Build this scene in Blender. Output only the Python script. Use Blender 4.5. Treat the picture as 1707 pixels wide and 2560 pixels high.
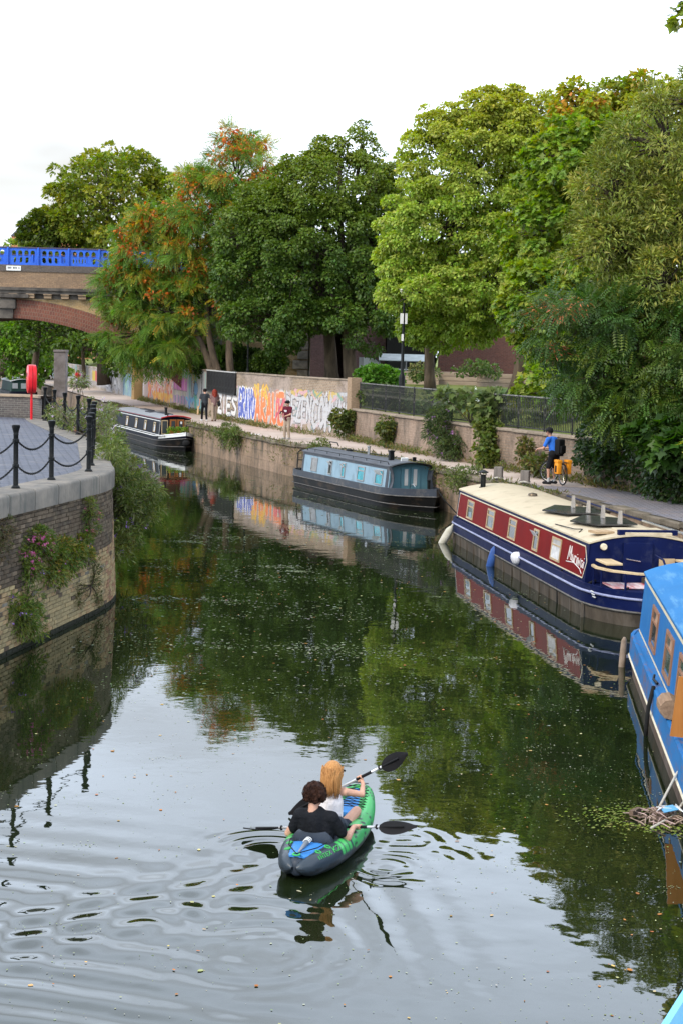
import bpy, bmesh, math, random
import numpy as np
from mathutils import Vector, Matrix, Euler

S = bpy.context.scene
for o in list(bpy.data.objects):
    bpy.data.objects.remove(o)
C = S.collection
PI = math.pi
R = math.radians
random.seed(7)
RNG = np.random.default_rng(11)

# ------------------------------------------------------------------ camera
cd = bpy.data.cameras.new('camera')
cam = bpy.data.objects.new('camera', cd)
C.objects.link(cam)
pitch, roll = R(5.7736), R(1.5466)
Fw = Vector((0, math.cos(pitch), -math.sin(pitch)))
U0 = Vector((0, math.sin(pitch), math.cos(pitch)))
R0 = Vector((1, 0, 0))
cr = math.cos(roll) * R0 + math.sin(roll) * U0
cu = math.cos(roll) * U0 - math.sin(roll) * R0
cam.matrix_world = Matrix(((cr.x, cu.x, -Fw.x, 0), (cr.y, cu.y, -Fw.y, 0), (cr.z, cu.z, -Fw.z, 5.2), (0, 0, 0, 1)))
cd.sensor_fit = 'VERTICAL'
cd.sensor_height = 36
cd.lens = 55.1
cd.clip_start = 0.1
cd.clip_end = 4000
S.camera = cam

# ------------------------------------------------------------------ sky and sun (bright overcast evening)
SUN_EL, SUN_AZ = 42.0, 222.0        # azimuth clockwise from +Y: the light comes from behind the camera and from the left
w = bpy.data.worlds.new('World')
S.world = w
w.use_nodes = True
nt = w.node_tree
nt.nodes.clear()
N = nt.nodes.new
sky = N('ShaderNodeTexSky')
sky.sky_type = 'NISHITA'
sky.sun_disc = False
sky.sun_elevation = R(SUN_EL)
sky.sun_rotation = R(SUN_AZ)
tc = N('ShaderNodeTexCoord')
mp = N('ShaderNodeMapping')
mp.inputs['Scale'].default_value = (1.1, 1.1, 3.2)
mp.inputs['Location'].default_value = (15.91, 11.64, -9.51)
no = N('ShaderNodeTexNoise')
no.inputs['Scale'].default_value = 1.7
no.inputs['Detail'].default_value = 5
no.inputs['Roughness'].default_value = 0.45
rp = N('ShaderNodeValToRGB')
rp.color_ramp.elements[0].position = 0.26
rp.color_ramp.elements[0].color = (4.0, 3.85, 3.65, 1)
rp.color_ramp.elements[1].position = 0.52
rp.color_ramp.elements[1].color = (14.0, 15.9, 18.8, 1)
mx = N('ShaderNodeMix')
mx.data_type = 'RGBA'
mx.inputs['Factor'].default_value = 0.84
bg = N('ShaderNodeBackground')
bg.inputs['Strength'].default_value = 0.1
wo = N('ShaderNodeOutputWorld')
L = nt.links.new
L(tc.outputs['Generated'], mp.inputs['Vector'])
L(mp.outputs['Vector'], no.inputs['Vector'])
L(no.outputs['Fac'], rp.inputs['Fac'])
L(sky.outputs['Color'], mx.inputs[6])
L(rp.outputs['Color'], mx.inputs[7])
# thin evening overcast: a little brighter low down, all the way round
sx = N('ShaderNodeSeparateXYZ')
L(tc.outputs['Generated'], sx.inputs['Vector'])
mr = N('ShaderNodeMapRange')
mr.interpolation_type = 'SMOOTHSTEP'
mr.inputs['From Min'].default_value = 0.0
mr.inputs['From Max'].default_value = 0.9
mr.inputs['To Min'].default_value = 1.30
mr.inputs['To Max'].default_value = 0.80
L(sx.outputs['Z'], mr.inputs['Value'])
vm = N('ShaderNodeVectorMath')
vm.operation = 'SCALE'
L(mx.outputs[2], vm.inputs[0])
L(mr.outputs[0], vm.inputs['Scale'])
L(vm.outputs[0], bg.inputs['Color'])
L(bg.outputs['Background'], wo.inputs['Surface'])
sd = bpy.data.lights.new('sun', 'SUN')
sd.energy = 1.5
sd.angle = R(14)
sd.color = (1.0, 0.88, 0.70)
sun = bpy.data.objects.new('sun', sd)
C.objects.link(sun)
sdir = Vector((math.sin(R(SUN_AZ)) * math.cos(R(SUN_EL)), math.cos(R(SUN_AZ)) * math.cos(R(SUN_EL)), math.sin(R(SUN_EL))))
sun.rotation_euler = sdir.to_track_quat('Z', 'Y').to_euler()
sun.location = (0, 0, 60)
S.view_settings.view_transform = 'Standard'
S.view_settings.look = 'None'
S.view_settings.gamma = 1
S.view_settings.use_curve_mapping = False
S.view_settings.exposure = 0.84
S.render.engine = 'CYCLES'
S.cycles.use_denoising = True
S.cycles.max_bounces = 6
S.cycles.diffuse_bounces = 3
S.cycles.glossy_bounces = 3
S.cycles.transmission_bounces = 4
S.cycles.transparent_max_bounces = 6
S.cycles.caustics_reflective = False
S.cycles.caustics_refractive = False

# ================================================================== helpers
def tag(o, label=None, cat=None, group=None, kind=None):
    if label: o['label'] = label
    if cat: o['category'] = cat
    if group: o['group'] = group
    if kind: o['kind'] = kind
    return o

def thing(name, label, cat, loc=(0, 0, 0), rz=0.0, group=None):
    o = bpy.data.objects.new(name, None)
    o.empty_display_size = 0.1
    C.objects.link(o)
    o.location = loc
    o.rotation_euler = (0, 0, rz)
    return tag(o, label, cat, group)

def link(name, me, parent=None, loc=None, rot=None):
    o = bpy.data.objects.new(name, me)
    C.objects.link(o)
    if parent: o.parent = parent
    if loc is not None: o.location = loc
    if rot is not None: o.rotation_euler = rot
    return o

def copy_tree(o, parent=None):
    c = o.copy()
    C.objects.link(c)
    if parent is not None: c.parent = parent
    for ch in list(o.children):
        copy_tree(ch, c)
    return c

class MB:
    """collects shapes; build() links them as one mesh object"""
    def __init__(s):
        s.v = []; s.f = []; s.mi = []; s.cur = 0
    def add(s, vs, fs):
        n = len(s.v)
        s.v += [tuple(map(float, q)) for q in vs]
        s.f += [tuple(i + n for i in q) for q in fs]
        s.mi += [s.cur] * len(fs)
        return s
    def box(s, c, d, rz=0, rx=0, ry=0):
        x, y, z = d[0] / 2, d[1] / 2, d[2] / 2
        m = Matrix.Translation(c) @ Euler((rx, ry, rz)).to_matrix().to_4x4()
        vs = [m @ Vector(q) for q in [(-x, -y, -z), (x, -y, -z), (x, y, -z), (-x, y, -z), (-x, -y, z), (x, -y, z), (x, y, z), (-x, y, z)]]
        return s.add(vs, [(3, 2, 1, 0), (4, 5, 6, 7), (0, 1, 5, 4), (1, 2, 6, 5), (2, 3, 7, 6), (3, 0, 4, 7)])
    def rbox(s, c, d, b=0.02, rz=0, rx=0, ry=0):
        """box with chamfered vertical and horizontal edges"""
        bm = bmesh.new()
        bmesh.ops.create_cube(bm, size=1)
        bmesh.ops.scale(bm, vec=d, verts=bm.verts)
        bmesh.ops.bevel(bm, geom=bm.edges[:], offset=b, segments=2, affect='EDGES', profile=0.6)
        m = Matrix.Translation(c) @ Euler((rx, ry, rz)).to_matrix().to_4x4()
        bm.verts.ensure_lookup_table()
        vs = [m @ q.co for q in bm.verts]
        fs = [[q.index for q in f.verts] for f in bm.faces]
        bm.free()
        return s.add(vs, fs)
    def tube(s, pts, r, n=8, cap=True, closed=False):
        pts = [Vector(q) for q in pts]
        rs = r if isinstance(r, (list, tuple)) else [r] * len(pts)
        vs = []; fs = []; up = None
        m = len(pts)
        for i, q in enumerate(pts):
            if closed: t = pts[(i + 1) % m] - pts[(i - 1) % m]
            else: t = pts[min(i + 1, m - 1)] - pts[max(i - 1, 0)]
            if t.length < 1e-9: t = Vector((0, 0, 1))
            t.normalize()
            if up is None:
                up = Vector((0, 0, 1)) if abs(t.z) < 0.9 else Vector((1, 0, 0))
            a = (up - t * up.dot(t))
            if a.length < 1e-5: a = t.orthogonal()
            a.normalize(); up = a
            b = t.cross(a)
            for k in range(n):
                an = 2 * PI * k / n
                vs.append(q + (a * math.cos(an) + b * math.sin(an)) * rs[i])
        for i in range(m if closed else m - 1):
            j = (i + 1) % m
            for k in range(n):
                l = (k + 1) % n
                fs.append((i * n + k, i * n + l, j * n + l, j * n + k))
        if cap and not closed:
            fs.append(tuple(range(n - 1, -1, -1)))
            fs.append(tuple((m - 1) * n + k for k in range(n)))
        return s.add(vs, fs)
    def lathe(s, prof, n=16, c=(0, 0, 0), axis='z'):
        vs = []; fs = []
        for (r, z) in prof:
            for k in range(n):
                a = 2 * PI * k / n
                p = (r * math.cos(a), r * math.sin(a), z)
                if axis == 'y': p = (p[0], p[2], p[1])
                if axis == 'x': p = (p[2], p[0], p[1])
                vs.append((p[0] + c[0], p[1] + c[1], p[2] + c[2]))
        for i in range(len(prof) - 1):
            for k in range(n):
                l = (k + 1) % n
                fs.append((i * n + k, i * n + l, (i + 1) * n + l, (i + 1) * n + k))
        fs.append(tuple(range(n - 1, -1, -1)))
        fs.append(tuple((len(prof) - 1) * n + k for k in range(n)))
        return s.add(vs, fs)
    def ball(s, c, r, seg=10, ring=7, sc=(1, 1, 1)):
        prof = [(max(1e-4, r * math.sin(PI * i / ring)), -r * math.cos(PI * i / ring)) for i in range(ring + 1)]
        b = MB().lathe(prof, seg)
        return s.add([(q[0] * sc[0] + c[0], q[1] * sc[1] + c[1], q[2] * sc[2] + c[2]) for q in b.v], b.f)
    def prism(s, poly, z0, z1):
        n = len(poly)
        vs = [(x, y, z0) for x, y in poly] + [(x, y, z1) for x, y in poly]
        fs = [tuple(range(n - 1, -1, -1)), tuple(range(n, 2 * n))]
        fs += [(i, (i + 1) % n, n + (i + 1) % n, n + i) for i in range(n)]
        return s.add(vs, fs)
    def loft(s, rings, closed=True, cap=True):
        n = len(rings[0]); vs = [q for r_ in rings for q in r_]; fs = []
        for i in range(len(rings) - 1):
            for k in range(n if closed else n - 1):
                l = (k + 1) % n
                fs.append((i * n + k, i * n + l, (i + 1) * n + l, (i + 1) * n + k))
        if cap and closed:
            fs.append(tuple(range(n - 1, -1, -1)))
            fs.append(tuple((len(rings) - 1) * n + k for k in range(n)))
        return s.add(vs, fs)
    def panel(s, poly3, thick, nrm):
        """flat polygon in space given a real thickness along nrm"""
        nrm = Vector(nrm).normalized() * thick
        n = len(poly3)
        a = [Vector(q) for q in poly3]; b = [q + nrm for q in a]
        fs = [tuple(range(n - 1, -1, -1)), tuple(range(n, 2 * n))] + [(i, (i + 1) % n, n + (i + 1) % n, n + i) for i in range(n)]
        return s.add(a + b, fs)
    def mesh(s, name, mats, smooth=False, fix=True):
        me = bpy.data.meshes.new(name)
        me.from_pydata(s.v, [], s.f)
        mats = mats if isinstance(mats, (list, tuple)) else [mats]
        for q in mats: me.materials.append(q)
        if len(mats) > 1: me.polygons.foreach_set('material_index', s.mi)
        if fix:
            bm = bmesh.new(); bm.from_mesh(me)
            bmesh.ops.recalc_face_normals(bm, faces=bm.faces[:])
            bm.to_mesh(me); bm.free()
        if smooth:
            me.polygons.foreach_set('use_smooth', [True] * len(me.polygons))
            if smooth is not True:
                me.set_sharp_from_angle(angle=R(smooth))
        me.update()
        return me
    def build(s, name, mats, parent=None, smooth=False, loc=None, rot=None, world=False, fix=True):
        if world and parent is not None:
            inv = (Matrix.Translation(parent.location) @ parent.rotation_euler.to_matrix().to_4x4()).inverted()
            s.v = [tuple(inv @ Vector(q)) for q in s.v]
        return link(name, s.mesh(name, mats, smooth, fix), parent, loc, rot)

def arr_mesh(name, V, Fq, mat, col=None, uv=None, smooth=False):
    """mesh from numpy arrays; faces all of one size; optional point colours and per-vertex uv"""
    V = np.asarray(V, np.float32); Fq = np.asarray(Fq, np.int32)
    me = bpy.data.meshes.new(name)
    nf, k = Fq.shape
    me.vertices.add(len(V)); me.vertices.foreach_set('co', V.ravel())
    me.loops.add(nf * k); me.loops.foreach_set('vertex_index', Fq.ravel())
    me.polygons.add(nf)
    me.polygons.foreach_set('loop_start', np.arange(0, nf * k, k, dtype=np.int32))
    me.polygons.foreach_set('loop_total', np.full(nf, k, np.int32))
    if smooth: me.polygons.foreach_set('use_smooth', np.ones(nf, bool))
    me.update(calc_edges=True)
    if col is not None:
        a = me.color_attributes.new('Col', 'FLOAT_COLOR', 'POINT')
        c4 = np.ones((len(V), 4), np.float32); c4[:, :3] = col
        a.data.foreach_set('color', c4.ravel())
    if uv is not None:
        l = me.uv_layers.new(name='UVMap')
        l.data.foreach_set('uv', np.asarray(uv, np.float32)[Fq.ravel()].ravel())
    me.materials.append(mat)
    me.validate()
    return me

# ------------------------------------------------------------------ materials
MATS = {}
def nodes_of(name):
    m = bpy.data.materials.new(name); m.use_nodes = True
    t = m.node_tree; b = t.nodes['Principled BSDF']
    return m, t, b

def M(name, c, c2=None, scale=6.0, rough=0.55, bump=0.0, metal=0.0, spec=0.13, coat=0.0, streak=None, dirt=None, dscale=3.0, stretch=(1, 1, 1), jitter=0.0, uv=False):
    """procedural material: two colours mixed by noise, optional dirt patches, fine bump"""
    if name in MATS: return MATS[name]
    m, t, b = nodes_of(name)
    n = t.nodes.new; l = t.links.new
    if c2 is None: c2 = tuple(x * 0.82 for x in c)
    tcn = n('ShaderNodeTexCoord'); mpn = n('ShaderNodeMapping')
    mpn.inputs['Scale'].default_value = stretch
    l(tcn.outputs['UV' if uv else 'Object'], mpn.inputs['Vector'])
    nz = n('ShaderNodeTexNoise'); nz.inputs['Scale'].default_value = scale; nz.inputs['Detail'].default_value = 6; nz.inputs['Roughness'].default_value = 0.6
    l(mpn.outputs['Vector'], nz.inputs['Vector'])
    ra = n('ShaderNodeValToRGB'); ra.color_ramp.elements[0].position = 0.35; ra.color_ramp.elements[1].position = 0.68
    ra.color_ramp.elements[0].color = (*c2, 1); ra.color_ramp.elements[1].color = (*c, 1)
    l(nz.outputs['Fac'], ra.inputs['Fac'])
    out = ra.outputs['Color']
    if dirt:
        n2 = n('ShaderNodeTexNoise'); n2.inputs['Scale'].default_value = dscale; n2.inputs['Detail'].default_value = 8; n2.inputs['Roughness'].default_value = 0.7
        mp2 = n('ShaderNodeMapping'); mp2.inputs['Location'].default_value = (3.1, 7.7, 1.3)
        if streak: mp2.inputs['Scale'].default_value = streak
        l(tcn.outputs['UV' if uv else 'Object'], mp2.inputs['Vector']); l(mp2.outputs['Vector'], n2.inputs['Vector'])
        r2 = n('ShaderNodeValToRGB'); r2.color_ramp.elements[0].position = 0.52; r2.color_ramp.elements[1].position = 0.70
        r2.color_ramp.elements[0].color = (0, 0, 0, 1); r2.color_ramp.elements[1].color = (0.85, 0.85, 0.85, 1)
        l(n2.outputs['Fac'], r2.inputs['Fac'])
        mm = n('ShaderNodeMix'); mm.data_type = 'RGBA'
        l(r2.outputs['Color'], mm.inputs['Factor']); l(out, mm.inputs[6]); mm.inputs[7].default_value = (*dirt, 1)
        out = mm.outputs[2]
    if jitter:
        oi = n('ShaderNodeObjectInfo'); hs = n('ShaderNodeHueSaturation')
        ma = n('ShaderNodeMapRange'); ma.inputs['To Min'].default_value = 1 - jitter; ma.inputs['To Max'].default_value = 1 + jitter
        l(oi.outputs['Random'], ma.inputs['Value']); l(ma.outputs[0], hs.inputs['Value']); l(out, hs.inputs['Color'])
        out = hs.outputs['Color']
    l(out, b.inputs['Base Color'])
    b.inputs['Roughness'].default_value = rough
    b.inputs['Metallic'].default_value = metal
    b.inputs['Specular IOR Level'].default_value = spec
    b.inputs['Coat Weight'].default_value = coat * .3
    b.inputs['Coat Roughness'].default_value = 0.12
    if bump:
        n3 = n('ShaderNodeTexNoise'); n3.inputs['Scale'].default_value = scale * 5; n3.inputs['Detail'].default_value = 5
        l(mpn.outputs['Vector'], n3.inputs['Vector'])
        bp = n('ShaderNodeBump'); bp.inputs['Strength'].default_value = bump; bp.inputs['Distance'].default_value = 0.02
        l(n3.outputs['Fac'], bp.inputs['Height']); l(bp.outputs['Normal'], b.inputs['Normal'])
    MATS[name] = m
    return m

def brick_mat(name, c1, c2, mortar, bw=0.225, bh=0.075, ms=0.012, stain=(0.03, 0.028, 0.025), stain_amt=0.7, sscale=0.5, col=False, bump=0.6, sstretch=(1, 1, 1), rough=0.85, plaster=None, s_pos=(0.5, 0.72)):
    """brickwork in metres on the uv map; stains, optional painted colours from the Col attribute (alpha = paint cover)"""
    if name in MATS: return MATS[name]
    m, t, b = nodes_of(name)
    n = t.nodes.new; l = t.links.new
    tcn = n('ShaderNodeTexCoord')
    bt = n('ShaderNodeTexBrick')
    bt.inputs['Scale'].default_value = 1.0
    bt.inputs['Brick Width'].default_value = bw; bt.inputs['Row Height'].default_value = bh
    bt.inputs['Mortar Size'].default_value = ms; bt.inputs['Mortar Smooth'].default_value = 0.3; bt.inputs['Bias'].default_value = 0.0
    bt.inputs['Color1'].default_value = (*c1, 1); bt.inputs['Color2'].default_value = (*c2, 1); bt.inputs['Mortar'].default_value = (*mortar, 1)
    nw = n('ShaderNodeTexNoise'); nw.inputs['Scale'].default_value = 1.4
    va = n('ShaderNodeVectorMath'); va.operation = 'SCALE'; va.inputs['Scale'].default_value = 0.02
    vb = n('ShaderNodeVectorMath'); vb.operation = 'ADD'
    l(tcn.outputs['UV'], nw.inputs['Vector']); l(nw.outputs['Color'], va.inputs[0]); l(tcn.outputs['UV'], vb.inputs[0]); l(va.outputs[0], vb.inputs[1])
    l(vb.outputs[0], bt.inputs['Vector'])
    out = bt.outputs['Color']
    nz = n('ShaderNodeTexNoise'); nz.inputs['Scale'].default_value = sscale; nz.inputs['Detail'].default_value = 8; nz.inputs['Roughness'].default_value = 0.65
    mp_ = n('ShaderNodeMapping'); mp_.inputs['Scale'].default_value = sstretch
    l(tcn.outputs['UV'], mp_.inputs['Vector']); l(mp_.outputs['Vector'], nz.inputs['Vector'])
    if plaster:
        n5 = n('ShaderNodeTexNoise'); n5.inputs['Scale'].default_value = 0.35; n5.inputs['Detail'].default_value = 6
        l(tcn.outputs['UV'], n5.inputs['Vector'])
        r5 = n('ShaderNodeValToRGB'); r5.color_ramp.elements[0].position = 0.47; r5.color_ramp.elements[1].position = 0.53
        l(n5.outputs['Fac'], r5.inputs['Fac'])
        m5 = n('ShaderNodeMix'); m5.data_type = 'RGBA'; l(r5.outputs['Color'], m5.inputs['Factor']); l(out, m5.inputs[6]); m5.inputs[7].default_value = (*plaster, 1)
        out = m5.outputs[2]
    rr = n('ShaderNodeValToRGB'); rr.color_ramp.elements[0].position = s_pos[0]; rr.color_ramp.elements[1].position = s_pos[1]
    rr.color_ramp.elements[0].color = (0, 0, 0, 1); rr.color_ramp.elements[1].color = (stain_amt,) * 3 + (1,)
    l(nz.outputs['Fac'], rr.inputs['Fac'])
    mx_ = n('ShaderNodeMix'); mx_.data_type = 'RGBA'
    l(rr.outputs['Color'], mx_.inputs['Factor']); l(out, mx_.inputs[6]); mx_.inputs[7].default_value = (*stain, 1)
    out = mx_.outputs[2]
    nf = n('ShaderNodeTexNoise'); nf.inputs['Scale'].default_value = 9; nf.inputs['Detail'].default_value = 6
    l(tcn.outputs['UV'], nf.inputs['Vector'])
    hs = n('ShaderNodeHueSaturation'); ma = n('ShaderNodeMapRange'); ma.inputs['To Min'].default_value = 0.55; ma.inputs['To Max'].default_value = 1.45
    l(nf.outputs['Fac'], ma.inputs['Value']); l(ma.outputs[0], hs.inputs['Value']); l(out, hs.inputs['Color'])
    out = hs.outputs['Color']
    if col:
        at = n('ShaderNodeVertexColor'); at.layer_name = 'Col'
        sp = n('ShaderNodeMath'); sp.operation = 'MULTIPLY'; sp.inputs[1].default_value = 0.9
        l(at.outputs['Alpha'], sp.inputs[0])
        # paint is worn away where the fine noise is high
        wr = n('ShaderNodeMapRange'); wr.inputs['From Min'].default_value = 0.5; wr.inputs['From Max'].default_value = 0.72; wr.inputs['To Min'].default_value = 1; wr.inputs['To Max'].default_value = 0.25
        l(nf.outputs['Fac'], wr.inputs['Value'])
        mu = n('ShaderNodeMath'); mu.operation = 'MULTIPLY'; l(sp.outputs[0], mu.inputs[0]); l(wr.outputs[0], mu.inputs[1])
        m3 = n('ShaderNodeMix'); m3.data_type = 'RGBA'
        l(mu.outputs[0], m3.inputs['Factor']); l(out, m3.inputs[6]); l(at.outputs['Color'], m3.inputs[7])
        out = m3.outputs[2]
    l(out, b.inputs['Base Color'])
    b.inputs['Roughness'].default_value = rough
    b.inputs['Specular IOR Level'].default_value = 0.3
    bp = n('ShaderNodeBump'); bp.inputs['Strength'].default_value = bump; bp.inputs['Distance'].default_value = 0.02
    ad = n('ShaderNodeMath'); ad.operation = 'MULTIPLY_ADD'; ad.inputs[1].default_value = -1.0
    l(bt.outputs['Fac'], ad.inputs[0]); l(nf.outputs['Fac'], ad.inputs[2])
    l(ad.outputs[0], bp.inputs['Height']); l(bp.outputs['Normal'], b.inputs['Normal'])
    MATS[name] = m
    return m

def leaf_mat(name, rough=0.5, trans=0.35, spec=0.4):
    if name in MATS: return MATS[name]
    m, t, b = nodes_of(name)
    n = t.nodes.new; l = t.links.new
    at = n('ShaderNodeVertexColor'); at.layer_name = 'Col'
    l(at.outputs['Color'], b.inputs['Base Color'])
    b.inputs['Roughness'].default_value = rough; b.inputs['Specular IOR Level'].default_value = spec
    tr = n('ShaderNodeBsdfTranslucent')
    hs = n('ShaderNodeHueSaturation'); hs.inputs['Saturation'].default_value = 1.15; hs.inputs['Value'].default_value = 1.3
    l(at.outputs['Color'], hs.inputs['Color']); l(hs.outputs['Color'], tr.inputs['Color'])
    mxs = n('ShaderNodeMixShader'); mxs.inputs['Fac'].default_value = trans
    l(b.outputs['BSDF'], mxs.inputs[1]); l(tr.outputs['BSDF'], mxs.inputs[2])
    l(mxs.outputs['Shader'], t.nodes['Material Output'].inputs['Surface'])
    MATS[name] = m
    return m

def glass_mat(name, c=(0.03, 0.035, 0.04), rough=0.06):
    if name in MATS: return MATS[name]
    m, t, b = nodes_of(name)
    n = t.nodes.new; l = t.links.new
    tcn = n('ShaderNodeTexCoord'); nz = n('ShaderNodeTexNoise'); nz.inputs['Scale'].default_value = 3.5
    l(tcn.outputs['Object'], nz.inputs['Vector'])
    ra = n('ShaderNodeValToRGB'); ra.color_ramp.elements[0].color = (*[x * 0.5 for x in c], 1); ra.color_ramp.elements[1].color = (*[x * 1.8 for x in c], 1)
    l(nz.outputs['Fac'], ra.inputs['Fac']); l(ra.outputs['Color'], b.inputs['Base Color'])
    b.inputs['Roughness'].default_value = rough; b.inputs['Specular IOR Level'].default_value = 0.45
    MATS[name] = m
    return m

def resample(pts, step):
    P = np.array(pts, float)
    d = np.r_[0, np.cumsum(np.hypot(*np.diff(P[:, :2], axis=0).T))]
    s = np.linspace(0, d[-1], max(2, int(round(d[-1] / step)) + 1))
    return np.stack([np.interp(s, d, P[:, i]) for i in range(P.shape[1])], 1), s

def offset_line(P, off):
    """shift a plan polyline sideways; positive = to the right of its direction"""
    P = np.asarray(P, float)
    t = np.gradient(P, axis=0); t /= np.linalg.norm(t, axis=1)[:, None]
    return P + off * np.stack([t[:, 1], -t[:, 0]], 1)

def wall_strip(P, s, z0, z1, thick, name, mat, top_extra=0.0, colfun=None, dz=None):
    """upright wall along plan points P (already resampled); visible face on the line, thickness to its right (+off). uv in metres"""
    n = len(P)
    nz_ = 2 if dz is None else max(2, int(round((z1 - z0) / dz)) + 1)
    zs = np.linspace(z0, z1, nz_)
    B = offset_line(P, thick)
    V = []; UV = []
    for z in zs:
        V.append(np.c_[P, np.full(n, z)]); UV.append(np.c_[s, np.full(n, z)])
    V.append(np.c_[B, np.full(n, z1)]); UV.append(np.c_[s, np.full(n, z1 + thick)])
    V.append(np.c_[B, np.full(n, z0)]); UV.append(np.c_[s, np.full(n, z1 + thick + z1 - z0)])
    V = np.concatenate(V); UV = np.concatenate(UV)
    F_ = []
    rows = nz_ + 2
    i = np.arange(n - 1)
    for r_ in range(rows - 1):
        a = r_ * n + i
        F_.append(np.stack([a, a + 1, a + n + 1, a + n], 1))
    F_ = np.concatenate(F_)
    if V[F_[0, 1], 0] is not None: pass
    return arr_mesh(name, V, F_, mat, uv=UV), (n, nz_)

# ================================================================== the setting: water, towpath, park ground, quay deck
EDGE = [(-60, 265), (-36.5, 180), (-16, 108), (-7.72, 80.7), (-2.45, 66.3), (-0.1, 62.6), (3.05, 55), (3.55, 52.3), (6.3, 44.3), (8.5, 36), (10.2, 26), (12, 10), (12, -30)]
WBASE = [(-55, 268), (-33, 182), (-14.8, 115.6), (-6.4, 86), (-2.71, 75.75), (0.25, 70.2), (2.5, 62.3), (5.22, 54.66), (6.7, 50.8), (9.9, 42), (12.2, 34), (14, 25), (16, 10), (16, -30)]
PZ = 1.36      # towpath level
GZ = 2.62      # park level
DZ = 2.70      # quay deck level
rail_c = [( -5.65, 25.8), (-5.23, 28.16), (-4.80, 30.5)]
QUAY = [(-12.6, -12), (-8.5, 10), (-5.65, 25.8), (-5.2, 28.3), (-4.86, 30.2), (-4.74, 31.1), (-4.72, 31.9), (-4.80, 32.7), (-4.97, 33.5), (-5.6, 37.0), (-6.32, 41.0), (-7.25, 43.9), (-8.5, 47.7), (-9.75, 51.7), (-10.4, 54.2)]

# --- water: one sheet, finely gridded where the kayak has stirred it
def axis_pts(lo, hi, a, b, fine, grow=1.22):
    xs = list(np.arange(a, b, fine))
    d = fine; x = xs[-1]
    while x < hi:
        d = min(d * grow, 12); x += d; xs.append(x)
    d = fine; x = xs[0]; left = []
    while x > lo:
        d = min(d * grow, 12); x -= d; left.append(x)
    return np.array(left[::-1] + xs)
wx = axis_pts(-90, 60, -4.4, 3.2, 0.028)
wy = axis_pts(-25, 300, 9.4, 19.0, 0.030)
X, Y = np.meshgrid(wx, wy)
def noise2(X, Y, seed, scale):
    r_ = np.random.default_rng(seed); z = np.zeros_like(X)
    for k in range(14):
        a = r_.uniform(0, 2 * PI); f_ = scale * r_.uniform(0.6, 1.7); ph = r_.uniform(0, 2 * PI)
        z += np.sin((X * np.cos(a) + Y * np.sin(a)) * f_ + ph)
    return z / 14 ** 0.5
H_ = np.zeros_like(X)
def ring(cx, cy, amp, lam, rad, width, st=1.0):
    r_ = np.hypot(X - cx, (Y - cy) * st)
    an = np.arctan2(Y - cy, X - cx); brk = .25 + .75 * np.sin(an * 1.5 + cx * 7) * np.sin(an * .5 + cy)
    return amp * brk * np.exp(-((r_ - rad) / width) ** 2) * np.cos(2 * PI * (r_ - rad) / lam + 1.9 * noise2(X, Y, 5, 2.0))
H_ += ring(-0.62, 13.25, 0.0022, 0.27, 0.6, 0.55)
H_ += ring(-1.75, 13.7, 0.0030, 0.26, 0.5, 0.55)
H_ += ring(0.52, 15.6, 0.0036, 0.16, 0.28, 0.16)
H_ += ring(0.75, 15.75, 0.0022, 0.22, 0.55, 0.3)
H_ += ring(-0.65, 16.0, 0.0040, 0.22, 0.4, 0.3)
H_ += ring(0.75, 16.55, 0.0020, 0.20, 0.35, 0.25)
# diverging wake: crests swing out behind the stern on both sides
sx, sy = -0.36, 15.0
ux, uy = 0.268, 0.963
bk = -((X - sx) * ux + (Y - sy) * uy)          # distance astern
la = (X - sx) * uy - (Y - sy) * ux             # to starboard
for sgn, amp in ((-1, 0.0078), (1, 0.0050)):
    q = la * sgn - 0.50 * (bk + 1.3)
    env = np.exp(-(q / 0.75) ** 2) * np.clip((bk + 1.6) / 0.7, 0, 1) * np.exp(-np.clip(bk, 0, 99) / 6.0) * (.65 + .35 * noise2(X, Y, 71, .9))
    H_ += amp * env * np.cos(2 * PI * q / 0.50 + 0.9 * noise2(X, Y, 9, 0.8))
env = np.exp(-(la / (0.45 + 0.25 * np.clip(bk, 0, 9))) ** 2) * np.clip(bk + 0.2, 0, 1) * np.exp(-np.clip(bk, 0, 99) / 5)
H_ += 0.0034 * env * np.cos(2 * PI * bk / 0.46 + noise2(X, Y, 3, 1.1))
H_ += 0.0016 * env * noise2(X, Y, 21, 16) * 0.8
# long soft swell spreading to the left
sw = np.clip((-X + 0.2) / 1.5, 0, 1) * np.exp(-((Y - 13.2) / 2.4) ** 2)
H_ += 0.0050 * sw * np.cos(2 * PI * (Y + 0.22 * X) / 0.58 + 0.9 * noise2(X, Y, 31, 0.8))
H_ += 0.0012 * np.exp(-((X + 0.3) / 3.5) ** 2 - ((Y - 14.2) / 3.0) ** 2) * noise2(X, Y, 44, 7.5)
chop = np.exp(-((X + 0.9) / 2.6) ** 2 - ((Y - 14.0) / 2.2) ** 2)
H_ += 0.00025 * chop * noise2(X, Y, 61, 26) + 0.0004 * chop * noise2(X * .6, Y, 62, 15)
edge_f = np.clip((X + 4.4) / 0.6, 0, 1) * np.clip((3.2 - X) / 0.6, 0, 1) * np.clip((Y - 9.4) / 0.3, 0, 1) * np.clip((19 - Y) / 0.8, 0, 1)
H_ *= edge_f * 1.3
nxw, nyw = len(wx), len(wy)
idx = np.arange(nxw * nyw).reshape(nyw, nxw)
Fw_ = np.stack([idx[:-1, :-1], idx[:-1, 1:], idx[1:, 1:], idx[1:, :-1]], -1).reshape(-1, 4)
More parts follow.
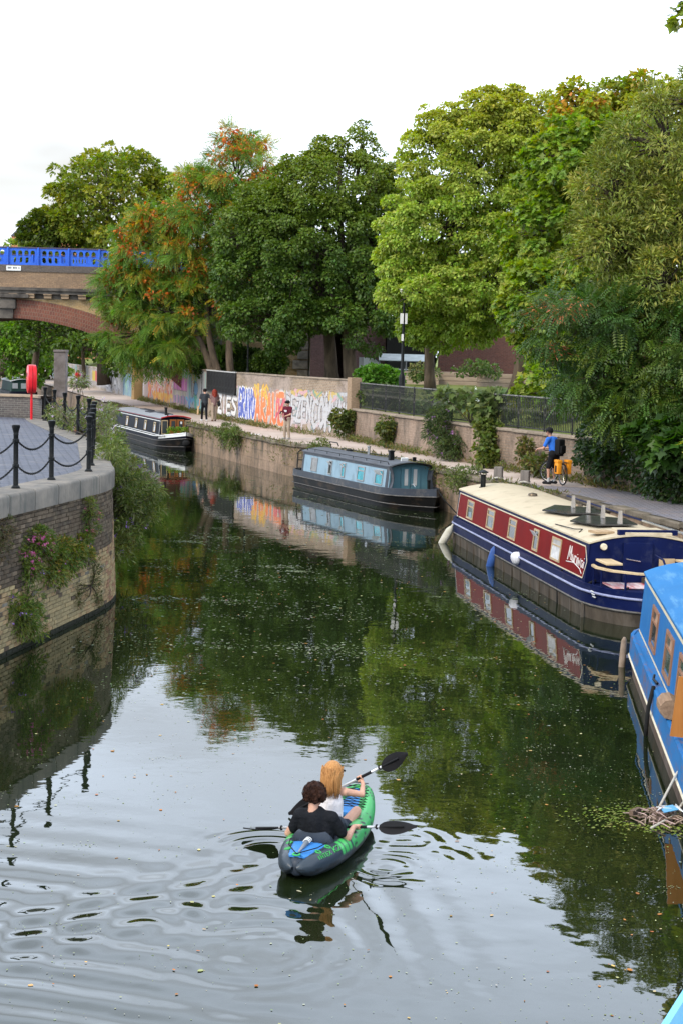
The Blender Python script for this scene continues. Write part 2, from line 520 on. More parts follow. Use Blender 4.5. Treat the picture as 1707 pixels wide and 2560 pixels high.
def water_mat():
    m, t, b = nodes_of('canal_water'); n = t.nodes.new; l = t.links.new
    g = n('ShaderNodeNewGeometry'); nz = n('ShaderNodeTexNoise'); nz.inputs['Scale'].default_value = 0.35; nz.inputs['Detail'].default_value = 4
    l(g.outputs['Position'], nz.inputs['Vector'])
    ra = n('ShaderNodeValToRGB'); ra.color_ramp.elements[0].color = (0.005, 0.009, 0.003, 1); ra.color_ramp.elements[1].color = (0.012, 0.017, 0.006, 1)
    l(nz.outputs['Fac'], ra.inputs['Fac']); l(ra.outputs['Color'], b.inputs['Base Color'])
    b.inputs['Roughness'].default_value = 0.015; b.inputs['IOR'].default_value = 1.62; b.inputs['Specular IOR Level'].default_value = 0.5
    n1 = n('ShaderNodeTexNoise'); n1.inputs['Scale'].default_value = 1.6; n1.inputs['Detail'].default_value = 3
    n2 = n('ShaderNodeTexNoise'); n2.inputs['Scale'].default_value = 9.0; n2.inputs['Detail'].default_value = 2
    l(g.outputs['Position'], n1.inputs['Vector']); l(g.outputs['Position'], n2.inputs['Vector'])
    b1 = n('ShaderNodeBump'); b1.inputs['Strength'].default_value = 1.0; b1.inputs['Distance'].default_value = 0.0028
    b2 = n('ShaderNodeBump'); b2.inputs['Strength'].default_value = 1.0; b2.inputs['Distance'].default_value = 0.0002
    l(n1.outputs['Fac'], b1.inputs['Height']); l(n2.outputs['Fac'], b2.inputs['Height'])
    l(b1.outputs['Normal'], b2.inputs['Normal']); l(b2.outputs['Normal'], b.inputs['Normal'])
    return m
tag(link('canal_water', arr_mesh('canal_water', np.stack([X, Y, H_], -1).reshape(-1, 3), Fw_, water_mat(), smooth=True)), kind='structure')

# --- ground sheets
m_grass = M('park_grass', (0.17, 0.19, 0.045), (0.10, 0.13, 0.03), scale=3, rough=0.9, bump=0.5)
m_soil = M('bare_earth', (0.12, 0.09, 0.06), (0.06, 0.05, 0.035), scale=1.5, rough=0.95, bump=0.6)
def strip_between(A, B, za, zb, name, mat, n=90, across=2):
    a, _ = resample(A, 1.0); b_, _ = resample(B, 1.0)
    a = np.stack([np.interp(np.linspace(0, 1, n), np.linspace(0, 1, len(a)), a[:, i]) for i in (0, 1)], 1)
    b_ = np.stack([np.interp(np.linspace(0, 1, n), np.linspace(0, 1, len(b_)), b_[:, i]) for i in (0, 1)], 1)
    V = []
    for k in range(across):
        q = k / (across - 1)
        V.append(np.c_[a * (1 - q) + b_ * q, np.full(n, za * (1 - q) + zb * q)])
    V = np.concatenate(V)
    i = np.arange(n - 1)
    F_ = np.concatenate([np.stack([k * n + i, k * n + i + 1, (k + 1) * n + i + 1, (k + 1) * n + i], 1) for k in range(across - 1)])
    return arr_mesh(name, V, F_, mat, uv=V[:, :2])
# park ground: level behind the wall, then a bank up to the lawn and away to the horizon
wb = resample(WBASE, 3)[0]
prof = [(0.15, 2.70), (1.6, 2.78), (5.0, 3.55), (9.0, 3.66), (30, 3.7)]
rows = [np.c_[offset_line(wb, -d_), np.full(len(wb), z_)] for d_, z_ in prof]
last = rows[-1].copy(); last[:, 0] = np.linspace(300, 1800, len(last)); last[:, 1] = np.linspace(1800, -60, len(last)); last[0, :2] = (-50, 1900)
rows.append(last)
nn = len(wb); i_ = np.arange(nn - 1)
tag(link('park_ground', arr_mesh('park_ground', np.concatenate(rows), np.concatenate([np.stack([k * nn + i_, k * nn + i_ + 1, (k + 1) * nn + i_ + 1, (k + 1) * nn + i_], 1) for k in range(len(rows) - 1)]), m_grass)), kind='structure')
g = MB()
lb = [(-900, -30), (-30, -30), (-30, 52), (-40, 60), (-34, 75), (-33, 110), (-52, 180), (-75, 268), (-55, 268), (-55, 1500), (-900, 1500)]
g.add([(x, y, 1.9) for x, y in lb], [tuple(range(len(lb)))])
tag(g.build('far_bank_ground', m_grass, fix=False), kind='structure')

# --- towpath
def path_mat():
    m, t, b = nodes_of('towpath_gravel'); n = t.nodes.new; l = t.links.new
    tcn = n('ShaderNodeTexCoord')
    n1 = n('ShaderNodeTexNoise'); n1.inputs['Scale'].default_value = 0.8; n1.inputs['Detail'].default_value = 8; n1.inputs['Roughness'].default_value = 0.65
    l(tcn.outputs['UV'], n1.inputs['Vector'])
    ra = n('ShaderNodeValToRGB'); e = ra.color_ramp.elements
    e[0].position = 0.3; e[0].color = (0.34, 0.26, 0.21, 1); e[1].position = 0.7; e[1].color = (0.49, 0.40, 0.34, 1)
    l(n1.outputs['Fac'], ra.inputs['Fac'])
    n2 = n('ShaderNodeTexNoise'); n2.inputs['Scale'].default_value = 25; n2.inputs['Detail'].default_value = 4
    l(tcn.outputs['UV'], n2.inputs['Vector'])
    hs = n('ShaderNodeHueSaturation'); ma = n('ShaderNodeMapRange'); ma.inputs['To Min'].default_value = 0.75; ma.inputs['To Max'].default_value = 1.25
    l(n2.outputs['Fac'], ma.inputs['Value']); l(ma.outputs[0], hs.inputs['Value']); l(ra.outputs['Color'], hs.inputs['Color'])
    l(hs.outputs['Color'], b.inputs['Base Color']); b.inputs['Roughness'].default_value = 0.95
    bp = n('ShaderNodeBump'); bp.inputs['Strength'].default_value = 0.4; bp.inputs['Distance'].default_value = 0.02
    l(n2.outputs['Fac'], bp.inputs['Height']); l(bp.outputs['Normal'], b.inputs['Normal'])
    return m
tag(link('towpath', strip_between(EDGE, offset_line(np.array(WBASE), -0.1), PZ, PZ + 0.02, 'towpath', path_mat(), 140, 3)), kind='structure')
# the stretch beside the red boat is laid with worn setts
m_sett = brick_mat('path_setts', (0.25, 0.235, 0.255), (0.19, 0.185, 0.21), (0.10, 0.09, 0.09), bw=0.30, bh=0.14, ms=0.02, stain=(0.28, 0.20, 0.15), stain_amt=0.6, sscale=0.9, bump=0.7, rough=0.6)
tag(link('sett_paving', strip_between([(5.35, 47.4), (6.45, 44.2), (8.65, 36), (10.35, 26), (12.1, 10)], [(8.0, 46.6), (9.3, 43.1), (11.9, 34), (13.7, 25), (15.8, 10)], PZ + 0.03, PZ + 0.045, 'sett_paving', m_sett, 60, 3)), kind='structure')
# canal side wall under the towpath, with a ragged coping
m_canalwall = brick_mat('canal_wall_face', (0.20, 0.135, 0.085), (0.155, 0.105, 0.068), (0.12, 0.09, 0.06), bw=0.9, bh=0.42, ms=0.012, plaster=(0.22, 0.15, 0.10), stain=(0.045, 0.038, 0.025), stain_amt=0.9, sscale=1.6, bump=0.9, sstretch=(1.4, 0.35, 1), s_pos=(0.46, 0.66))
P, s = resample(EDGE, 0.8)
me, _ = wall_strip(P, s, -0.9, PZ - 0.12, -0.5, 'canal_edge_wall', m_canalwall)
cw = link('canal_edge_wall', me)
tag(cw, 'rough sandy stone retaining wall between the towpath and the water', 'wall')
m_cop = M('edge_stone', (0.20, 0.165, 0.125), (0.10, 0.085, 0.06), scale=2.5, rough=0.95, bump=0.9, dirt=(0.06, 0.07, 0.03), dscale=1.3, jitter=0.25)
cum = np.r_[0, np.cumsum(np.hypot(*np.diff(P, axis=0).T))]
sb = MB(); sb.rbox((0, 0, 0), (0.98, 0.42, 0.15), 0.03)
stone_me = sb.mesh('coping_stone', m_cop)
k = cum[-1] * 0
i0 = np.searchsorted(P[:, 1] * -1, -105); i1 = np.searchsorted(P[:, 1] * -1, -24)
pos = cum[i0]
rs_ = random.Random(4)
while pos < cum[i1]:
    x, y = np.interp(pos, cum, P[:, 0]), np.interp(pos, cum, P[:, 1])
    x2, y2 = np.interp(pos + 0.5, cum, P[:, 0]), np.interp(pos + 0.5, cum, P[:, 1])
    a = math.atan2(y2 - y, x2 - x)
    o = link('coping_stone', stone_me, cw, (x - math.sin(a) * 0.14, y + math.cos(a) * 0.14, PZ - 0.045 + rs_.uniform(-0.025, 0.02)), (rs_.uniform(-.03, .03), rs_.uniform(-.02, .02), a + rs_.uniform(-.03, .03)))
    pos += 1.0

# --- left quay deck
m_deck = brick_mat('quay_pavers', (0.095, 0.10, 0.126), (0.068, 0.072, 0.094), (0.03, 0.033, 0.042), bw=0.34, bh=0.16, ms=0.022, stain=(0.17, 0.155, 0.15), stain_amt=0.6, sscale=1.3, bump=0.8, rough=0.7)
qp, qs = resample(QUAY, 0.4)
inner = offset_line(qp, -0.62)
n = len(inner)
g = MB()
dk = [tuple(q) for q in inner] + [(-14, 56), (-60, 56), (-60, -12)]
g.add([(x, y, DZ - 0.012) for x, y in dk], [tuple(range(len(dk)))])
me = g.mesh('quay_deck', m_deck, fix=False)
uvl = me.uv_layers.new(name='UVMap')
for lp in me.loops:
    v = me.vertices[lp.vertex_index].co
    uvl.data[lp.index].uv = (v.x * 0.97 + v.y * 0.23, -v.x * 0.23 + v.y * 0.97)
tag(link('quay_deck', me), kind='structure')

# ================================================================== quay wall on the left: bricks, coping, bollards, chains
def along(P, cum, q):
    return np.array([np.interp(q, cum, P[:, 0]), np.interp(q, cum, P[:, 1])])
qcum = np.r_[0, np.cumsum(np.hypot(*np.diff(qp, axis=0).T))]
m_mortar = M('quay_mortar', (0.20, 0.185, 0.15), (0.11, 0.10, 0.08), scale=3, rough=0.95, bump=0.5, dirt=(0.03, 0.03, 0.025), dscale=1.2)
me, _ = wall_strip(offset_line(qp, -0.035), qs, -1.0, 2.40, -0.5, 'quay_wall', m_mortar)
quay = link('quay_wall', me)
tag(quay, 'brick quay wall with a pale stone coping and flowering weeds, rounded corner', 'wall')
bm_dark = [M('brick_soot_%d' % i, c, tuple(x * 0.6 for x in c), scale=14, rough=0.85, bump=0.5, jitter=0.3, dirt=(0.15, 0.13, 0.09), dscale=5) for i, c in enumerate([(0.125, 0.094, 0.066), (0.16, 0.122, 0.086), (0.092, 0.072, 0.054)])]
bm_yel = [M('brick_stock_%d' % i, c, tuple(x * 0.72 for x in c), scale=14, rough=0.9, bump=0.5, jitter=0.22, dirt=(0.12, 0.11, 0.08), dscale=4) for i, c in enumerate([(0.40, 0.31, 0.165), (0.33, 0.265, 0.145), (0.36, 0.25, 0.135), (0.30, 0.17, 0.105)])]
bm_wet = [M('brick_wet', (0.035, 0.036, 0.028), (0.02, 0.022, 0.015), scale=10, rough=0.5, bump=0.4)]
allm = bm_dark + bm_yel + bm_wet
bw_, bh_ = 0.225, 0.0755
q0, q1 = np.interp(24.0, qp[:, 1], qcum), np.interp(44.0, qp[:, 1], qcum)
jobs = []
rb = random.Random(3)
for row in range(32):
    z = -0.06 + row * bh_
    off = (row % 2) * bw_ / 2
    k = int((q1 - q0) / bw_)
    for i in range(k):
        q = q0 + off + i * bw_
        c = along(qp, qcum, q + bw_ / 2)
        if c[1] > 36.5 and (i + row) % 1 == 0 and c[1] > 40: continue
        nv = math.sin(q * 1.3 + 2) * 0.25 + math.sin(q * 3.7 + z) * 0.15 + rb.uniform(-.12, .12)
        if z < 0.05: mi = 7
        elif z + nv > 1.28: mi = rb.choice([0, 0, 1, 2])
        else:
            mi = rb.choice([3, 3, 4, 4, 5, 5, 0 if rb.random() < 0.25 else 4])
            if c[1] > 31.2: mi = rb.choice([3, 5, 5, 6])
        jobs.append((c[1], q, z, mi))
jobs.sort()
jobs = [j for j in jobs if j[0] > 25.6] + [j for j in jobs if j[0] <= 25.6]
bms = []
for mi in range(8):
    t_ = MB(); t_.rbox((0, 0, 0), (bw_ - 0.013, 0.05, bh_ - 0.011), 0.005)
    bms.append(t_.mesh('brick', allm[mi]))
rest = MB()
for n_, (yy, q, z, mi) in enumerate(jobs):
    a0 = along(qp, qcum, q + 0.02); a1 = along(qp, qcum, q + bw_ - 0.02)
    c = (a0 + a1) / 2; a = math.atan2(a1[1] - a0[1], a1[0] - a0[0])
    batter = 0.10 * (1 - z / 2.3)
    pr = batter + rb.uniform(-0.006, 0.008) - 0.02
    px, py_ = c[0] + math.sin(a) * pr, c[1] - math.cos(a) * pr
    if n_ < 290 :
        link('brick', bms[mi], quay, (px, py_, z + bh_ / 2), (rb.uniform(-.015, .015), 0, a + rb.uniform(-.02, .02)))
    else:
        rest.cur = mi
        rest.box((px, py_, z + bh_ / 2), (bw_ - 0.013, 0.05, bh_ - 0.011), rz=a + rb.uniform(-.02, .02))
o = rest.build('brick_courses', allm, quay, fix=False)
o['kind'] = 'stuff'
# backing with the same batter so the joints read
me, _ = wall_strip(offset_line(qp, 0.065), qs, -1.0, 0.9, -0.6, 'backing', m_mortar)
link('backing', me, quay)
me, _ = wall_strip(offset_line(qp, 0.015), qs, 0.85, 1.7, -0.6, 'backing', m_mortar)
link('backing', me, quay)
# coping stones: broad slabs with a worn rounded arris
m_coping = M('coping_concrete', (0.235, 0.205, 0.17), (0.14, 0.13, 0.115), scale=2.2, rough=0.85, bump=0.45, dirt=(0.09, 0.095, 0.085), dscale=2.4, streak=(2.6, 2.6, 0.3), jitter=0.06)
pos = np.interp(8, qp[:, 1], qcum)
while pos < qcum[-1] - 0.3:
    ln = 1.15
    rings = []
    for t_ in np.linspace(0.014, ln - 0.014, 7):
        a = along(qp, qcum, pos + t_); b2 = along(qp, qcum, pos + t_ + 0.05)
        d = (b2 - a) / max(1e-6, np.hypot(*(b2 - a))); nr = np.array([d[1], -d[0]])
        sec = [(0.05, 2.335), (0.055, 2.645), (0.045, 2.68), (0.015, 2.698), (-0.06, 2.702), (-0.62, 2.702), (-0.62, 2.335)]
        rings.append([(a[0] + nr[0] * u_, a[1] + nr[1] * u_, z_) for u_, z_ in sec])
    MB().loft(rings).build('coping_stone', m_coping, quay, smooth=50)
    pos += ln
# bollards and chains
m_iron = M('black_iron_paint', (0.009, 0.010, 0.010), (0.005, 0.006, 0.006), scale=9, rough=0.42, bump=0.15, dirt=(0.03, 0.027, 0.024), dscale=6)
bp_ = MB().lathe([(0.075, 0), (0.075, 0.03), (0.046, 0.06), (0.044, 0.5), (0.043, 0.93), (0.049, 0.945), (0.044, 0.96), (0.05, 1.0), (0.072, 1.07), (0.074, 1.10), (0.062, 1.115), (0.02, 1.12)], 14)
for zc in (0.40, 0.84):
    bp_.lathe([(0.05, zc - 0.03), (0.06, zc - 0.02), (0.06, zc + 0.02), (0.05, zc + 0.03)], 14)
post_me = bp_.mesh('shaft', m_iron, smooth=40)
POSTS = [(-6.06, 25.2), (-5.70, 27.3), (-5.44, 29.25), (-5.10, 31.45), (-5.31, 33.08), (-5.68, 35.6), (-6.05, 37.9), (-6.36, 40.0), (-6.85, 42.2), (-7.55, 44.6), (-8.36, 47.0), (-9.2, 49.9), (-9.98, 52.4)]
plabs = ['black iron bollard at the left picture edge on the quay coping', 'black iron bollard nearest the left edge of the picture', 'black iron bollard second from the left edge on the quay coping', 'black iron bollard at the rounded quay corner, nearest the water',
         'black iron bollard just behind the corner bollard', 'third bollard behind the quay corner, in the receding row', 'fourth bollard behind the quay corner, in the receding row', 'fifth bollard behind the quay corner, beside the buddleia',
         'black bollard among the buddleia leaves, right of a pair', 'black bollard among the buddleia leaves, left of a pair', 'black bollard half hidden by leaves, midway to the brick wall', 'black bollard in leaves, third from the low brick wall', 'black bollard beside the end of the low brick wall']
bol = []
for i, (x, y) in enumerate(POSTS):
    t_ = thing('bollard', plabs[i], 'bollard', (x, y, DZ), 0, 'iron bollards along the quay')
    link('shaft', post_me, t_)
    MB().lathe([(0.084, 0), (0.084, 0.012), (0.07, 0.018)], 14).build('base_plate', m_iron, t_)
def chain_mesh(p, q, sag):
    p, q = Vector(p), Vector(q); n_ = max(12, int((q - p).length / 0.047)); b = MB()
    pts = []
    for i in range(n_ + 1):
        t_ = i / n_; c = p.lerp(q, t_); c.z -= sag * 4 * t_ * (1 - t_); pts.append(c)
    for i in range(n_):
        c = (pts[i] + pts[i + 1]) / 2; d = (pts[i + 1] - pts[i]).normalized()
        a = d.orthogonal().normalized() if abs(d.z) > .9 else d.cross(Vector((0, 0, 1))).normalized()
        if i % 2: a = d.cross(a)
        h = 0.034; w_ = 0.017
        loop = [c + d * (h * math.cos(t)) + a * (w_ * math.sin(t)) for t in [k * PI / 4 for k in range(8)]]
        b.tube(loop, 0.0075, 5, closed=True)
    return b
for i in range(len(POSTS) - 1):
    (x0, y0), (x1, y1) = POSTS[i], POSTS[i + 1]
    d = Vector((x1 - x0, y1 - y0, 0)).normalized() * 0.058
    where = ['between the two bollards at the left edge', 'between the first and second bollard from the left', 'running up to the corner bollard', 'just behind the corner bollard', 'between the second and third corner bollards', 'in the receding row behind the corner', 'in the receding row nearer the buddleia', 'where the row meets the buddleia', 'inside the buddleia, right', 'inside the buddleia, middle', 'inside the buddleia, left', 'nearest the low brick wall'][i]
    for zc, nm in ((0.84, 'upper'), (0.40, 'lower')):
        o = chain_mesh((x0 + d.x, y0 + d.y, DZ + zc), (x1 - d.x, y1 - d.y, DZ + zc), 0.21).build('chain', m_iron, smooth=True, fix=False)
        tag(o, '%s sagging black chain %s' % (nm, where), 'chain', 'chains of the quay railing')

# low dark brick wall at the end of the quay
m_lowbrick = brick_mat('low_wall_brick', (0.085, 0.072, 0.065), (0.06, 0.053, 0.05), (0.13, 0.12, 0.105), stain=(0.16, 0.13, 0.10), stain_amt=0.5, bump=0.6)
lw = thing('low_brick_wall', 'low dark brick wall with pale coping behind the red lifebuoy post', 'wall', (-12, 54.6, DZ))
P_, s_ = resample([(-40, 55.2), (-10.9, 54.5), (-10.25, 53.3)], 0.4)
me, _ = wall_strip(P_ - np.array([-12, 54.6]), s_, -0.02, 0.70, -0.34, 'brickwork', m_lowbrick); link('brickwork', me, lw)
me, _ = wall_strip(offset_line(P_, 0.04) - np.array([-12, 54.6]), s_, 0.70, 0.79, -0.42, 'coping', M('sandstone_coping', (0.33, 0.25, 0.17), (0.2, 0.16, 0.12), scale=3, rough=0.9, bump=0.4)); link('coping', me, lw)

# red lifebuoy housing on a post
m_red = M('lifebuoy_red', (0.62, 0.02, 0.03), (0.5, 0.015, 0.02), scale=4, rough=0.28, coat=0.3)
lbt = thing('lifebuoy_stand', 'bright red lifebuoy housing on a red post by the low brick wall', 'lifebuoy', (-10.55, 53.0, DZ), R(-72))
MB().tube([(0, 0, 0), (0, 0, 0.95)], 0.042, 10).build('post', m_red, lbt, smooth=40)
hs = MB()
def stadium(w_, h_, n_=20, cz=0):
    r_ = w_ / 2; out = []
    for k in range(n_):
        a = 2 * PI * k / n_; s1 = (h_ / 2 - r_) * (1 if math.sin(a) >= 0 else -1)
        out.append((r_ * math.cos(a), cz + r_ * math.sin(a) + s1))
    return out
for (ya, yb, nm) in ((-0.15, -0.008, 'case'), (0.008, 0.15, 'case')):
    rings = []
    for yy, sc in ((ya, 0.78 if nm and ya < 0 else 1), ((ya + yb) / 2 + (-.05 if ya < 0 else .05), 0.96), (yb, 1 if ya < 0 else 0.78)):
        rings.append([(x, yy, z + 1.36) for x, z in stadium(0.72 * sc, 0.98 * (0.4 + 0.6 * sc))])
    MB().loft(rings).build('housing_half', m_red, lbt, smooth=35)
MB().loft([[(x, yy, z + 1.36) for x, z in stadium(0.66, 0.92)] for yy in (-0.008, 0.008)]).build('seam', m_iron, lbt)
MB().box((0.0, -0.158, 1.50), (0.10, 0.02, 0.13)).build('grip', m_iron, lbt)

# ================================================================== far side: graffiti wall
GW = [(-14.8, 115.6), (-6.4, 86), (-2.71, 75.75), (0.25, 70.2)]
gp_, gs_ = resample(GW, 0.04)
m_graf = brick_mat('graffiti_brick', (0.31, 0.225, 0.15), (0.235, 0.165, 0.11), (0.33, 0.28, 0.22), stain=(0.09, 0.068, 0.045), stain_amt=0.75, sscale=0.9, col=True, bump=0.6, plaster=(0.33, 0.26, 0.21))
GZ0, GZ1 = 1.2, 4.0
me, (gn, gz) = wall_strip(gp_, gs_, GZ0, GZ1, -0.36, 'brickwork', m_graf, dz=0.04)
graf = link('graffiti_wall', me)
tag(graf, 'tall brick wall covered with bright graffiti behind the towpath', 'wall')
# the paint: letters as strokes, sampled on the fine grid of the wall face
LET = {
 'Z': [[(0, 1), (1, 1), (0, 0), (1, 0)]], 'I': [[(.5, 0), (.5, 1)]], 'E': [[(1, 1), (.1, 1), (.1, 0), (1, 0)], [(.1, .5), (.8, .5)]],
 'S': [[(1, .9), (.3, 1), (.05, .75), (.9, .35), (.7, 0), (0, .08)]], 'G': [[(1, .9), (.35, 1), (.05, .5), (.35, 0), (.95, .1), (.95, .45), (.6, .45)]],
 'R': [[(.1, 0), (.1, 1), (.8, .95), (.85, .6), (.1, .5), (.9, 0)]], 'A': [[(0, 0), (.5, 1), (1, 0)], [(.2, .35), (.8, .35)]], 'V': [[(0, 1), (.5, 0), (1, 1)]],
 'O': [[(.5, 1), (.05, .6), (.1, .2), (.5, 0), (.9, .2), (.95, .6), (.5, 1)]], 'H': [[(.1, 0), (.1, 1)], [(.9, 0), (.9, 1)], [(.1, .5), (.9, .5)]],
 'U': [[(.05, 1), (.1, .15), (.5, 0), (.9, .15), (.95, 1)]], 'N': [[(.05, 0), (.05, 1), (.95, 0), (.95, 1)]], 'M': [[(0, 0), (.1, 1), (.5, .35), (.9, 1), (1, 0)]],
 'C': [[(1, .85), (.5, 1), (.05, .6), (.1, .2), (.5, 0), (1, .15)]], 'W': [[(0, 1), (.25, 0), (.5, .7), (.75, 0), (1, 1)]], 'K': [[(.1, 0), (.1, 1)], [(.95, 1), (.15, .45), (1, 0)]],
 'P': [[(.1, 0), (.1, 1), (.85, .9), (.85, .55), (.1, .45)]], 'F': [[(.1, 0), (.1, 1), (1, 1)], [(.1, .55), (.8, .55)]], 'T': [[(.5, 0), (.5, 1)], [(0, 1), (1, 1)]], 'L': [[(.1, 1), (.1, 0), (1, 0)]],
}
def seg_dist(px, pz, a, b):
    ax, az = a; bx, bz = b; dx, dz_ = bx - ax, bz - az
    t_ = np.clip(((px - ax) * dx + (pz - az) * dz_) / (dx * dx + dz_ * dz_ + 1e-9), 0, 1)
    return np.hypot(px - ax - t_ * dx, pz - az - t_ * dz_)
SS, ZZ = np.meshgrid(gs_, np.linspace(GZ0, GZ1, gz))
RGBA = np.zeros(SS.shape + (4,), np.float32)
def paint(mask, c, a=1.0):
    RGBA[mask, :3] = c; RGBA[mask, 3] = a
def word(txt, s0, s1, z0, z1, fill, outline, fw, ow, tilt=0.0, fill2=None):
    n_ = len(txt); w_ = (s1 - s0) / n_
    D = np.full(SS.shape, 9.0)
    for i, ch in enumerate(txt):
        for st in LET[ch]:
            pts = [(s0 + w_ * (i + 0.12 + 0.76 * x) + tilt * (y - .5), z0 + (z1 - z0) * y + 0.05 * math.sin(i * 2.1)) for x, y in st]
            for a, b in zip(pts[:-1], pts[1:]):
                D = np.minimum(D, seg_dist(SS, ZZ, a, b))
    D = D + 0.012 * np.sin(SS * 23) * np.sin(ZZ * 17)
    paint(D < fw + ow, outline)
    paint(D < fw, fill)
    if fill2 is not None: paint((D < fw) & (ZZ < (z0 + z1) / 2 + 0.1 * np.sin(SS * 6)), fill2)
rg = np.random.default_rng(5)
def blot(s0, s1, z0, z1, cols, n_, wmin=0.05, wmax=0.14, lmin=.2, lmax=.7, vert=1.0):
    for _ in range(n_):
        a = (rg.uniform(s0, s1), rg.uniform(z0, z1)); an = rg.normal(PI / 2, 0.6 / vert); ln = rg.uniform(lmin, lmax)
        b = (a[0] + math.cos(an) * ln * 1.6, np.clip(a[1] + math.sin(an) * ln, z0, z1))
        d = seg_dist(SS, ZZ, a, b); paint(d < rg.uniform(wmin, wmax), cols[rg.integers(len(cols))])
def rect(s0, s1, z0, z1, c, a=1.0, wob=0.05):
    paint((SS > s0) & (SS < s1) & (ZZ > z0 + wob * np.sin(SS * 5)) & (ZZ < z1 + wob * np.sin(SS * 3 + 1)), c, a)
# far left stretch: reds, oranges and whites
rect(0.2, 14.6, 1.7, 3.75, (0.46, 0.34, 0.31), 0.75)
blot(2.5, 12.8, 1.7, 3.4, [(0.75, 0.13, 0.05), (0.8, 0.25, 0.04), (0.7, 0.10, 0.09), (0.75, 0.35, 0.10)], 130, .06, .22)
blot(0.8, 8.5, 3.1, 3.9, [(0.62, 0.18, 0.2), (0.7, 0.45, 0.42), (0.08, 0.06, 0.07), (0.6, 0.5, 0.45)], 60, .05, .15)
blot(4.0, 13, 1.9, 3.3, [(0.75, 0.66, 0.6), (0.8, 0.55, 0.45)], 120, .025, .055)
blot(5.0, 13, 1.55, 2.1, [(0.85, 0.42, 0.05), (0.8, 0.3, 0.03), (0.8, 0.5, .1)], 45, .07, .2)
# hanging drips: green, pink, grey
for k_, s_0 in enumerate(np.arange(13.4, 18.2, 0.55)):
    rect(s_0, s_0 + .42, 1.9, 3.8 + .15 * math.sin(k_), [(0.34, .33, .24), (.42, .36, .27), (.38, .36, .33)][k_ % 3], .8)
    if k_ % 2 == 0: rect(s_0 - .1, s_0 + .6, 3.35, 3.85, (.10, .38, .27), 1)
    D = np.hypot((SS - s_0 - .3) / .42, (ZZ - 3.0) / .42); paint(D < 1.1, (.06, .03, .05)); paint(D < 1, [(.5, .10, .33), (.55, .2, .33), (.42, .08, .28)][k_ % 3])
    rect(s_0, s_0 + .4, 1.75, 2.25, [(.28, .12, .3), (.08, .12, .22)][k_ % 2], .9)
# tall grey figure with teal and blue
rect(18.2, 24.8, 1.5, 3.95, (.34, .34, .33), .9)
for c_, w_ in ((19.2, .3), (24.3, .12)):
    rect(c_ - w_, c_ + w_, 1.7, 3.9, (.12, .36, .33), .8)
word('V', 19.3, 21.2, 1.9, 3.8, (.02, .02, .025), (.5, .5, .5), .10, .05)
word('I', 22.6, 23.8, 1.6, 3.9, (.02, .02, .025), (.6, .6, .6), .16, .06)
D = np.abs(SS - 21.2) / (0.28 + .25 * np.sin((ZZ - 1.6) * 2.2) ** 2); paint((D < 1) & (ZZ > 1.5) & (ZZ < 3.9), (.05, .30, .22))
D = np.hypot((SS - 21.3) / .62, (ZZ - 2.85) / .38); paint(D < 1.12, (.02, .03, .05)); paint(D < 1, (.10, .26, .42))
blot(18.4, 24.0, 1.5, 2.2, [(.1, .35, .5), (.15, .4, .4), (.1, .2, .5)], 22, .05, .14)
# older layers under the letters
blot(26, 47.8, 1.5, 3.3, [(.45, .40, .38), (.5, .46, .44), (.30, .26, .25), (.5, .3, .3), (.25, .33, .33), (.5, .42, .2)], 150, .04, .16, .15, .6)
# letters
word('ZIES', 28.2, 32.7, 1.78, 2.7, (.78, .77, .75), (.03, .03, .03), .12, .07, .06)
word('GRAVO', 33.0, 36.1, 1.75, 3.15, (.05, .10, .42), (.82, .82, .82), .12, .075, .08)
rect(35.8, 41.3, 2.9, 3.25, (.5, .22, .16), .7, .12)
word('ARAUE', 36.1, 41.0, 1.7, 3.05, (.74, .20, .06), (.62, .58, .5), .16, .06, .05, fill2=(.66, .17, .05))
blot(36.0, 38.4, 2.5, 3.5, [(.62, .42, .06), (.75, .4, .05)], 16, .05, .12)
blot(39.6, 41.5, 1.8, 2.9, [(.45, .05, .10), (.6, .1, .15)], 14, .04, .1)
rect(41.3, 47.4, 2.0, 3.25, (.44, .43, .44), .75, .15)
blot(41.3, 47.6, 1.7, 3.4, [(.5, .5, .51), (.35, .35, .36), (.45, .33, .33), (.2, .3, .3)], 70, .03, .08, .1, .5)
word('PEZEN', 41.4, 44.2, 2.0, 3.05, (.48, .48, .49), (.03, .03, .035), .10, .045, .05)
word('COM', 44.2, 46.2, 1.75, 3.1, (.46, .46, .47), (.03, .03, .035), .12, .045, .05)
word('WAK', 46.2, 47.75, 2.0, 3.0, (.46, .46, .47), (.04, .04, .04), .09, .035, .04)
blot(42, 47.5, 3.05, 3.4, [(.5, .36, .10), (.16, .30, .22), (.55, .32, .34), (.42, .42, .43)], 26, .04, .1)
blot(38.5, 47.8, 1.5, 1.95, [(.48, .42, .42), (.42, .36, .33), (.5, .40, .42)], 18, .05, .14, vert=2)
ca = me.color_attributes.new('Col', 'FLOAT_COLOR', 'POINT')
full = np.zeros((len(me.vertices), 4), np.float32); full[:gn * gz] = RGBA.reshape(-1, 4)
ca.data.foreach_set('color', full.ravel())
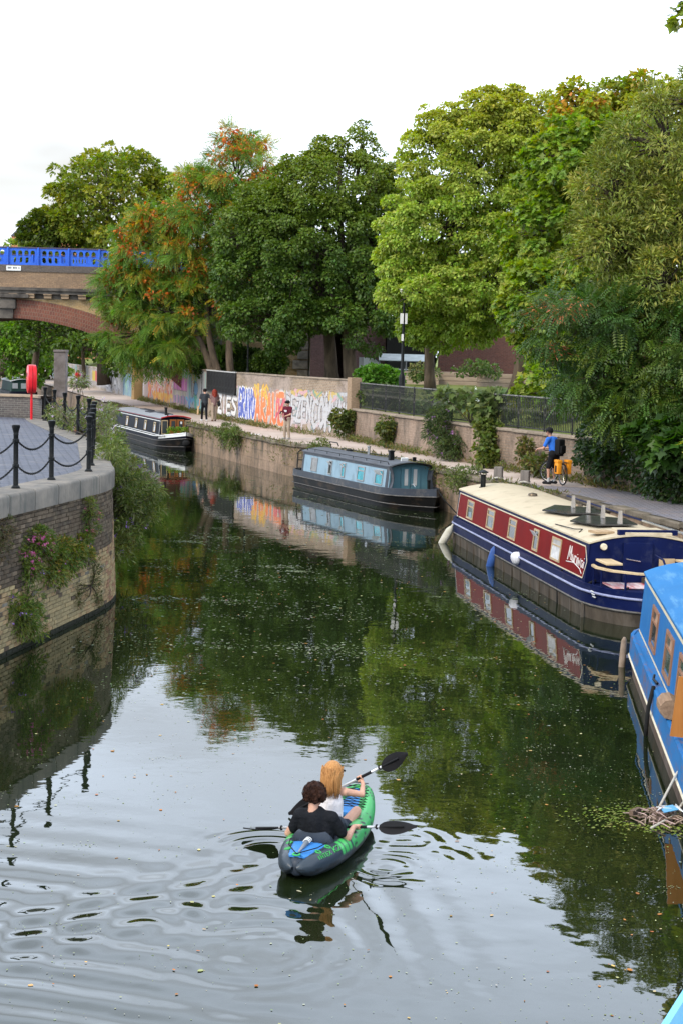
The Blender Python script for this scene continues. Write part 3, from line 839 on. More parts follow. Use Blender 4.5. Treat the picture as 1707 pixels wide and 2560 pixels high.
# coping slabs of the wall
m_gcop = M('wall_coping', (0.30, 0.24, 0.18), (0.20, 0.16, 0.12), scale=3, rough=0.95, bump=0.5, jitter=0.15)
gcum = gs_
pos = 0.3
while pos < gs_[-1] - 0.8:
    if not (24.9 < pos < 32.4):
        a = along(gp_, gcum, pos); b2 = along(gp_, gcum, pos + 1.2); d = b2 - a; an = math.atan2(d[1], d[0]); c = (a + b2) / 2
        MB().rbox((0, 0, 0), (1.19, 0.46, 0.07), 0.015).build('coping_slab', m_gcop, graf, loc=(c[0] - math.sin(an) * .18, c[1] + math.cos(an) * .18, 4.03 + rb.uniform(-.008, .008)), rot=(0, 0, an))
    pos += 1.2
# dark recess with rails in the wall; its shade is drawn as black boards
op = thing('shaded_recess', 'dark recess, shade drawn as black boards, with white top rail in the graffiti wall', 'panel', (-7.0, 88.2, 1.36))
a = along(gp_, gcum, 25.1); b2 = along(gp_, gcum, 32.6)
mid = along(gp_, gcum, 30.77)
bd = M('recess_shade', (0.018, 0.017, 0.017), (0.008, 0.008, 0.008), scale=6, rough=0.7, bump=0.3, dirt=(0.1, 0.1, 0.1), dscale=9, streak=(6, 6, .6))
for (p0, p1, cnt) in ((a, mid, 7), (mid, b2, 3)):
    d = p1 - p0; an = math.atan2(d[1], d[0]); ln = np.hypot(*d) / cnt
    for k_ in range(cnt):
        c = p0 + d * ((k_ + .5) / cnt)
        MB().box((0, 0, 0), (ln - 0.03, 0.07, 1.12)).build('shade_board', bd, op, loc=(c[0] + math.sin(an) * .06 + 7.0, c[1] - math.cos(an) * .06 - 88.2, 3.44 - 1.36), rot=(0, 0, an))
    c = (p0 + p1) / 2
    MB().box((0, 0, 0), (np.hypot(*d), 0.10, 0.06)).build('top_rail', M('pale_rail', (.45, .44, .42), scale=8, rough=.6), op, loc=(c[0] + math.sin(an) * .06 + 7.0, c[1] - math.cos(an) * .06 - 88.2, 4.035 - 1.36), rot=(0, 0, an))
    MB().box((0, 0, 0), (np.hypot(*d), 0.12, 0.07)).build('bottom_rail', m_iron, op, loc=(c[0] + math.sin(an) * .07 + 7.0, c[1] - math.cos(an) * .07 - 88.2, 2.845 - 1.36), rot=(0, 0, an))

# farther wall beyond the gap, towards the bridge
m_farwall = brick_mat('far_wall_brick', (0.33, 0.27, 0.21), (0.27, 0.21, 0.16), (0.33, 0.3, 0.25), stain=(0.15, 0.13, 0.11), stain_amt=0.6, col=True, plaster=(0.42, 0.38, 0.36))
fw = [(-38, 199), (-27.5, 160), (-21.0, 138), (-16.3, 121.5)]
fp_, fs_ = resample(fw, 0.08)
me, (fn, fz) = wall_strip(fp_, fs_, 1.2, 3.35, -0.4, 'painted_wall', m_farwall, dz=0.08)
SS, ZZ = np.meshgrid(fs_, np.linspace(1.2, 3.35, fz)); RGBA = np.zeros(SS.shape + (4,), np.float32)
e_ = fs_[-1]
rect(e_ - 30, e_, 1.6, 3.2, (.36, .35, .38), .6)
rect(e_ - 26, e_ - 19, 2.1, 3.0, (.62, .46, .05), .9); rect(e_ - 24, e_ - 21, 2.1, 3.0, (.55, .08, .09), .95)
word('SUAW', e_ - 17, e_ - 7, 1.9, 3.0, (.65, .62, .6), (.03, .03, .03), .16, .09)
rect(e_ - 6, e_, 1.4, 3.2, (.12, .28, .34), .9); blot(e_ - 6, e_, 1.4, 3.0, [(.1, .16, .3), (.2, .4, .3)], 14, .1, .25)
rect(e_ - 70, e_ - 40, 1.8, 3.2, (.2, .3, .32), .5); blot(e_ - 75, e_ - 35, 1.6, 3.1, [(.12, .34, .36), (.6, .6, .6), (.5, .35, .3)], 40, .1, .35)
ca = me.color_attributes.new('Col', 'FLOAT_COLOR', 'POINT'); full = np.zeros((len(me.vertices), 4), np.float32); full[:fn * fz] = RGBA.reshape(-1, 4); ca.data.foreach_set('color', full.ravel())
tag(link('painted_wall', me), 'distant painted wall with yellow and red graffiti below the bridge', 'wall')
rl = thing('wall_railing', 'thin grey railing on the distant painted wall below the bridge', 'railing', (-18, 127, 3.3))
pts = [(-16.6, 122.5), (-19.5, 132.5)]
for k_ in range(8):
    t_ = k_ / 7; MB().tube([(pts[0][0] + t_ * (pts[1][0] - pts[0][0]) + 18, pts[0][1] + t_ * 10 - 127, 0), (pts[0][0] + t_ * (pts[1][0] - pts[0][0]) + 18, pts[0][1] + t_ * 10 - 127, 1.2)], 0.035, 6).build('upright', M('grey_steel', (.2, .2, .2), rough=.5), rl)
for z_ in (1.2, 0.1):
    MB().tube([(pts[0][0] + 18, pts[0][1] - 127, z_), (pts[1][0] + 18, pts[1][1] - 127, z_)], 0.035, 6).build('rail', MATS['grey_steel'], rl)
# pillar between the two walls and the whitewashed pier under the bridge
m_gate = M('yellow_pillar', (.36, .24, .11), (.26, .17, .08), scale=1.5, rough=.9, bump=.3)
o = MB().rbox((0, 0, 1.15), (1.0, .7, 2.3), .04).build('gate_pillar', m_gate, loc=(-15.5, 117.6, 1.36), rot=(0, 0, R(-72)))
tag(o, 'ochre pillar at the far end of the graffiti wall', 'pillar')
o = MB().rbox((0, 0, 1.7), (.9, .9, 3.4), .06).rbox((0, 0, 3.45), (1.0, 1.0, .2), .05).build('bridge_pier', M('whitewash', (.27, .24, .235), (.15, .13, .12), scale=1.2, rough=.9, bump=.4, dirt=(.12, .1, .09), dscale=2), loc=(-21.3, 118, 1.36))
tag(o, 'whitewashed brick pier standing in the shade under the bridge arch', 'pier')

# ================================================================== lower wall with iron railings, right of the graffiti
LWL = [(0.25, 70.2), (2.5, 62.3), (5.22, 54.66), (6.7, 50.8), (9.9, 42), (12.2, 34), (14, 25)]
lp_, ls_ = resample(LWL, 0.5)
m_lower = brick_mat('lower_wall', (0.25, 0.17, 0.115), (0.18, 0.12, 0.085), (0.20, 0.155, 0.115), bw=0.28, bh=0.095, ms=0.02, stain=(0.05, 0.04, 0.028), stain_amt=0.9, sscale=1.1, bump=1.0, plaster=(0.25, 0.175, 0.125), sstretch=(1.2, 0.4, 1), s_pos=(0.44, 0.68))
me, _ = wall_strip(lp_, ls_, 1.2, 2.72, -0.5, 'stonework', m_lower)
lo = link('retaining_wall', me)
tag(lo, 'crumbling sandy retaining wall below the iron railings', 'wall')
pos = 0.2
lsx = ls_
while pos < 30:
    a = along(lp_, lsx, pos); b2 = along(lp_, lsx, pos + 1.1); d = b2 - a; an = math.atan2(d[1], d[0]); c = (a + b2) / 2
    MB().rbox((0, 0, 0), (1.08, .52, .09), .02).build('coping_slab', m_gcop, lo, loc=(c[0] - math.sin(an) * .2, c[1] + math.cos(an) * .2, 2.75 + rb.uniform(-.012, .012)), rot=(0, rb.uniform(-.01, .01), an))
    pos += 1.1
# end pier of the graffiti wall
o = MB().rbox((0, 0, 1.42), (.5, .5, 2.85), .02).build('wall_end_pier', M('end_pier_brick', (.34, .24, .16), (.24, .17, .11), scale=7, rough=.9, bump=.5, stretch=(1, 1, 3)), loc=(0.42, 70.0, 1.3), rot=(0, 0, R(-68)))
tag(o, 'sandy brick pier closing the right end of the graffiti wall', 'pier')
rt = thing('iron_railing', 'black iron railing with pale bar tops along the retaining wall', 'railing', (0.6, 69.6, 2.79))
rp_ = offset_line(lp_, -0.28)
m_rail = M('railing_paint', (.035, .037, .037), (.02, .02, .02), scale=12, rough=.4, dirt=(.15, .14, .12), dscale=8)
bar_me = MB().tube([(0, 0, 0), (0, 0, 1.10)], .015, 5).mesh('bar', m_rail)
pst_me = MB().box((0, 0, .6), (.055, .055, 1.2)).mesh('post', m_rail)
pos = 0.6; k_ = 0
while pos < 24.5:
    c = along(rp_, lsx, pos)
    if k_ % 16 == 0: link('post', pst_me, rt, (c[0] - .6, c[1] - 69.6, -.02))
    else: link('bar', bar_me, rt, (c[0] - .6, c[1] - 69.6, .06))
    pos += .118; k_ += 1
tp = [along(rp_, lsx, q) for q in np.arange(.5, 25, 1.2)]
for z_, r_ in ((1.13, .028), (.09, .022)):
    MB().tube([(q[0] - .6, q[1] - 69.6, z_) for q in tp], r_, 6).build('rail', M('rail_pale', (.22, .21, .19), (.07, .07, .07), scale=6, rough=.5) if z_ > 1 else m_rail, rt)

# ================================================================== brick arch bridge
BX, BY = -21.5, 100.0
br = thing('arch_bridge', 'brick arch bridge with a bright blue iron parapet across the canal', 'bridge', (BX, BY, 0))
m_ring = brick_mat('arch_brick', (0.17, 0.058, 0.036), (0.12, 0.042, 0.03), (0.16, 0.105, 0.075), bw=0.16, bh=0.24, ms=0.018, stain=(0.18, 0.08, 0.045), stain_amt=0.5, sscale=0.4)
m_stock = brick_mat('stock_brick', (0.42, 0.27, 0.11), (0.34, 0.21, 0.085), (0.34, 0.27, 0.18), stain=(0.13, 0.09, 0.05), stain_amt=0.6, sscale=0.35)
m_up = brick_mat('parapet_brick', (0.30, 0.19, 0.105), (0.23, 0.145, 0.085), (0.16, 0.12, 0.09), stain=(0.08, 0.06, 0.045), stain_amt=0.6, sscale=0.4)
m_dk = brick_mat('sooty_brick', (0.10, 0.08, 0.07), (0.075, 0.06, 0.055), (0.13, 0.11, 0.09), stain=(0.03, 0.03, 0.03), stain_amt=0.6)
m_sst = M('sooty_stone', (.20, .17, .14), (.045, .04, .037), scale=.9, rough=.9, bump=.3)
m_blue = M('parapet_blue', (0.035, 0.13, 0.58), (0.028, 0.10, 0.48), scale=2, rough=.45, dirt=(.05, .08, .2), dscale=2)
Rr, Zc = 17.0, 6.88 - 17.0
half, TH, DEP = 11.2, 1.22, 8.0
amax = math.asin(half / Rr)
def quadstrip(name, mat, rows, uvs, parent):
    n_ = len(rows[0]); V = np.concatenate([np.array(r_, float) for r_ in rows]); U = np.concatenate([np.array(u_, float) for u_ in uvs])
    i = np.arange(n_ - 1); F_ = np.concatenate([np.stack([k * n_ + i, k * n_ + i + 1, (k + 1) * n_ + i + 1, (k + 1) * n_ + i], 1) for k in range(len(rows) - 1)])
    return link(name, arr_mesh(name, V, F_, mat, uv=U), parent)
an = np.linspace(-amax, amax, 49)
inn = [(Rr * math.sin(a), 0, Zc + Rr * math.cos(a)) for a in an]
out_ = [((Rr + TH) * math.sin(a), 0, Zc + (Rr + TH) * math.cos(a)) for a in an]
quadstrip('arch_ring', m_ring, [[(x, -.06, z) for x, y, z in inn], [(x, -.06, z) for x, y, z in out_], [(x, .3, z) for x, y, z in out_]], [np.c_[(an * Rr), np.zeros(49)], np.c_[an * Rr, np.full(49, TH)], np.c_[an * Rr, np.full(49, TH + .3)]], br)
quadstrip('soffit', m_ring, [[(x, -.06, z) for x, y, z in inn], [(x, DEP, z) for x, y, z in inn]], [np.c_[an * Rr, np.zeros(49)], np.c_[an * Rr, np.full(49, DEP)]], br)
ztop = 8.12
xs = np.linspace(-13.5, 16, 60)
def ext(x):
    v = (Rr + TH) ** 2 - x * x
    return Zc + math.sqrt(v) if abs(x) < (Rr + TH) * math.sin(amax) else 0.6
quadstrip('spandrel_wall', m_stock, [[(x, 0, min(ztop, ext(x) - .05)) for x in xs], [(x, 0, ztop) for x in xs]], [[(x, min(ztop, ext(x))) for x in xs], [(x, ztop) for x in xs]], br)
def slab(name, mat, x0, x1, y0, y1, z0, z1):
    g = MB().box(((x0 + x1) / 2, (y0 + y1) / 2, (z0 + z1) / 2), (x1 - x0, y1 - y0, z1 - z0))
    me = g.mesh(name, mat); u_ = me.uv_layers.new(name='UVMap')
    for p in me.polygons:
        for li in p.loop_indices:
            v = me.vertices[me.loops[li].vertex_index].co
            u_.data[li].uv = (v.x, v.z) if abs(p.normal.y) > .5 else ((v.y, v.z) if abs(p.normal.x) > .5 else (v.x, v.y))
    return link(name, me, br)
slab('frieze', m_sst, -14, 17, -.02, .3, 8.12, 8.42)
slab('cornice', m_sst, -14, 17, -.42, .3, 8.42, 8.62)
slab('cornice', m_sst, -14, 17, -.55, .3, 8.622, 8.80)
slab('upper_wall', m_up, -14, 17, -.10, .3, 8.80, 9.80)
slab('plinth_course', m_dk, -14, 17, -.16, .3, 9.802, 10.22)
slab('deck', m_dk, -14, 17, .3, DEP - .3, 8.7, 9.3)
slab('back_wall', m_up, -14, 17, DEP - .3, DEP, 8.2, 10.2)
slab('abutment', m_stock, 11.1, 17, .05, DEP, -.5, 8.1)
slab('abutment', m_stock, -14, -11.1, .05, DEP, -.5, 8.1)
dm = MB().box((0, 0, 0), (.48, .36, .22)).box((0, -.05, .13), (.52, .46, .06))
dme = dm.mesh('dentil', M('dentil_stone', (.34, .24, .15), (.22, .15, .10), scale=3, rough=.9, bump=.2, jitter=.2))
for k in range(22):
    link('dentil', dme, br, (1.55 + 1.09 * (k - 12) , -.18, 8.26))
ks = MB().loft([[(-.42, y, 6.85), (.42, y, 6.85), (.52, y, 8.1), (-.52, y, 8.1)] for y in (-.30, -.05)])
ks.build('keystone', m_sst, br)
MB().rbox((0, -.2, 7.75), (1.25, .4, .6), .06).build('keystone_cap', m_sst, br)
MB().box((0.5, -.28, 8.27), (1.9, .5, .24)).build('keystone_corbel', m_sst, br)
# parapet of pierced iron panels
PW = 1.92
def pierced(w_, z0, z1, slots, sw, sz0, sz1, th=.05):
    b = MB(); cell = w_ / slots; ns = 8
    for k in range(slots):
        cx = -w_ / 2 + cell * (k + .5); r_ = sw / 2
        hole = []
        for i in range(ns + 1):
            a = PI * i / ns; hole.append((cx + r_ * math.cos(a), sz1 - r_ + r_ * math.sin(a)))
        for i in range(ns + 1):
            a = PI + PI * i / ns; hole.append((cx + r_ * math.cos(a), sz0 + r_ + r_ * math.sin(a)))
        hw = cell / 2; n_ = len(hole); outer = []
        for (x, z) in hole:
            dx, dz_ = x - cx, z - (sz0 + sz1) / 2
            if z >= sz1 - r_ - 1e-6: zz = z1; t_ = (x - cx) / r_; xx = cx + hw * max(-1, min(1, t_ * 1.0)); 
            else: zz = z0; t_ = (x - cx) / r_; xx = cx + hw * max(-1, min(1, t_))
            outer.append((xx, zz))
        vs = [(x, y, z) for y in (-th / 2, th / 2) for (x, z) in hole] + [(x, y, z) for y in (-th / 2, th / 2) for (x, z) in outer]
        fs = []
        for i in range(n_):
            j = (i + 1) % n_
            fs += [(i, j, 2 * n_ + j, 2 * n_ + i), (n_ + j, n_ + i, 3 * n_ + i, 3 * n_ + j), (i, n_ + i, n_ + j, j), (2 * n_ + i, 2 * n_ + j, 3 * n_ + j, 3 * n_ + i)]
        b.add(vs, fs)
    return b
pan = pierced(PW - .34, 10.22, 11.27, 4, .27, 10.36, 11.14)
pan.box((-PW / 2 + .085, 0, 10.745), (.165, .048, 1.05)).box((PW / 2 - .085, 0, 10.745), (.165, .048, 1.05))
pan_me = pan.mesh('parapet_panel', m_blue, fix=False)
tr_me = MB().box((0, 0, 11.31), (PW, .14, .08)).mesh('top_rail', M('rail_rust', (.10, .06, .04), (.05, .06, .14), scale=3, rough=.7))
po_me = MB().rbox((0, -.04, 10.6), (.10, .17, 1.42), .02).mesh('parapet_post', m_blue)
for row, yy in ((0, .0), (1, DEP - .15)):
    for k in range(14):
        x = -14 + PW * (k + .5) + .62
        o = link('parapet_panel', pan_me, br, (x, yy, 0))
        link('top_rail', tr_me, o)
        p_ = link('parapet_post', po_me, br, (x + PW / 2, yy - .03, 0 if row == 0 else .001))
o = MB().box((0, 0, 0), (.92, .03, .30)).build('name_plate', M('plate_white', (.75, .75, .72), scale=5, rough=.5), br, loc=(0.45, -.19, 10.0))
for k in range(9):
    MB().box((-.34 + k * .085, -.018, .02), (.05, .006, .12)).build('plate_letter', m_iron, o) if k % 4 != 3 else None

# ================================================================== buildings behind the trees
bA = thing('stock_brick_house', 'yellow stock brick house with rough stone quoins behind the trees', 'house', (-5.4, 95, 3.6))
def facade(parent, name, mat, x0, x1, y, z0, z1, dep=.5):
    g = MB().box(((x0 + x1) / 2, y + dep / 2, (z0 + z1) / 2), (x1 - x0, dep, z1 - z0)); me = g.mesh(name, mat); u_ = me.uv_layers.new(name='UVMap')
    for lp in me.loops:
        v = me.vertices[lp.vertex_index].co; u_.data[lp.index].uv = (v.x + v.y, v.z)
    return link(name, me, parent)
facade(bA, 'wall', brick_mat('house_stock', (0.40, 0.26, 0.11), (0.31, 0.20, 0.09), (0.36, 0.30, 0.21), stain=(0.2, 0.14, 0.08), stain_amt=.6, sscale=.5), -3.1, 3.15, 0, -.5, 5.2, 6)
m_quoin = M('quoin_stone', (.30, .27, .235), (.17, .15, .135), scale=4, rough=.95, bump=1.0, jitter=.12)
for k in range(9):
    w_ = .95 if k % 2 else .66
    MB().rbox((3.17 - w_ / 2, -.06, .28 + k * .58), (w_, .25, .53), .05).build('quoin', m_quoin, bA)
    MB().rbox((-2.65 + (w_ - .66) / 2, -.06, .28 + k * .58), (w_, .25, .53), .05).build('quoin', m_quoin, bA)
MB().loft([[(-3.4, -.4, 5.2), (3.5, -.4, 5.2), (3.5, 6.4, 5.2), (-3.4, 6.4, 5.2)], [(-2, 2.8, 6.6), (2, 2.8, 6.6), (2, 3.2, 6.6), (-2, 3.2, 6.6)]]).build('roof', M('slate', (.07, .07, .08), (.04, .04, .045), scale=3, rough=.7), bA)
w_ = MB().box((.6, -.02, 3.9), (1.2, .12, 1.7)).build('window', M('white_frame', (.6, .6, .57), scale=3, rough=.5), bA); MB().box((.6, -.09, 3.9), (1.04, .03, 1.54)).build('pane', glass_mat('dark_glass'), w_)
bB = thing('purple_brick_block', 'dark purple brick block with a black doorway beside the house', 'building', (0.4, 94, 3.6))
m_purp = brick_mat('purple_brick', (0.125, 0.065, 0.062), (0.095, 0.05, 0.05), (0.10, 0.075, 0.07), stain=(.05, .03, .03), stain_amt=.5)
facade(bB, 'wall', m_purp, -2.5, -1.55, 0, -.5, 5.2, 5); facade(bB, 'wall', m_purp, -0.05, 1.95, 0, -.5, 5.2, 5); facade(bB, 'wall', m_purp, -1.55, -.05, 0, 3.2, 5.2, 5)
facade(bB, 'wall', m_purp, -1.55, -.05, 4.0, -.5, 3.2, .4)
MB().box((-.25, 2.4, 5.3), (4.6, 5.2, .2)).build('roof', MATS['slate'], bB)
bC = thing('red_brick_wall', 'long red brick wall behind the allotment beds', 'wall', (7, 92, 3.6))
m_redb = brick_mat('red_brick', (0.13, 0.045, 0.033), (0.095, 0.032, 0.026), (0.11, 0.08, 0.065), stain=(.09, .035, .03), stain_amt=.5)
facade(bC, 'brickwork', m_redb, -1.6, 16, 0, -.4, 3.6, .5); MB().box((7.2, .25, 3.66), (17.8, .6, .12)).build('coping', m_gcop, bC)
bD = thing('dark_shed', 'dark shed behind the trees left of the red brick wall', 'shed', (3.6, 93, 3.6))
facade(bD, 'wall', M('dark_boards', (.02, .019, .018), scale=3, rough=.9), -1.2, 1.7, 0, -.4, 3.4, 3); MB().box((.25, 1.5, 3.5), (3.3, 3.4, .15)).build('roof', MATS['slate'], bD)
# cold frame, raised beds, parked car bonnet
cf = thing('glass_cold_frame', 'pale glazed lean-to frame standing on the lawn behind the lamp post', 'cold frame', (3.1, 86, 3.62))
MB().loft([[(-1.3, 0, 1.25), (1.6, 0, 1.25), (1.6, 1.2, 1.6), (-1.3, 1.2, 1.6)], [(-1.3, 0, 1.29), (1.6, 0, 1.29), (1.6, 1.2, 1.64), (-1.3, 1.2, 1.64)]]).build('glazed_roof', M('frosted_sheet', (.40, .44, .44), (.28, .32, .32), scale=3, rough=.3), cf)
for x in (-1.25, .2, 1.55):
    MB().box((x, .02, .62), (.06, .06, 1.25)).build('leg', MATS['grey_steel'], cf); MB().box((x, 1.18, .78), (.06, .06, 1.58)).build('leg', MATS['grey_steel'], cf)
MB().box((.15, .02, .8), (2.9, .05, .06)).build('rail', MATS['pale_rail'], cf)
m_plank = M('bed_plank', (.40, .31, .24), (.26, .2, .15), scale=4, rough=.85, bump=.3, stretch=(.3, 1, 3), jitter=.15)
for i, (x, y, ln, lab) in enumerate([(3.4, 84.5, 3.2, 'weathered timber raised bed left of the park tree trunk'), (6.3, 85.5, 3.6, 'weathered timber raised bed between the two park trunks'), (8.6, 82.5, 3.4, 'weathered timber raised bed right of the park trunks, nearer')]):
    t_ = thing('raised_bed', lab, 'planter', (x, y, 3.62), R(-4), 'allotment beds on the lawn')
    for k in range(3):
        MB().rbox((0, 0, .14 + k * .24), (ln, .06, .22), .01).build('plank', m_plank, t_); MB().rbox((0, 1.2, .14 + k * .24), (ln, .06, .22), .01).build('plank', m_plank, t_)
    for sx_ in (-1, 1): MB().rbox((sx_ * (ln / 2 - .03), .6, .38), (.05, 1.1, .7), .01).build('end_board', m_plank, t_)
    MB().box((0, .6, .62), (ln - .1, 1.1, .1)).build('soil', m_soil, t_)
cr_ = thing('parked_car', 'white parked car half hidden behind the big park trunk', 'car', (1.75, 88, 3.62), R(8))
b_ = MB().loft([[(x, y, z) for (x, z) in prof_] for y, prof_ in ((-.8, [(-.9, .3), (1.0, .3), (1.0, .75), (.3, .9), (-.3, 1.35), (-.9, 1.4)]), (.8, [(-.9, .3), (1.0, .3), (1.0, .75), (.3, .9), (-.3, 1.35), (-.9, 1.4)]))])
b_.build('body', M('car_white', (.62, .64, .66), scale=2, rough=.25, coat=.5), cr_)
MB().loft([[(-.26, -.6, 1.345), (.28, -.6, .925), (.28, .6, .925), (-.26, .6, 1.345)], [(-.24, -.6, 1.375), (.30, -.6, .955), (.30, .6, .955), (-.24, .6, 1.375)]]).build('windscreen', glass_mat('car_glass', (.04, .10, .09)), cr_)
for x in (-.5, .6):
    for y in (-.72, .72): MB().lathe([(.28, -.1), (.3, -.06), (.3, .06), (.28, .1)], 14, (x, y, .3), 'y').build('wheel', m_iron, cr_)
# lamp post
lt = thing('lamp_post', 'black lamp post with small white sign boards behind the railing', 'lamp post', (2.5, 69.5, 3.35))
MB().lathe([(.14, 0), (.14, .9), (.10, 1.0), (.075, 1.05), (.06, 3), (.05, 4.5), (.02, 4.55)], 12).build('post', m_iron, lt, smooth=40)
m_sign = M('sign_white', (.7, .68, .66), scale=4, rough=.5)
MB().box((-.09, -.09, 3.45), (.15, .03, .46)).build('sign_board', m_sign, lt); MB().box((.10, -.09, 3.45), (.10, .03, .46)).build('sign_board', m_sign, lt)
MB().box((-.04, -.09, 2.62), (.10, .03, .30)).build('sticker', m_sign, lt)
MB().lathe([(.05, 4.5), (.2, 4.6), (.22, 4.72), (.08, 4.8)], 14).build('lantern', M('lantern_white', (.8, .8, .78), scale=3, rough=.3), lt, smooth=True)
lt2 = thing('garden_lamp_post', 'slim black lamp post in front of the clipped hedge', 'lamp post', (-5.6, 90.5, 3.5))
MB().lathe([(.09, 0), (.09, .6), (.05, .7), (.04, 4.2)], 10).build('post', m_iron, lt2); MB().lathe([(.04, 4.2), (.24, 4.3), (.26, 4.45), (.08, 4.55)], 12).build('lantern', MATS['lantern_white'], lt2, smooth=True)
# distant orange brick block above the bridge
bE = thing('orange_brick_building', 'distant orange brick block with dark roof above the bridge parapet', 'building', (-40, 210, 1.9))
facade(bE, 'wall', brick_mat('orange_brick', (0.52, 0.19, 0.075), (0.46, 0.165, 0.065), (0.45, 0.25, 0.15), stain=(.35, .14, .06), stain_amt=.4), -4.6, 6, 0, -.5, 17.6, 8)
MB().loft([[(-4.7, -.2, 17.6), (6.2, -.2, 17.6), (6.2, 8.2, 17.6), (-4.7, 8.2, 17.6)], [(-2.6, 2.5, 20.4), (6.2, 2.5, 20.4), (6.2, 5, 20.4), (-2.6, 5, 20.4)]]).build('roof', MATS['slate'], bE)
for k in range(5):
    w_ = MB().box((-3 + k * 1.9, -.03, 14.6), (.9, .1, 1.5)).build('window', MATS['white_frame'], bE); MB().box((-3 + k * 1.9, -.09, 14.6), (.76, .03, 1.36)).build('pane', MATS['dark_glass'], w_)

# ================================================================== foliage
def unit(v): return v / np.maximum(1e-9, np.linalg.norm(v, axis=-1, keepdims=True))
KITE = (np.array([(0, 0, 0), (.45, .36, .06), (1, 0, -.10), (.45, -.36, .06)], float), np.array([(0, 1, 2), (0, 2, 3)]))
LANCE = (np.array([(0, 0, 0), (.4, .13, .03), (1, 0, -.15), (.4, -.13, .03)], float), np.array([(0, 1, 2), (0, 2, 3)]))
OVAL = (np.array([(0, 0, 0), (.28, .26, .04), (.7, .24, 0), (1, 0, -.12), (.7, -.24, 0), (.28, -.26, .04)], float), np.array([(0, 1, 2), (0, 2, 3), (0, 3, 4), (0, 4, 5)]))
_m = [(0, 0), (-.02, .22), (.10, .50), (.34, .30), (.50, .56), (.62, .22), (1, 0)]
MAPLE = (np.array([(x, y, .05 * abs(y) - .08 * x) for x, y in _m] + [(x, -y, .05 * abs(y) - .08 * x) for x, y in _m[-2:0:-1]], float), np.array([(0, i, i + 1) for i in range(1, 11)]))
def frond(n=6):
    V = []; F_ = []
    for i in range(n):
        x = .12 + .82 * i / n
        for sg in (1, -1):
            k = len(V); l = .22 * (1 - .25 * abs(i / n - .4)); V += [(x, 0, -.2 * x * x), (x + .06, sg * l * .5, -.2 * x * x - .02), (x + .02 + .05, sg * l, -.2 * x * x - .07), (x - .04, sg * l * .5, -.2 * x * x - .02)]
            F_ += [(k, k + 1, k + 2), (k, k + 2, k + 3)]
    k = len(V); V += [(.94, 0, -.18), (1.02, .05, -.22), (1.14, 0, -.27), (1.02, -.05, -.22)]; F_ += [(k, k + 1, k + 2), (k, k + 2, k + 3)]
    return np.array(V, float), np.array(F_)
FROND = frond(6)

def leaf_cloud(name, tmpl, P, T, Nn, size, col, mat, parent=None):
    """one mesh of many leaves: points P, tip directions T, normals Nn"""
    tv, tf = tmpl
    T = unit(T); Bn = unit(np.cross(Nn, T)); Nn = np.cross(T, Bn)
    k = len(tv); n = len(P)
    V = P[:, None, :] + size[:, None, None] * (tv[None, :, 0:1] * T[:, None] + tv[None, :, 1:2] * Bn[:, None] + tv[None, :, 2:3] * Nn[:, None])
    F_ = (np.arange(n) * k)[:, None, None] + tf[None]
    colv = np.repeat(col, k, axis=0)
    return link(name, arr_mesh(name, V.reshape(-1, 3), F_.reshape(-1, 3), mat, col=colv), parent)

GREEN = np.array([1.66, 1.74, 1.08])
def palette(n, cols, rng, idx=None, jit=.18):
    cols = np.array(cols, float)
    if idx is None: idx = rng.integers(0, len(cols), n)
    c = cols[idx] * GREEN * (1 + rng.normal(0, jit, (n, 1)))
    c *= 1 + rng.normal(0, .07, (n, 3))
    return np.clip(c, .004, 1)

def crown(seed, lobes, nclump, rc, nleaf, fill=.14, flat=.62, droop=.45, updir=.55, below=True):
    """clumped leaf points over a set of ellipsoid lobes; returns points, tips, normals, clump ids, clump centres"""
    r_ = np.random.default_rng(seed)
    Lb = np.array(lobes, float)
    area = (Lb[:, 3] * Lb[:, 4] + Lb[:, 3] * Lb[:, 5] + Lb[:, 4] * Lb[:, 5])
    cc = []; cn = []
    while len(cc) < nclump:
        i = r_.choice(len(Lb), p=area / area.sum()); d = unit(r_.normal(size=3))
        if d[2] < -.55 and r_.random() < .6: continue
        q = Lb[i, :3] + Lb[i, 3:6] * d * (r_.uniform(.70, 1.04) + (.10 if r_.random() < .12 else 0))
        ins = (((q - Lb[:, :3]) / Lb[:, 3:6]) ** 2).sum(1) ** .5
        ins[i] = 9
        if ins.min() < .72: continue
        cc.append(q); cn.append(unit(d / Lb[i, 3:6]))
    cc = np.array(cc); cn = np.array(cn)
    crad = rc * r_.uniform(.65, 1.35, nclump)
    w_ = crad ** 2; ci = r_.choice(nclump, size=nleaf, p=w_ / w_.sum())
    d = unit(r_.normal(size=(nleaf, 3)) + .55 * cn[ci] + np.array([0, 0, updir]))
    rr = r_.uniform(.35, 1.0, (nleaf, 1)) ** .5
    P = cc[ci] + d * rr * crad[ci][:, None] * np.array([1, 1, flat])
    Nn = unit(d * .7 + .5 * cn[ci] + np.array([0, 0, .55]) + r_.normal(0, .45, (nleaf, 3)))
    T = unit(d * 1.0 + .4 * cn[ci] + np.array([0, 0, -droop]) + r_.normal(0, .5, (nleaf, 3)))
    nf = int(nleaf * fill)
    li = r_.choice(len(Lb), size=nf, p=area / area.sum())
    Pf = Lb[li, :3] + Lb[li, 3:6] * unit(r_.normal(size=(nf, 3))) * r_.uniform(.2, .8, (nf, 1))
    P = np.concatenate([P, Pf]); Nn = np.concatenate([Nn, unit(r_.normal(size=(nf, 3)) + [0, 0, .6])]); T = np.concatenate([T, unit(r_.normal(size=(nf, 3)))]); ci = np.concatenate([ci, r_.integers(0, nclump, nf)])
    return P, T, Nn, ci, cc, r_

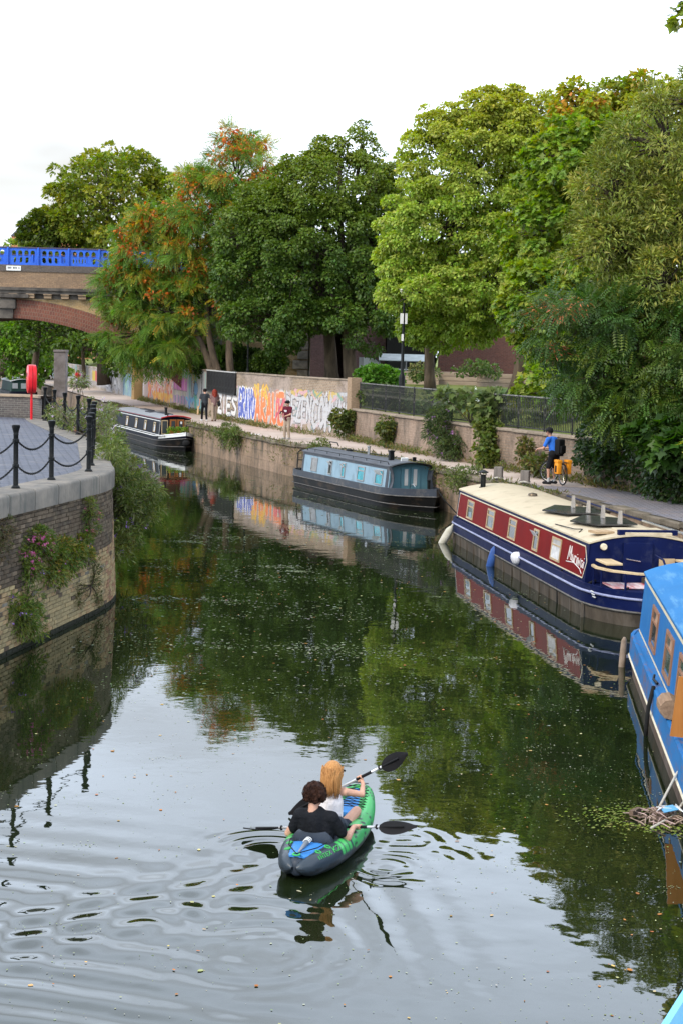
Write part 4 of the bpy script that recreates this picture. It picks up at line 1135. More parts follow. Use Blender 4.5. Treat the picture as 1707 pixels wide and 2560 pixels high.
m_bark = M('bark', (.13, .095, .065), (.06, .045, .033), scale=5, rough=.95, bump=1.0, stretch=(1, 1, .25))
m_twig = M('twig', (.075, .055, .04), (.04, .03, .024), scale=6, rough=.9)
m_leaf = leaf_mat('leaf', .45, .42, .3)
m_leafg = leaf_mat('leaf_glossy', .42, .3, .3)
def bend(p, q, n=6, k=.12, seed=0):
    rr = random.Random(seed); p, q = Vector(p), Vector(q); L_ = (q - p).length; off = Vector((rr.uniform(-1, 1), rr.uniform(-1, 1), rr.uniform(-.2, .8))) * L_ * k
    return [p.lerp(q, i / n) + off * math.sin(PI * i / n) for i in range(n + 1)]
def tree(name, label, cat, base, lobes, seed, cols, nclump=150, rc=.8, nleaf=40000, size=.2, tmpl=KITE, trunks=None, tr=.3, mat=None, flat=.62, droop=.45, clumpcol=None, group=None, fill=.14, twigs=.35, sizej=.5, updir=.55, accent=None, limbs=True):
    t_ = thing(name, label, cat, base, 0, group)
    b = Vector(base)
    P, T, Nn, ci, cc, r_ = crown(seed, lobes, nclump, rc, nleaf, fill, flat, droop, updir=updir)
    n = len(P)
    cols = np.array(cols, float)
    cidx = r_.integers(0, len(cols), nclump)
    mixn = r_.random(n) < .65
    idx = np.where(mixn, cidx[ci], r_.integers(0, len(cols), n))
    col = palette(n, cols, r_, idx)
    if clumpcol is not None:
        col = clumpcol(P, ci, cc, col, r_)
    sz = size * r_.uniform(1 - sizej, 1 + sizej, n)
    leaf_cloud('crown', tmpl, P - np.array(base), T, Nn, sz, col, mat or m_leaf, t_)
    if accent:
        an_, acol, asz, atm, atest = accent
        sel = [i for i in range(len(cc)) if atest(cc[i], r_)]
        if sel:
            q = np.array(sel)[r_.integers(0, len(sel), an_)]
            dd = unit(r_.normal(size=(an_, 3)) + [0, -.4, .4])
            Pa = cc[q] + dd * r_.uniform(.2, 1.0, (an_, 1)) * rc * np.array([1.05, 1.05, flat * 1.15])
            o_ = leaf_cloud('seed_clusters', atm, Pa - np.array(base), unit(dd + [0, 0, -.8]), unit(r_.normal(size=(an_, 3)) + dd), asz * r_.uniform(.6, 1.3, an_), palette(an_, acol, r_) / GREEN * [1.25, 1.1, 1], mat or m_leaf, t_); o_['kind'] = 'stuff'
    # wood
    trunks = trunks or [(base, tuple(Vector(base) + Vector((0, 0, 3))))]
    wb_ = MB()
    ends = []
    for i, (p0, p1) in enumerate(trunks):
        pts = bend(p0, p1, 7, .06, seed + i)
        wb_.tube([q - b for q in pts], [tr * (1.25 if k == 0 else 1 - .4 * k / 7) for k in range(8)], 9)
        ends.append(Vector(p1))
    wb_.build('trunk', m_bark, t_, smooth=True)
    if limbs:
        lb_ = MB()
        for i, l in enumerate(lobes):
            c = Vector(l[:3]); e = min(ends, key=lambda q: (q - c).length)
            lb_.tube([q - b for q in bend(e, c, 6, .1, seed + 50 + i)], [tr * .55 * (1 - .75 * k / 6) + .02 for k in range(7)], 6)
        for i in range(0, len(cc), max(1, int(1 / max(.01, twigs)))):
            c = Vector(cc[i]); l = min(lobes, key=lambda q: (Vector(q[:3]) - c).length); a = Vector(l[:3]).lerp(c, .15)
            lb_.tube([q - b for q in bend(a, c, 4, .12, seed + 200 + i)], [.05, .04, .03, .022, .012], 4, cap=False)
        lb_.build('limbs', m_twig, t_, smooth=True, fix=False)
    return t_

G_DARK = [(.030, .058, .013), (.040, .072, .015), (.050, .085, .018), (.060, .09, .02)]
G_LIGHT = [(.165, .215, .045), (.20, .24, .065), (.14, .195, .04), (.225, .25, .085), (.175, .20, .045)]
G_OLIVE = [(.095, .115, .018), (.12, .13, .02), (.075, .10, .018), (.14, .135, .022)]
# far green tree behind the bridge
tree('plane_tree', 'tall olive green tree rising behind the blue bridge parapet', 'tree', (-20.5, 134, 2), [(-20.3, 134, 16.8, 5.0, 4.6, 5.2), (-23.8, 133, 13.4, 3.0, 3, 3.2), (-16.8, 135, 15.5, 3.4, 3.4, 4.4), (-20, 133, 10.5, 5, 4, 2.6), (-17.0, 133, 11, 4.5, 3, 3)], 21, G_OLIVE, 330, .85, 38000, .33, KITE, [((-20.5, 134, 2), (-20.5, 134, 12))], .5)
tree('dark_edge_tree', 'smaller dark tree at the left flank of the olive tree', 'tree', (-26.3, 132, 2), [(-26.0, 132, 11.8, 1.9, 2, 2.6), (-25.4, 132, 14.6, 1.3, 1.4, 1.5), (-24.8, 131, 10, 2.4, 2, 1.8)], 22, [(.045, .06, .013), (.06, .075, .015), (.035, .05, .012)], 60, .75, 9000, .32, KITE, [((-26.3, 132, 2), (-26, 132, 11))], .3)
tree('hedgerow_tree', 'pale green treetop showing above the left end of the bridge', 'tree', (-36, 165, 2), [(-35.5, 165, 12.2, 4.2, 3, 2.8), (-30, 164, 11.0, 4, 3, 2.6), (-40.5, 166, 12, 4, 3, 2.4)], 23, [(.13, .17, .05), (.11, .14, .04)], 90, 1.0, 12000, .40, KITE, [((-36, 165, 2), (-36, 165, 10))], .4)
# greenery seen through the arch
tree('ivy_bank', 'bright green ivy bank seen through the bridge arch', 'shrub', (-30, 152, 1.9), [(-33, 150, 6.2, 4.0, 2.5, 3.6), (-29.5, 149, 4.8, 3.5, 2.2, 3.0), (-37, 153, 5.5, 4, 2.5, 4), (-28, 150, 8, 5, 2, 2.2)], 24, [(.075, .135, .022), (.10, .165, .03), (.055, .10, .018)], 150, .9, 17000, .34, KITE, [((-30, 152, 1.9), (-31, 151, 5))], .25)
tree('arch_shrub', 'dark green shrub hanging below the bridge arch by the pier', 'shrub', (-21, 127, 1.9), [(-20.2, 126, 6.0, 2.6, 1.6, 1.8), (-23.5, 130, 6.2, 3.0, 2, 2.4), (-17.5, 127, 4.9, 2.4, 1.6, 2.0)], 25, [(.04, .065, .014), (.055, .085, .016), (.03, .05, .012)], 80, .8, 9000, .30, KITE, [((-21, 127, 1.9), (-21, 126, 5))], .2)
tree('backdrop_tree', 'dark tree closing the view under the bridge arch', 'tree', (-26, 178, 2), [(-26, 178, 6, 12, 3, 5), (-40, 180, 6, 8, 3, 5)], 26, [(.03, .05, .012), (.04, .06, .014)], 110, 1.5, 9000, .6, KITE, [((-26, 178, 2), (-26, 178, 6))], .4)

# autumn-tinted tree by the bridge
def t2col(P, ci, cc, col, r_):
    h = np.clip((P[:, 2] - 5) / 11, 0, 1)
    yel = (r_.random(len(cc)) < .30)[ci] & (r_.random(len(P)) < .25 + .6 * h)
    col = col.copy(); col[yel] = palette(int(yel.sum()), [(.19, .16, .03), (.15, .17, .03), (.24, .17, .03)], r_)
    return col
t2l = [(-6.6, 93, 15.2, 2.1, 2.0, 2.7), (-8.8, 93.5, 12.9, 2.5, 2.2, 2.6), (-11.2, 94.5, 11.2, 2.5, 2.2, 2.4), (-9.2, 94, 10.2, 2.6, 2.4, 2.6), (-13.0, 95.3, 8.4, 2.1, 2.0, 1.9), (-10.8, 94, 7.4, 2.4, 2.2, 2.2), (-12.3, 95, 6.0, 2.3, 2, 1.7), (-12.0, 94.6, 4.6, 1.5, 1.6, 1.1), (-8.2, 93, 7.6, 2.3, 2.2, 2.4), (-5.4, 92.5, 11.4, 2.4, 2.2, 3.2), (-10.2, 93.5, 5.2, 1.7, 1.6, 1.1)]
tree('autumn_tree', 'feathery green tree with orange seed clusters in front of the bridge end', 'tree', (-6.9, 91.8, 3.4), t2l, 31, [(.065, .115, .025), (.08, .135, .03), (.05, .095, .02), (.10, .14, .03)], 560, .6, 23000, .50, FROND,
     [((-6.6, 91.5, 3.4), (-6.3, 92.2, 8.5)), ((-7.2, 91.8, 3.4), (-8.2, 92.8, 8.0)), ((-7.6, 92.2, 3.4), (-9.3, 93.4, 7.0))], .24, None, .55, .8, t2col, fill=.10, twigs=.3, accent=(12000, [(.50, .145, .025), (.40, .105, .02), (.52, .21, .04), (.30, .085, .025)], .22, KITE, lambda c, r_: (c[2] > 9 and r_.random() < .72) or (c[2] > 6.5 and r_.random() < .22)))
# dark maple in the middle
t3l = [(-1.6, 86, 10.6, 4.6, 3.8, 3.8), (-4.6, 86, 9.2, 2.7, 2.6, 2.6), (1.4, 86, 11.2, 2.3, 2.6, 3.4), (-0.8, 86, 13.6, 3.4, 3, 2.6), (-3.6, 86.2, 12.4, 2.4, 2.4, 2.3), (-3.6, 85, 7.0, 2.8, 2.4, 1.6), (0.3, 85, 7.2, 2.6, 2.4, 1.7), (.55, 86, 16.0, .45, .5, 1.6), (-.6, 86, 15.9, .4, .5, 1.3), (1.6, 86, 15.0, .5, .5, 1.3), (2.7, 86, 14.3, .5, .5, 1.2), (-1.8, 86, 15.2, .5, .6, 1.2), (-2.6, 86, 15.1, .4, .5, 1.0), (3.0, 86, 12.4, .6, .8, 1.2), (-5.2, 86, 11.6, 1.9, 2, 2.0), (2.5, 86, 9.4, 1.5, 2, 2.4)]
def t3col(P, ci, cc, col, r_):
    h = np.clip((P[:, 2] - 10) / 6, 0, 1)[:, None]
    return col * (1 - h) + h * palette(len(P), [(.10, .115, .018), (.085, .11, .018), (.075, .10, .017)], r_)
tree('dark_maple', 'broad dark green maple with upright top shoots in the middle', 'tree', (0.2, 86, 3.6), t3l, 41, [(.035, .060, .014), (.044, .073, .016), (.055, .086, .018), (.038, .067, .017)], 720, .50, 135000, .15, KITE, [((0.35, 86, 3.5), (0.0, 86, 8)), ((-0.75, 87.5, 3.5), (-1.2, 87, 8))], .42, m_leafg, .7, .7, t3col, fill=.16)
# light maple
t4l = [(5.8, 72, 13.6, 3.6, 3.2, 3.0), (4.2, 71.5, 10.6, 2.7, 2.6, 2.4), (7.4, 71.5, 11.0, 3.2, 3, 2.8), (3.6, 71, 8.0, 2.0, 2.2, 1.6), (6.3, 71, 8.2, 2.6, 2.4, 2.0), (7.6, 72, 15.2, 2.3, 2.2, 1.9), (4.6, 72, 6.3, 2.0, 2.0, .9), (9.4, 73, 13.5, 2.4, 2.4, 2.4), (2.6, 71, 9.2, 1.1, 1.3, 1.0), (2.9, 68.6, 7.9, .9, .8, .55), (3.0, 71.5, 11.2, 1.5, 1.6, 1.5), (6.6, 72, 15.6, 2.2, 2.2, 1.6)]
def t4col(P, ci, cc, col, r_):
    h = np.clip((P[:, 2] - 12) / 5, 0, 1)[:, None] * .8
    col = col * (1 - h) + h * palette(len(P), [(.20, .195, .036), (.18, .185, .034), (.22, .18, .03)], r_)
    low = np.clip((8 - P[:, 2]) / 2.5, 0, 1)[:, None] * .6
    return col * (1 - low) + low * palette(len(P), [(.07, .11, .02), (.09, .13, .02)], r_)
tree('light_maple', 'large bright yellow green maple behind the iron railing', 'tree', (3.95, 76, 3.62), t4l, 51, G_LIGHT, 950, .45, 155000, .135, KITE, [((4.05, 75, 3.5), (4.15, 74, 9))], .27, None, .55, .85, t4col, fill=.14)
tree('bank_maple', 'green maple with a stout trunk near the right end of the railing', 'tree', (7.42, 69.5, 3.5), [(8.2, 60, 9.8, 2.4, 2.2, 2.2), (9.8, 59, 11.6, 2.4, 2.2, 2.4), (7.4, 58, 7.2, 1.7, 2, 1.6), (9.4, 57.5, 7.6, 2.2, 2, 2.0), (7.9, 57, 5.3, 1.2, 1.4, 1.2), (7.0, 55, 4.0, 1.0, 1.2, .8), (8.6, 61, 12.6, 2.0, 2, 1.6)], 52, [(.12, .16, .025), (.10, .145, .025), (.145, .165, .028), (.085, .13, .022)], 460, .44, 40000, .185, MAPLE, [((7.42, 69.5, 3.4), (7.5, 68.5, 9))], .30, None, .6, .8, fill=.12)
tree('golden_maple', 'yellow green maple with golden tips at the upper right', 'tree', (12, 66, 3.6), [(9.9, 64, 14.2, 2.0, 2.0, 2.1), (11.9, 64, 14.6, 2.3, 2.2, 2.0), (11.2, 64, 13.2, 2.6, 2.4, 2.6), (13.6, 64, 12.6, 3, 2.4, 3.6), (10.6, 63, 10.4, 2.2, 2.2, 2.4), (13.5, 63, 8.5, 3.2, 2.4, 3.2)], 53, [(.17, .17, .03), (.14, .16, .028), (.20, .18, .03), (.12, .15, .028)], 420, .5, 34000, .20, KITE, [((12, 66, 3.5), (12, 65, 9))], .35, None, .6, .7,
     accent=(1500, [(.40, .24, .03), (.36, .17, .03), (.34, .26, .04)], .22, KITE, lambda c, r_: c[2] > 12 and c[0] < 12 and r_.random() < .4))
# willow-leaved tree at the right
t6l = [(9.2, 46, 11.3, 1.7, 1.8, 1.7), (7.9, 46, 9.8, 1.4, 1.6, 1.4), (9.6, 46, 9.0, 2.0, 1.8, 1.6), (7.4, 45.5, 8.4, 1.1, 1.4, 1.0), (8.8, 45, 7.2, 1.6, 1.6, 1.1), (9.9, 46, 12.6, .7, .9, .9), (10.5, 45, 6.5, 1.6, 1.5, 1.3)]
tree('willow_leaved_tree', 'olive willow-leaved tree leaning over the path at the right edge', 'tree', (11.5, 46, 3.2), t6l, 61, [(.10, .11, .03), (.13, .14, .036), (.08, .095, .028), (.16, .155, .05)], 420, .38, 48000, .17, LANCE, [((11.6, 46, 3.0), (10.2, 46, 8)), ((11.8, 45.4, 3.0), (10.4, 45.2, 6.5))], .2, m_leafg, .8, .35, fill=.14, sizej=.4, twigs=.6,
     accent=(260, [(.42, .36, .06), (.36, .34, .05)], .2, LANCE, lambda c, r_: c[2] > 7 and r_.random() < .3))
# dark pinnate tree overhanging the path
t7l = [(6.6, 44.5, 6.2, 1.35, 1.5, 1.0), (8.2, 44.5, 6.0, 1.5, 1.6, 1.2), (9.6, 44, 5.2, 1.6, 1.6, 1.5), (7.2, 44, 4.75, 1.3, 1.3, .7), (6.6, 44.6, 4.25, .85, 1.0, .4), (8.5, 43.5, 3.9, 1.3, 1.2, .9), (10.2, 42.5, 3.7, 1.2, 1.2, 1.0)]
tree('acacia', 'dark feathery acacia overhanging the cyclist and the towpath', 'tree', (11.2, 45.0, 2.8), t7l, 71, [(.020, .042, .012), (.028, .055, .015), (.038, .066, .017), (.055, .078, .016)], 190, .48, 8200, .42, FROND, [((11.2, 45, 2.7), (9.4, 44.6, 5.4)), ((11.0, 45.2, 2.7), (8.2, 44.6, 4.8))], .16, m_leafg, .6, .9, fill=.14, twigs=.5,
     accent=(420, [(.42, .17, .08), (.36, .13, .06), (.48, .24, .12)], .15, LANCE, lambda c, r_: c[0] < 6.3 and c[2] > 5.2 and r_.random() < .75))
tree('overhanging_maple', 'dark maple boughs low over the ivy behind the cyclist', 'tree', (12.0, 40.5, 2.8), [(9.4, 41.5, 2.9, 1.2, 1.0, .5), (10.3, 40.5, 3.3, 1.1, 1, .8), (8.7, 42.4, 3.2, .8, .8, .4), (11.2, 39.5, 4.2, 1.2, 1, 1.4), (11.0, 41.5, 5.4, 1.3, 1.3, 1.2)], 72, [(.026, .055, .012), (.036, .066, .014), (.02, .044, .010)], 90, .42, 5600, .26, MAPLE, [((12.0, 40.5, 2.7), (10.6, 40.8, 4))], .14, None, .6, .9, fill=.2)
# near sprays reaching in at the right edge
tree('edge_maple', 'maple whose yellowing sprays reach in at the right picture edge', 'tree', (12.9, 29.5, 2.8), [(6.85, 30, 6.9, .30, .4, .40), (6.98, 30, 5.05, .36, .4, .2), (6.92, 30, 3.6, .28, .4, .26), (6.6, 30.5, 11.7, .45, .5, .38), (7.5, 30, 6.2, .6, .6, 1.2), (7.4, 30, 4.2, .5, .6, .6), (7.3, 30, 9.2, .6, .6, 2.4)], 73, [(.12, .13, .025), (.10, .12, .022), (.08, .11, .022), (.14, .125, .022)], 60, .26, 900, .21, MAPLE, [((12.9, 29.5, 2.7), (11.5, 29.8, 7)), ((12.9, 29.4, 2.7), (11.9, 29.8, 5))], .2, None, .8, .9, fill=.05, twigs=1)
# trees closing the park behind
tree('back_tree', 'dark tree behind the purple brick block', 'tree', (2.5, 103, 3.6), [(2.5, 103, 8.6, 5, 3, 4.2), (-5, 105, 8.8, 5, 3, 4.4), (7.5, 100, 8.2, 4, 3, 2.6)], 81, [(.025, .045, .012), (.035, .055, .014)], 120, 1.2, 12000, .42, KITE, [((2.5, 103, 3.5), (2.5, 103, 8))], .4)
tree('park_back_tree', 'dark tree behind the long red brick wall', 'tree', (14, 99, 3.6), [(12, 99, 9.6, 5, 3, 4.6), (19, 99, 9, 6, 3, 4.6)], 82, [(.03, .05, .013), (.045, .065, .015)], 110, 1.2, 9000, .42, KITE, [((14, 99, 3.5), (14, 99, 8))], .4)
# clipped hedges behind the graffiti wall
def bushbox(name, label, cat, base, lobes, seed, cols, n, size, nc=60, rc=.3, group=None, tm=KITE, mat=None):
    return tree(name, label, cat, base, lobes, seed, cols, nc, rc, n, size, tm, [(base, tuple(Vector(base) + Vector((0, 0, .5))))], .05, mat, .9, .2, group=group, fill=.5, limbs=False)
HD = [(.018, .034, .010), (.025, .042, .012), (.03, .05, .012)]
bushbox('clipped_hedge', 'dark clipped hedge behind the trunks of the autumn tree', 'hedge', (-7.2, 93.8, 3.5), [(-7.9, 93.8, 4.4, .9, .6, 1.0), (-6.6, 93.8, 4.4, .9, .6, .95), (-5.6, 93.8, 4.3, .7, .6, .85)], 91, HD, 6500, .15, 90, .35)
bushbox('topiary_bush', 'rounded dark topiary bush in front of the yellow brick house', 'shrub', (-4.35, 92.5, 3.5), [(-4.35, 92.5, 4.55, .75, .7, .62), (-4.4, 92.5, 4.1, .55, .5, .5), (-5.0, 92.6, 4.6, .4, .4, .4)], 92, [(.022, .04, .011), (.03, .052, .013), (.045, .07, .016)], 6000, .13, 70, .3)
bushbox('rose_bush', 'leafy bright green bush beside the lamp post', 'shrub', (1.65, 79, 3.4), [(1.5, 79, 4.0, .8, .6, .5), (2.3, 79, 3.9, .5, .5, .4)], 93, [(.07, .14, .03), (.05, .11, .025)], 2600, .16, 40, .3)
# ivy on the right-hand bank
ivp = [(7.9 + .32 * i + (.0 if i < 4 else .1 * (i - 4)), 47.6 - 1.15 * i, 1.36 + 1.05 + .10 * math.sin(i), .62, .85, 1.05) for i in range(10)]
tree('ivy_curtain', 'dark glossy ivy smothering the retaining wall behind the bicycle', 'ivy', (9.2, 42.6, 1.36), ivp, 94, [(.010, .024, .008), (.015, .031, .010), (.021, .038, .011), (.03, .046, .015)], 190, .36, 15000, .13, KITE, [((10.2, 42.2, 1.36), (10.1, 42.2, 2.6))], .05, m_leafg, .9, .6, fill=.25, limbs=False)

# ================================================================== boats
def outline(xs_, xb, B, Lb, Ls, pb=2.0, ps=2.2, n=34):
    """closed plan outline, stern at xs_, bow at xb; B = half beam"""
    out = []
    for i in range(n + 1):
        t = (1 - math.cos(PI * i / n)) / 2; x = xs_ + (xb - xs_) * t
        y = B
        if x > xb - Lb: y = B * max(0, 1 - ((x - xb + Lb) / Lb) ** pb)
        if x < xs_ + Ls: y = min(y, B * max(0, 1 - ((xs_ + Ls - x) / Ls) ** ps) ** (1 / ps))
        out.append((x, y))
    return out
def hull(t, xs_, xb, B, Lb, Ls, z1, zg, rise, m_low, m_up, m_deck, m_line, pb=2.0, ps=2.2, sink=.14, rail=None):
    up = lambda x: rise * max(0, (x - (xb - Lb * 1.4)) / (Lb * 1.4)) ** 2
    o = outline(xs_, xb, B, Lb, Ls, pb, ps)
    ob = outline(xs_ + .15, xb - .35, B * .97, Lb * 1.15, Ls * 1.1, pb * .85, ps)
    def ringof(o_, zf, off=0.0):
        r1 = [(x, y + (off if y > 1e-3 else 0), zf(x)) for x, y in o_]; r2 = [(x, -y - (off if y > 1e-3 else 0), zf(x)) for x, y in reversed(o_[1:-1])]
        return r1 + r2
    low = MB().loft([ringof(ob, lambda x: -.5), ringof([((a[0] + b[0]) / 2, (a[1] + b[1]) / 2) for a, b in zip(o, ob)], lambda x: .05), ringof(o, lambda x: z1 + up(x) * .8)], cap=False)
    low.build('lower_hull', m_low, t, smooth=35)
    MB().loft([ringof(o, lambda x: z1 + up(x) * .8, .012), ringof(o, lambda x: zg + up(x), .0), ringof(outline(xs_ + .05, xb - .06, B - .05, Lb, Ls, pb, ps), lambda x: zg + up(x) + .004), ringof(outline(xs_ + .05, xb - .06, B - .05, Lb, Ls, pb, ps), lambda x: zg - sink + up(x) * .6)], cap=False).build('upper_band', m_up, t, smooth=35)
    od = outline(xs_ + .04, xb - .05, B - .04, Lb, Ls, pb, ps)
    dk = MB(); r_ = ringof(od, lambda x: zg - sink + .01 + up(x) * .6); dk.add(r_, [tuple(range(len(r_)))]); dk.build('deck', m_deck, t, fix=False)
    for z, rr in ((z1, .022),) + (((z1 - .27, .016),) if rail != 'one' else ()):
        MB().tube(ringof(o, lambda x: z + up(x) * .8 * (z / z1), .014), rr, 5, closed=True).build('rubbing_strake', m_line, t, smooth=True)
    return o
def cabin(t, x0, x1, wb_, wt, zb, zt, cam_, m_side, m_roof, m_end, over=.05, arch=True):
    for s in (1, -1):
        MB().loft([[(x, s * (wb_ / 2 - .035), zb), (x, s * wb_ / 2, zb), (x, s * wt / 2, zt), (x, s * (wt / 2 - .035), zt)] for x in (x0, x1)]).build('cabin_side', m_side, t)
    for x, d in ((x0, .035), (x1, -.035)):
        n_ = 10; top = [(wt / 2 * (1 - 2 * i / n_), zt + cam_ * (1 - (1 - 2 * i / n_) ** 2)) for i in range(n_ + 1)]
        sec = [(-wb_ / 2 + .03, zb), (wb_ / 2 - .03, zb)] + [(y * .985, z - .012) for y, z in top]
        MB().loft([[(x + (d if k else 0), y, z) for y, z in sec] for k in (0, 1)]).build('bulkhead', m_end, t)
    n_ = 14
    sec = [((wt / 2 + over) * (1 - 2 * i / n_), zt + cam_ * (1 - (1 - 2 * i / n_) ** 2)) for i in range(n_ + 1)]
    ring_ = lambda x: [(x, y, z + .035) for y, z in sec] + [(x, y, z) for y, z in reversed(sec)]
    MB().loft([ring_(x0 - over), ring_(x1 + over)]).build('roof', m_roof, t, smooth=30)
def side_frame(s, wb_, wt, zb, zt):
    ny = Vector((0, s * (zt - zb), (wb_ - wt) / 2)).normalized(); upv = Vector((0, s * (wt - wb_) / 2, zt - zb)).normalized()
    return lambda x, z, o=0.0: Vector((x, s * (wb_ / 2 + (wt - wb_) / 2 * (z - zb) / (zt - zb)), z)) + ny * o, ny
def window(t, fr, x, z, w_, h_, m_fr, m_pane, split=None, hop=None, fw=.04, curtain=None):
    at, ny = fr
    b = MB()
    for (xa, xb_, za, zb_) in ((x - w_ / 2, x + w_ / 2, z + h_ / 2 - fw, z + h_ / 2), (x - w_ / 2, x + w_ / 2, z - h_ / 2, z - h_ / 2 + fw), (x - w_ / 2, x - w_ / 2 + fw, z - h_ / 2 + fw, z + h_ / 2 - fw), (x + w_ / 2 - fw, x + w_ / 2, z - h_ / 2 + fw, z + h_ / 2 - fw)):
        b.panel([at(xa, za), at(xb_, za), at(xb_, zb_), at(xa, zb_)], .028, ny)
    if split: b.panel([at(x - w_ / 2 + fw, z + h_ * split - .018), at(x + w_ / 2 - fw, z + h_ * split - .018), at(x + w_ / 2 - fw, z + h_ * split + .018), at(x - w_ / 2 + fw, z + h_ * split + .018)], .024, ny)
    o = b.build('window', m_fr, t)
    MB().panel([at(x - w_ / 2 + fw * .8, z - h_ / 2 + fw * .8, .004), at(x + w_ / 2 - fw * .8, z - h_ / 2 + fw * .8, .004), at(x + w_ / 2 - fw * .8, z + h_ / 2 - fw * .8, .004), at(x - w_ / 2 + fw * .8, z + h_ / 2 - fw * .8, .004)], .006, ny).build('pane', m_pane, o)
    if hop:
        z0 = z + h_ * (split or .2)
        a0, a1, b1, b0 = at(x - w_ / 2 + fw, z0, .03), at(x + w_ / 2 - fw, z0, .03), at(x + w_ / 2 - fw, z + h_ / 2 - fw, .03 + .10), at(x - w_ / 2 + fw, z + h_ / 2 - fw, .03 + .10)
        MB().panel([a0, a1, b1, b0], .012, ny).build('hopper', hop, o)
    if curtain:
        b = MB(); n_ = 8
        for k in range(n_):
            xa = x - w_ / 2 + fw + (w_ - 2 * fw) * k / n_; xc = xa + (w_ - 2 * fw) / n_
            b.panel([at(xa, z - h_ / 2 + fw, .0115), at(xc, z - h_ / 2 + fw, .0115 + .007 * (k % 2)), at(xc, z + h_ * .22, .0115 + .007 * (k % 2)), at(xa, z + h_ * .22, .0115)], .002, ny)
        b.build('curtain', curtain, o)
    return o
def line_on(t, fr, pts, w_, mat, name='coach_line', o=.004):
    at, ny = fr
    b = MB()
    for (xa, za), (xb_, zb_) in zip(pts[:-1], pts[1:]):
        p, q = at(xa, za, o), at(xb_, zb_, o); d = (q - p).normalized(); u_ = d.cross(ny).normalized() * w_ / 2
        b.panel([p - u_, q - u_, q + u_, p + u_], .004, ny)
    return b.build(name, mat, t)
def rope(pts, r_, mat, name, parent=None, label=None):
    o = MB().tube(pts, r_, 6).build(name, mat, parent, smooth=True)
    if label: tag(o, label, 'rope', 'mooring ropes')
    return o

m_pale = M('strake_worn', (.16, .15, .14), (.07, .065, .06), scale=5, rough=.6)
m_blackhull = M('black_bitumen', (.008, .0075, .007), (.004, .004, .004), scale=3, rough=.5, bump=.2, dirt=(.06, .04, .025), dscale=1.3, streak=(.8, .8, 2))
m_rope_b = M('black_rope', (.015, .015, .015), scale=20, rough=.9)
m_rope_w = M('white_rope', (.5, .47, .42), (.35, .33, .28), scale=30, rough=.9)
m_chrome = M('dull_steel', (.5, .5, .5), (.35, .35, .35), scale=8, rough=.25, metal=.8)
m_wframe = M('alloy_frame', (.30, .30, .30), scale=6, rough=.35, metal=.3)
gl_dark = glass_mat('boat_glass', (.035, .04, .042), .04)
gl_teal = glass_mat('teal_blind', (.02, .22, .27), .15)
m_white = M('white_enamel', (.75, .75, .73), scale=4, rough=.35)

# ---- grey-blue narrowboat, bow towards the camera
m_gb = M('greyblue_paint', (.25, .36, .43), (.21, .31, .38), scale=1.2, rough=.45, spec=.08, dirt=(.13, .18, .21), dscale=2.5, streak=(1.2, 1.2, .4))
m_gd = M('slate_grey_paint', (.045, .052, .065), (.035, .04, .05), scale=1.5, rough=.4, dirt=(.12, .11, .10), dscale=2)
m_teal = M('dull_teal_paint', (.095, .20, .235), (.08, .17, .20), scale=1.5, rough=.4)
m_groof = M('grey_roof', (.11, .12, .135), (.085, .09, .105), scale=1.2, rough=.6, dirt=(.08, .08, .08), dscale=2.5)
t = thing('grey_narrowboat', 'grey blue narrowboat with teal front doors moored along the towpath', 'narrowboat', (.92, 57.0, 0), math.atan2(-10.27, 4.4), 'narrowboats on the canal')
hull(t, -5.6, 5.6, .97, 2.5, .8, .42, .66, .14, m_blackhull, m_gd, m_gd, m_pale)
cabin(t, -4.45, 3.55, 1.66, 1.50, .62, 1.38, .13, m_gb, m_groof, m_teal)
fr = side_frame(-1, 1.66, 1.50, .62, 1.38)
line_on(t, fr, [(-4.4, 1.33), (3.5, 1.33)], .09, m_gd, 'border_band'); line_on(t, fr, [(3.40, .62), (3.40, 1.36)], .22, m_gd, 'border_band', .006); line_on(t, fr, [(-4.35, .62), (-4.35, 1.36)], .16, m_gd, 'border_band', .006)
for sx_, w_, gl, hp in ((2.4, .60, glass_mat('grey_blind', (.16, .16, .155), .3), None), (3.97, .30, gl_dark, m_white), (5.2, .30, gl_teal, m_white), (6.78, .62, gl_teal, None), (8.33, .62, gl_teal, m_white)):
    window(t, fr, sx_ - 5.6, .97, w_, .52, m_wframe, gl, .2, hp)
fr2 = side_frame(1, 1.66, 1.50, .62, 1.38)
for sx_ in (2.4, 4.6, 6.8): window(t, fr2, sx_ - 5.6, .97, .6, .5, m_wframe, gl_dark, .2)
# front doors and the curved surround
for s in (1, -1):
    d_ = MB().rbox((3.575, s * .19, 1.0), (.03, .34, .74), .008).build('door', m_teal, t); MB().box((3.596, s * .17, 1.03), (.012, .13, .56)).build('door_panel', M('cream_panel', (.5, .49, .47), scale=3, rough=.4), d_)
sf = MB()
for s in (1, -1):
    pts = [(.83 - .10 * math.sin(PI * k / 6), .62 + .78 * k / 6) for k in range(7)]
    for (a, b) in zip(pts[:-1], pts[1:]):
        sf.add([(3.56, s * a[0], a[1]), (3.56, s * (a[0] - .09), a[1]), (3.56, s * (b[0] - .09), b[1]), (3.56, s * b[0], b[1]), (3.78, s * a[0], a[1]), (3.78, s * (a[0] - .02), a[1]), (3.78, s * (b[0] - .02), b[1]), (3.78, s * b[0], b[1])], [(0, 1, 2, 3), (7, 6, 5, 4), (0, 3, 7, 4), (1, 5, 6, 2), (0, 4, 5, 1), (3, 2, 6, 7)])
sf.build('well_deck_wing', m_gd, t)
n_ = 14; sec = [((.82) * (1 - 2 * i / n_), 1.40 + .13 * (1 - (1 - 2 * i / n_) ** 2)) for i in range(n_ + 1)]
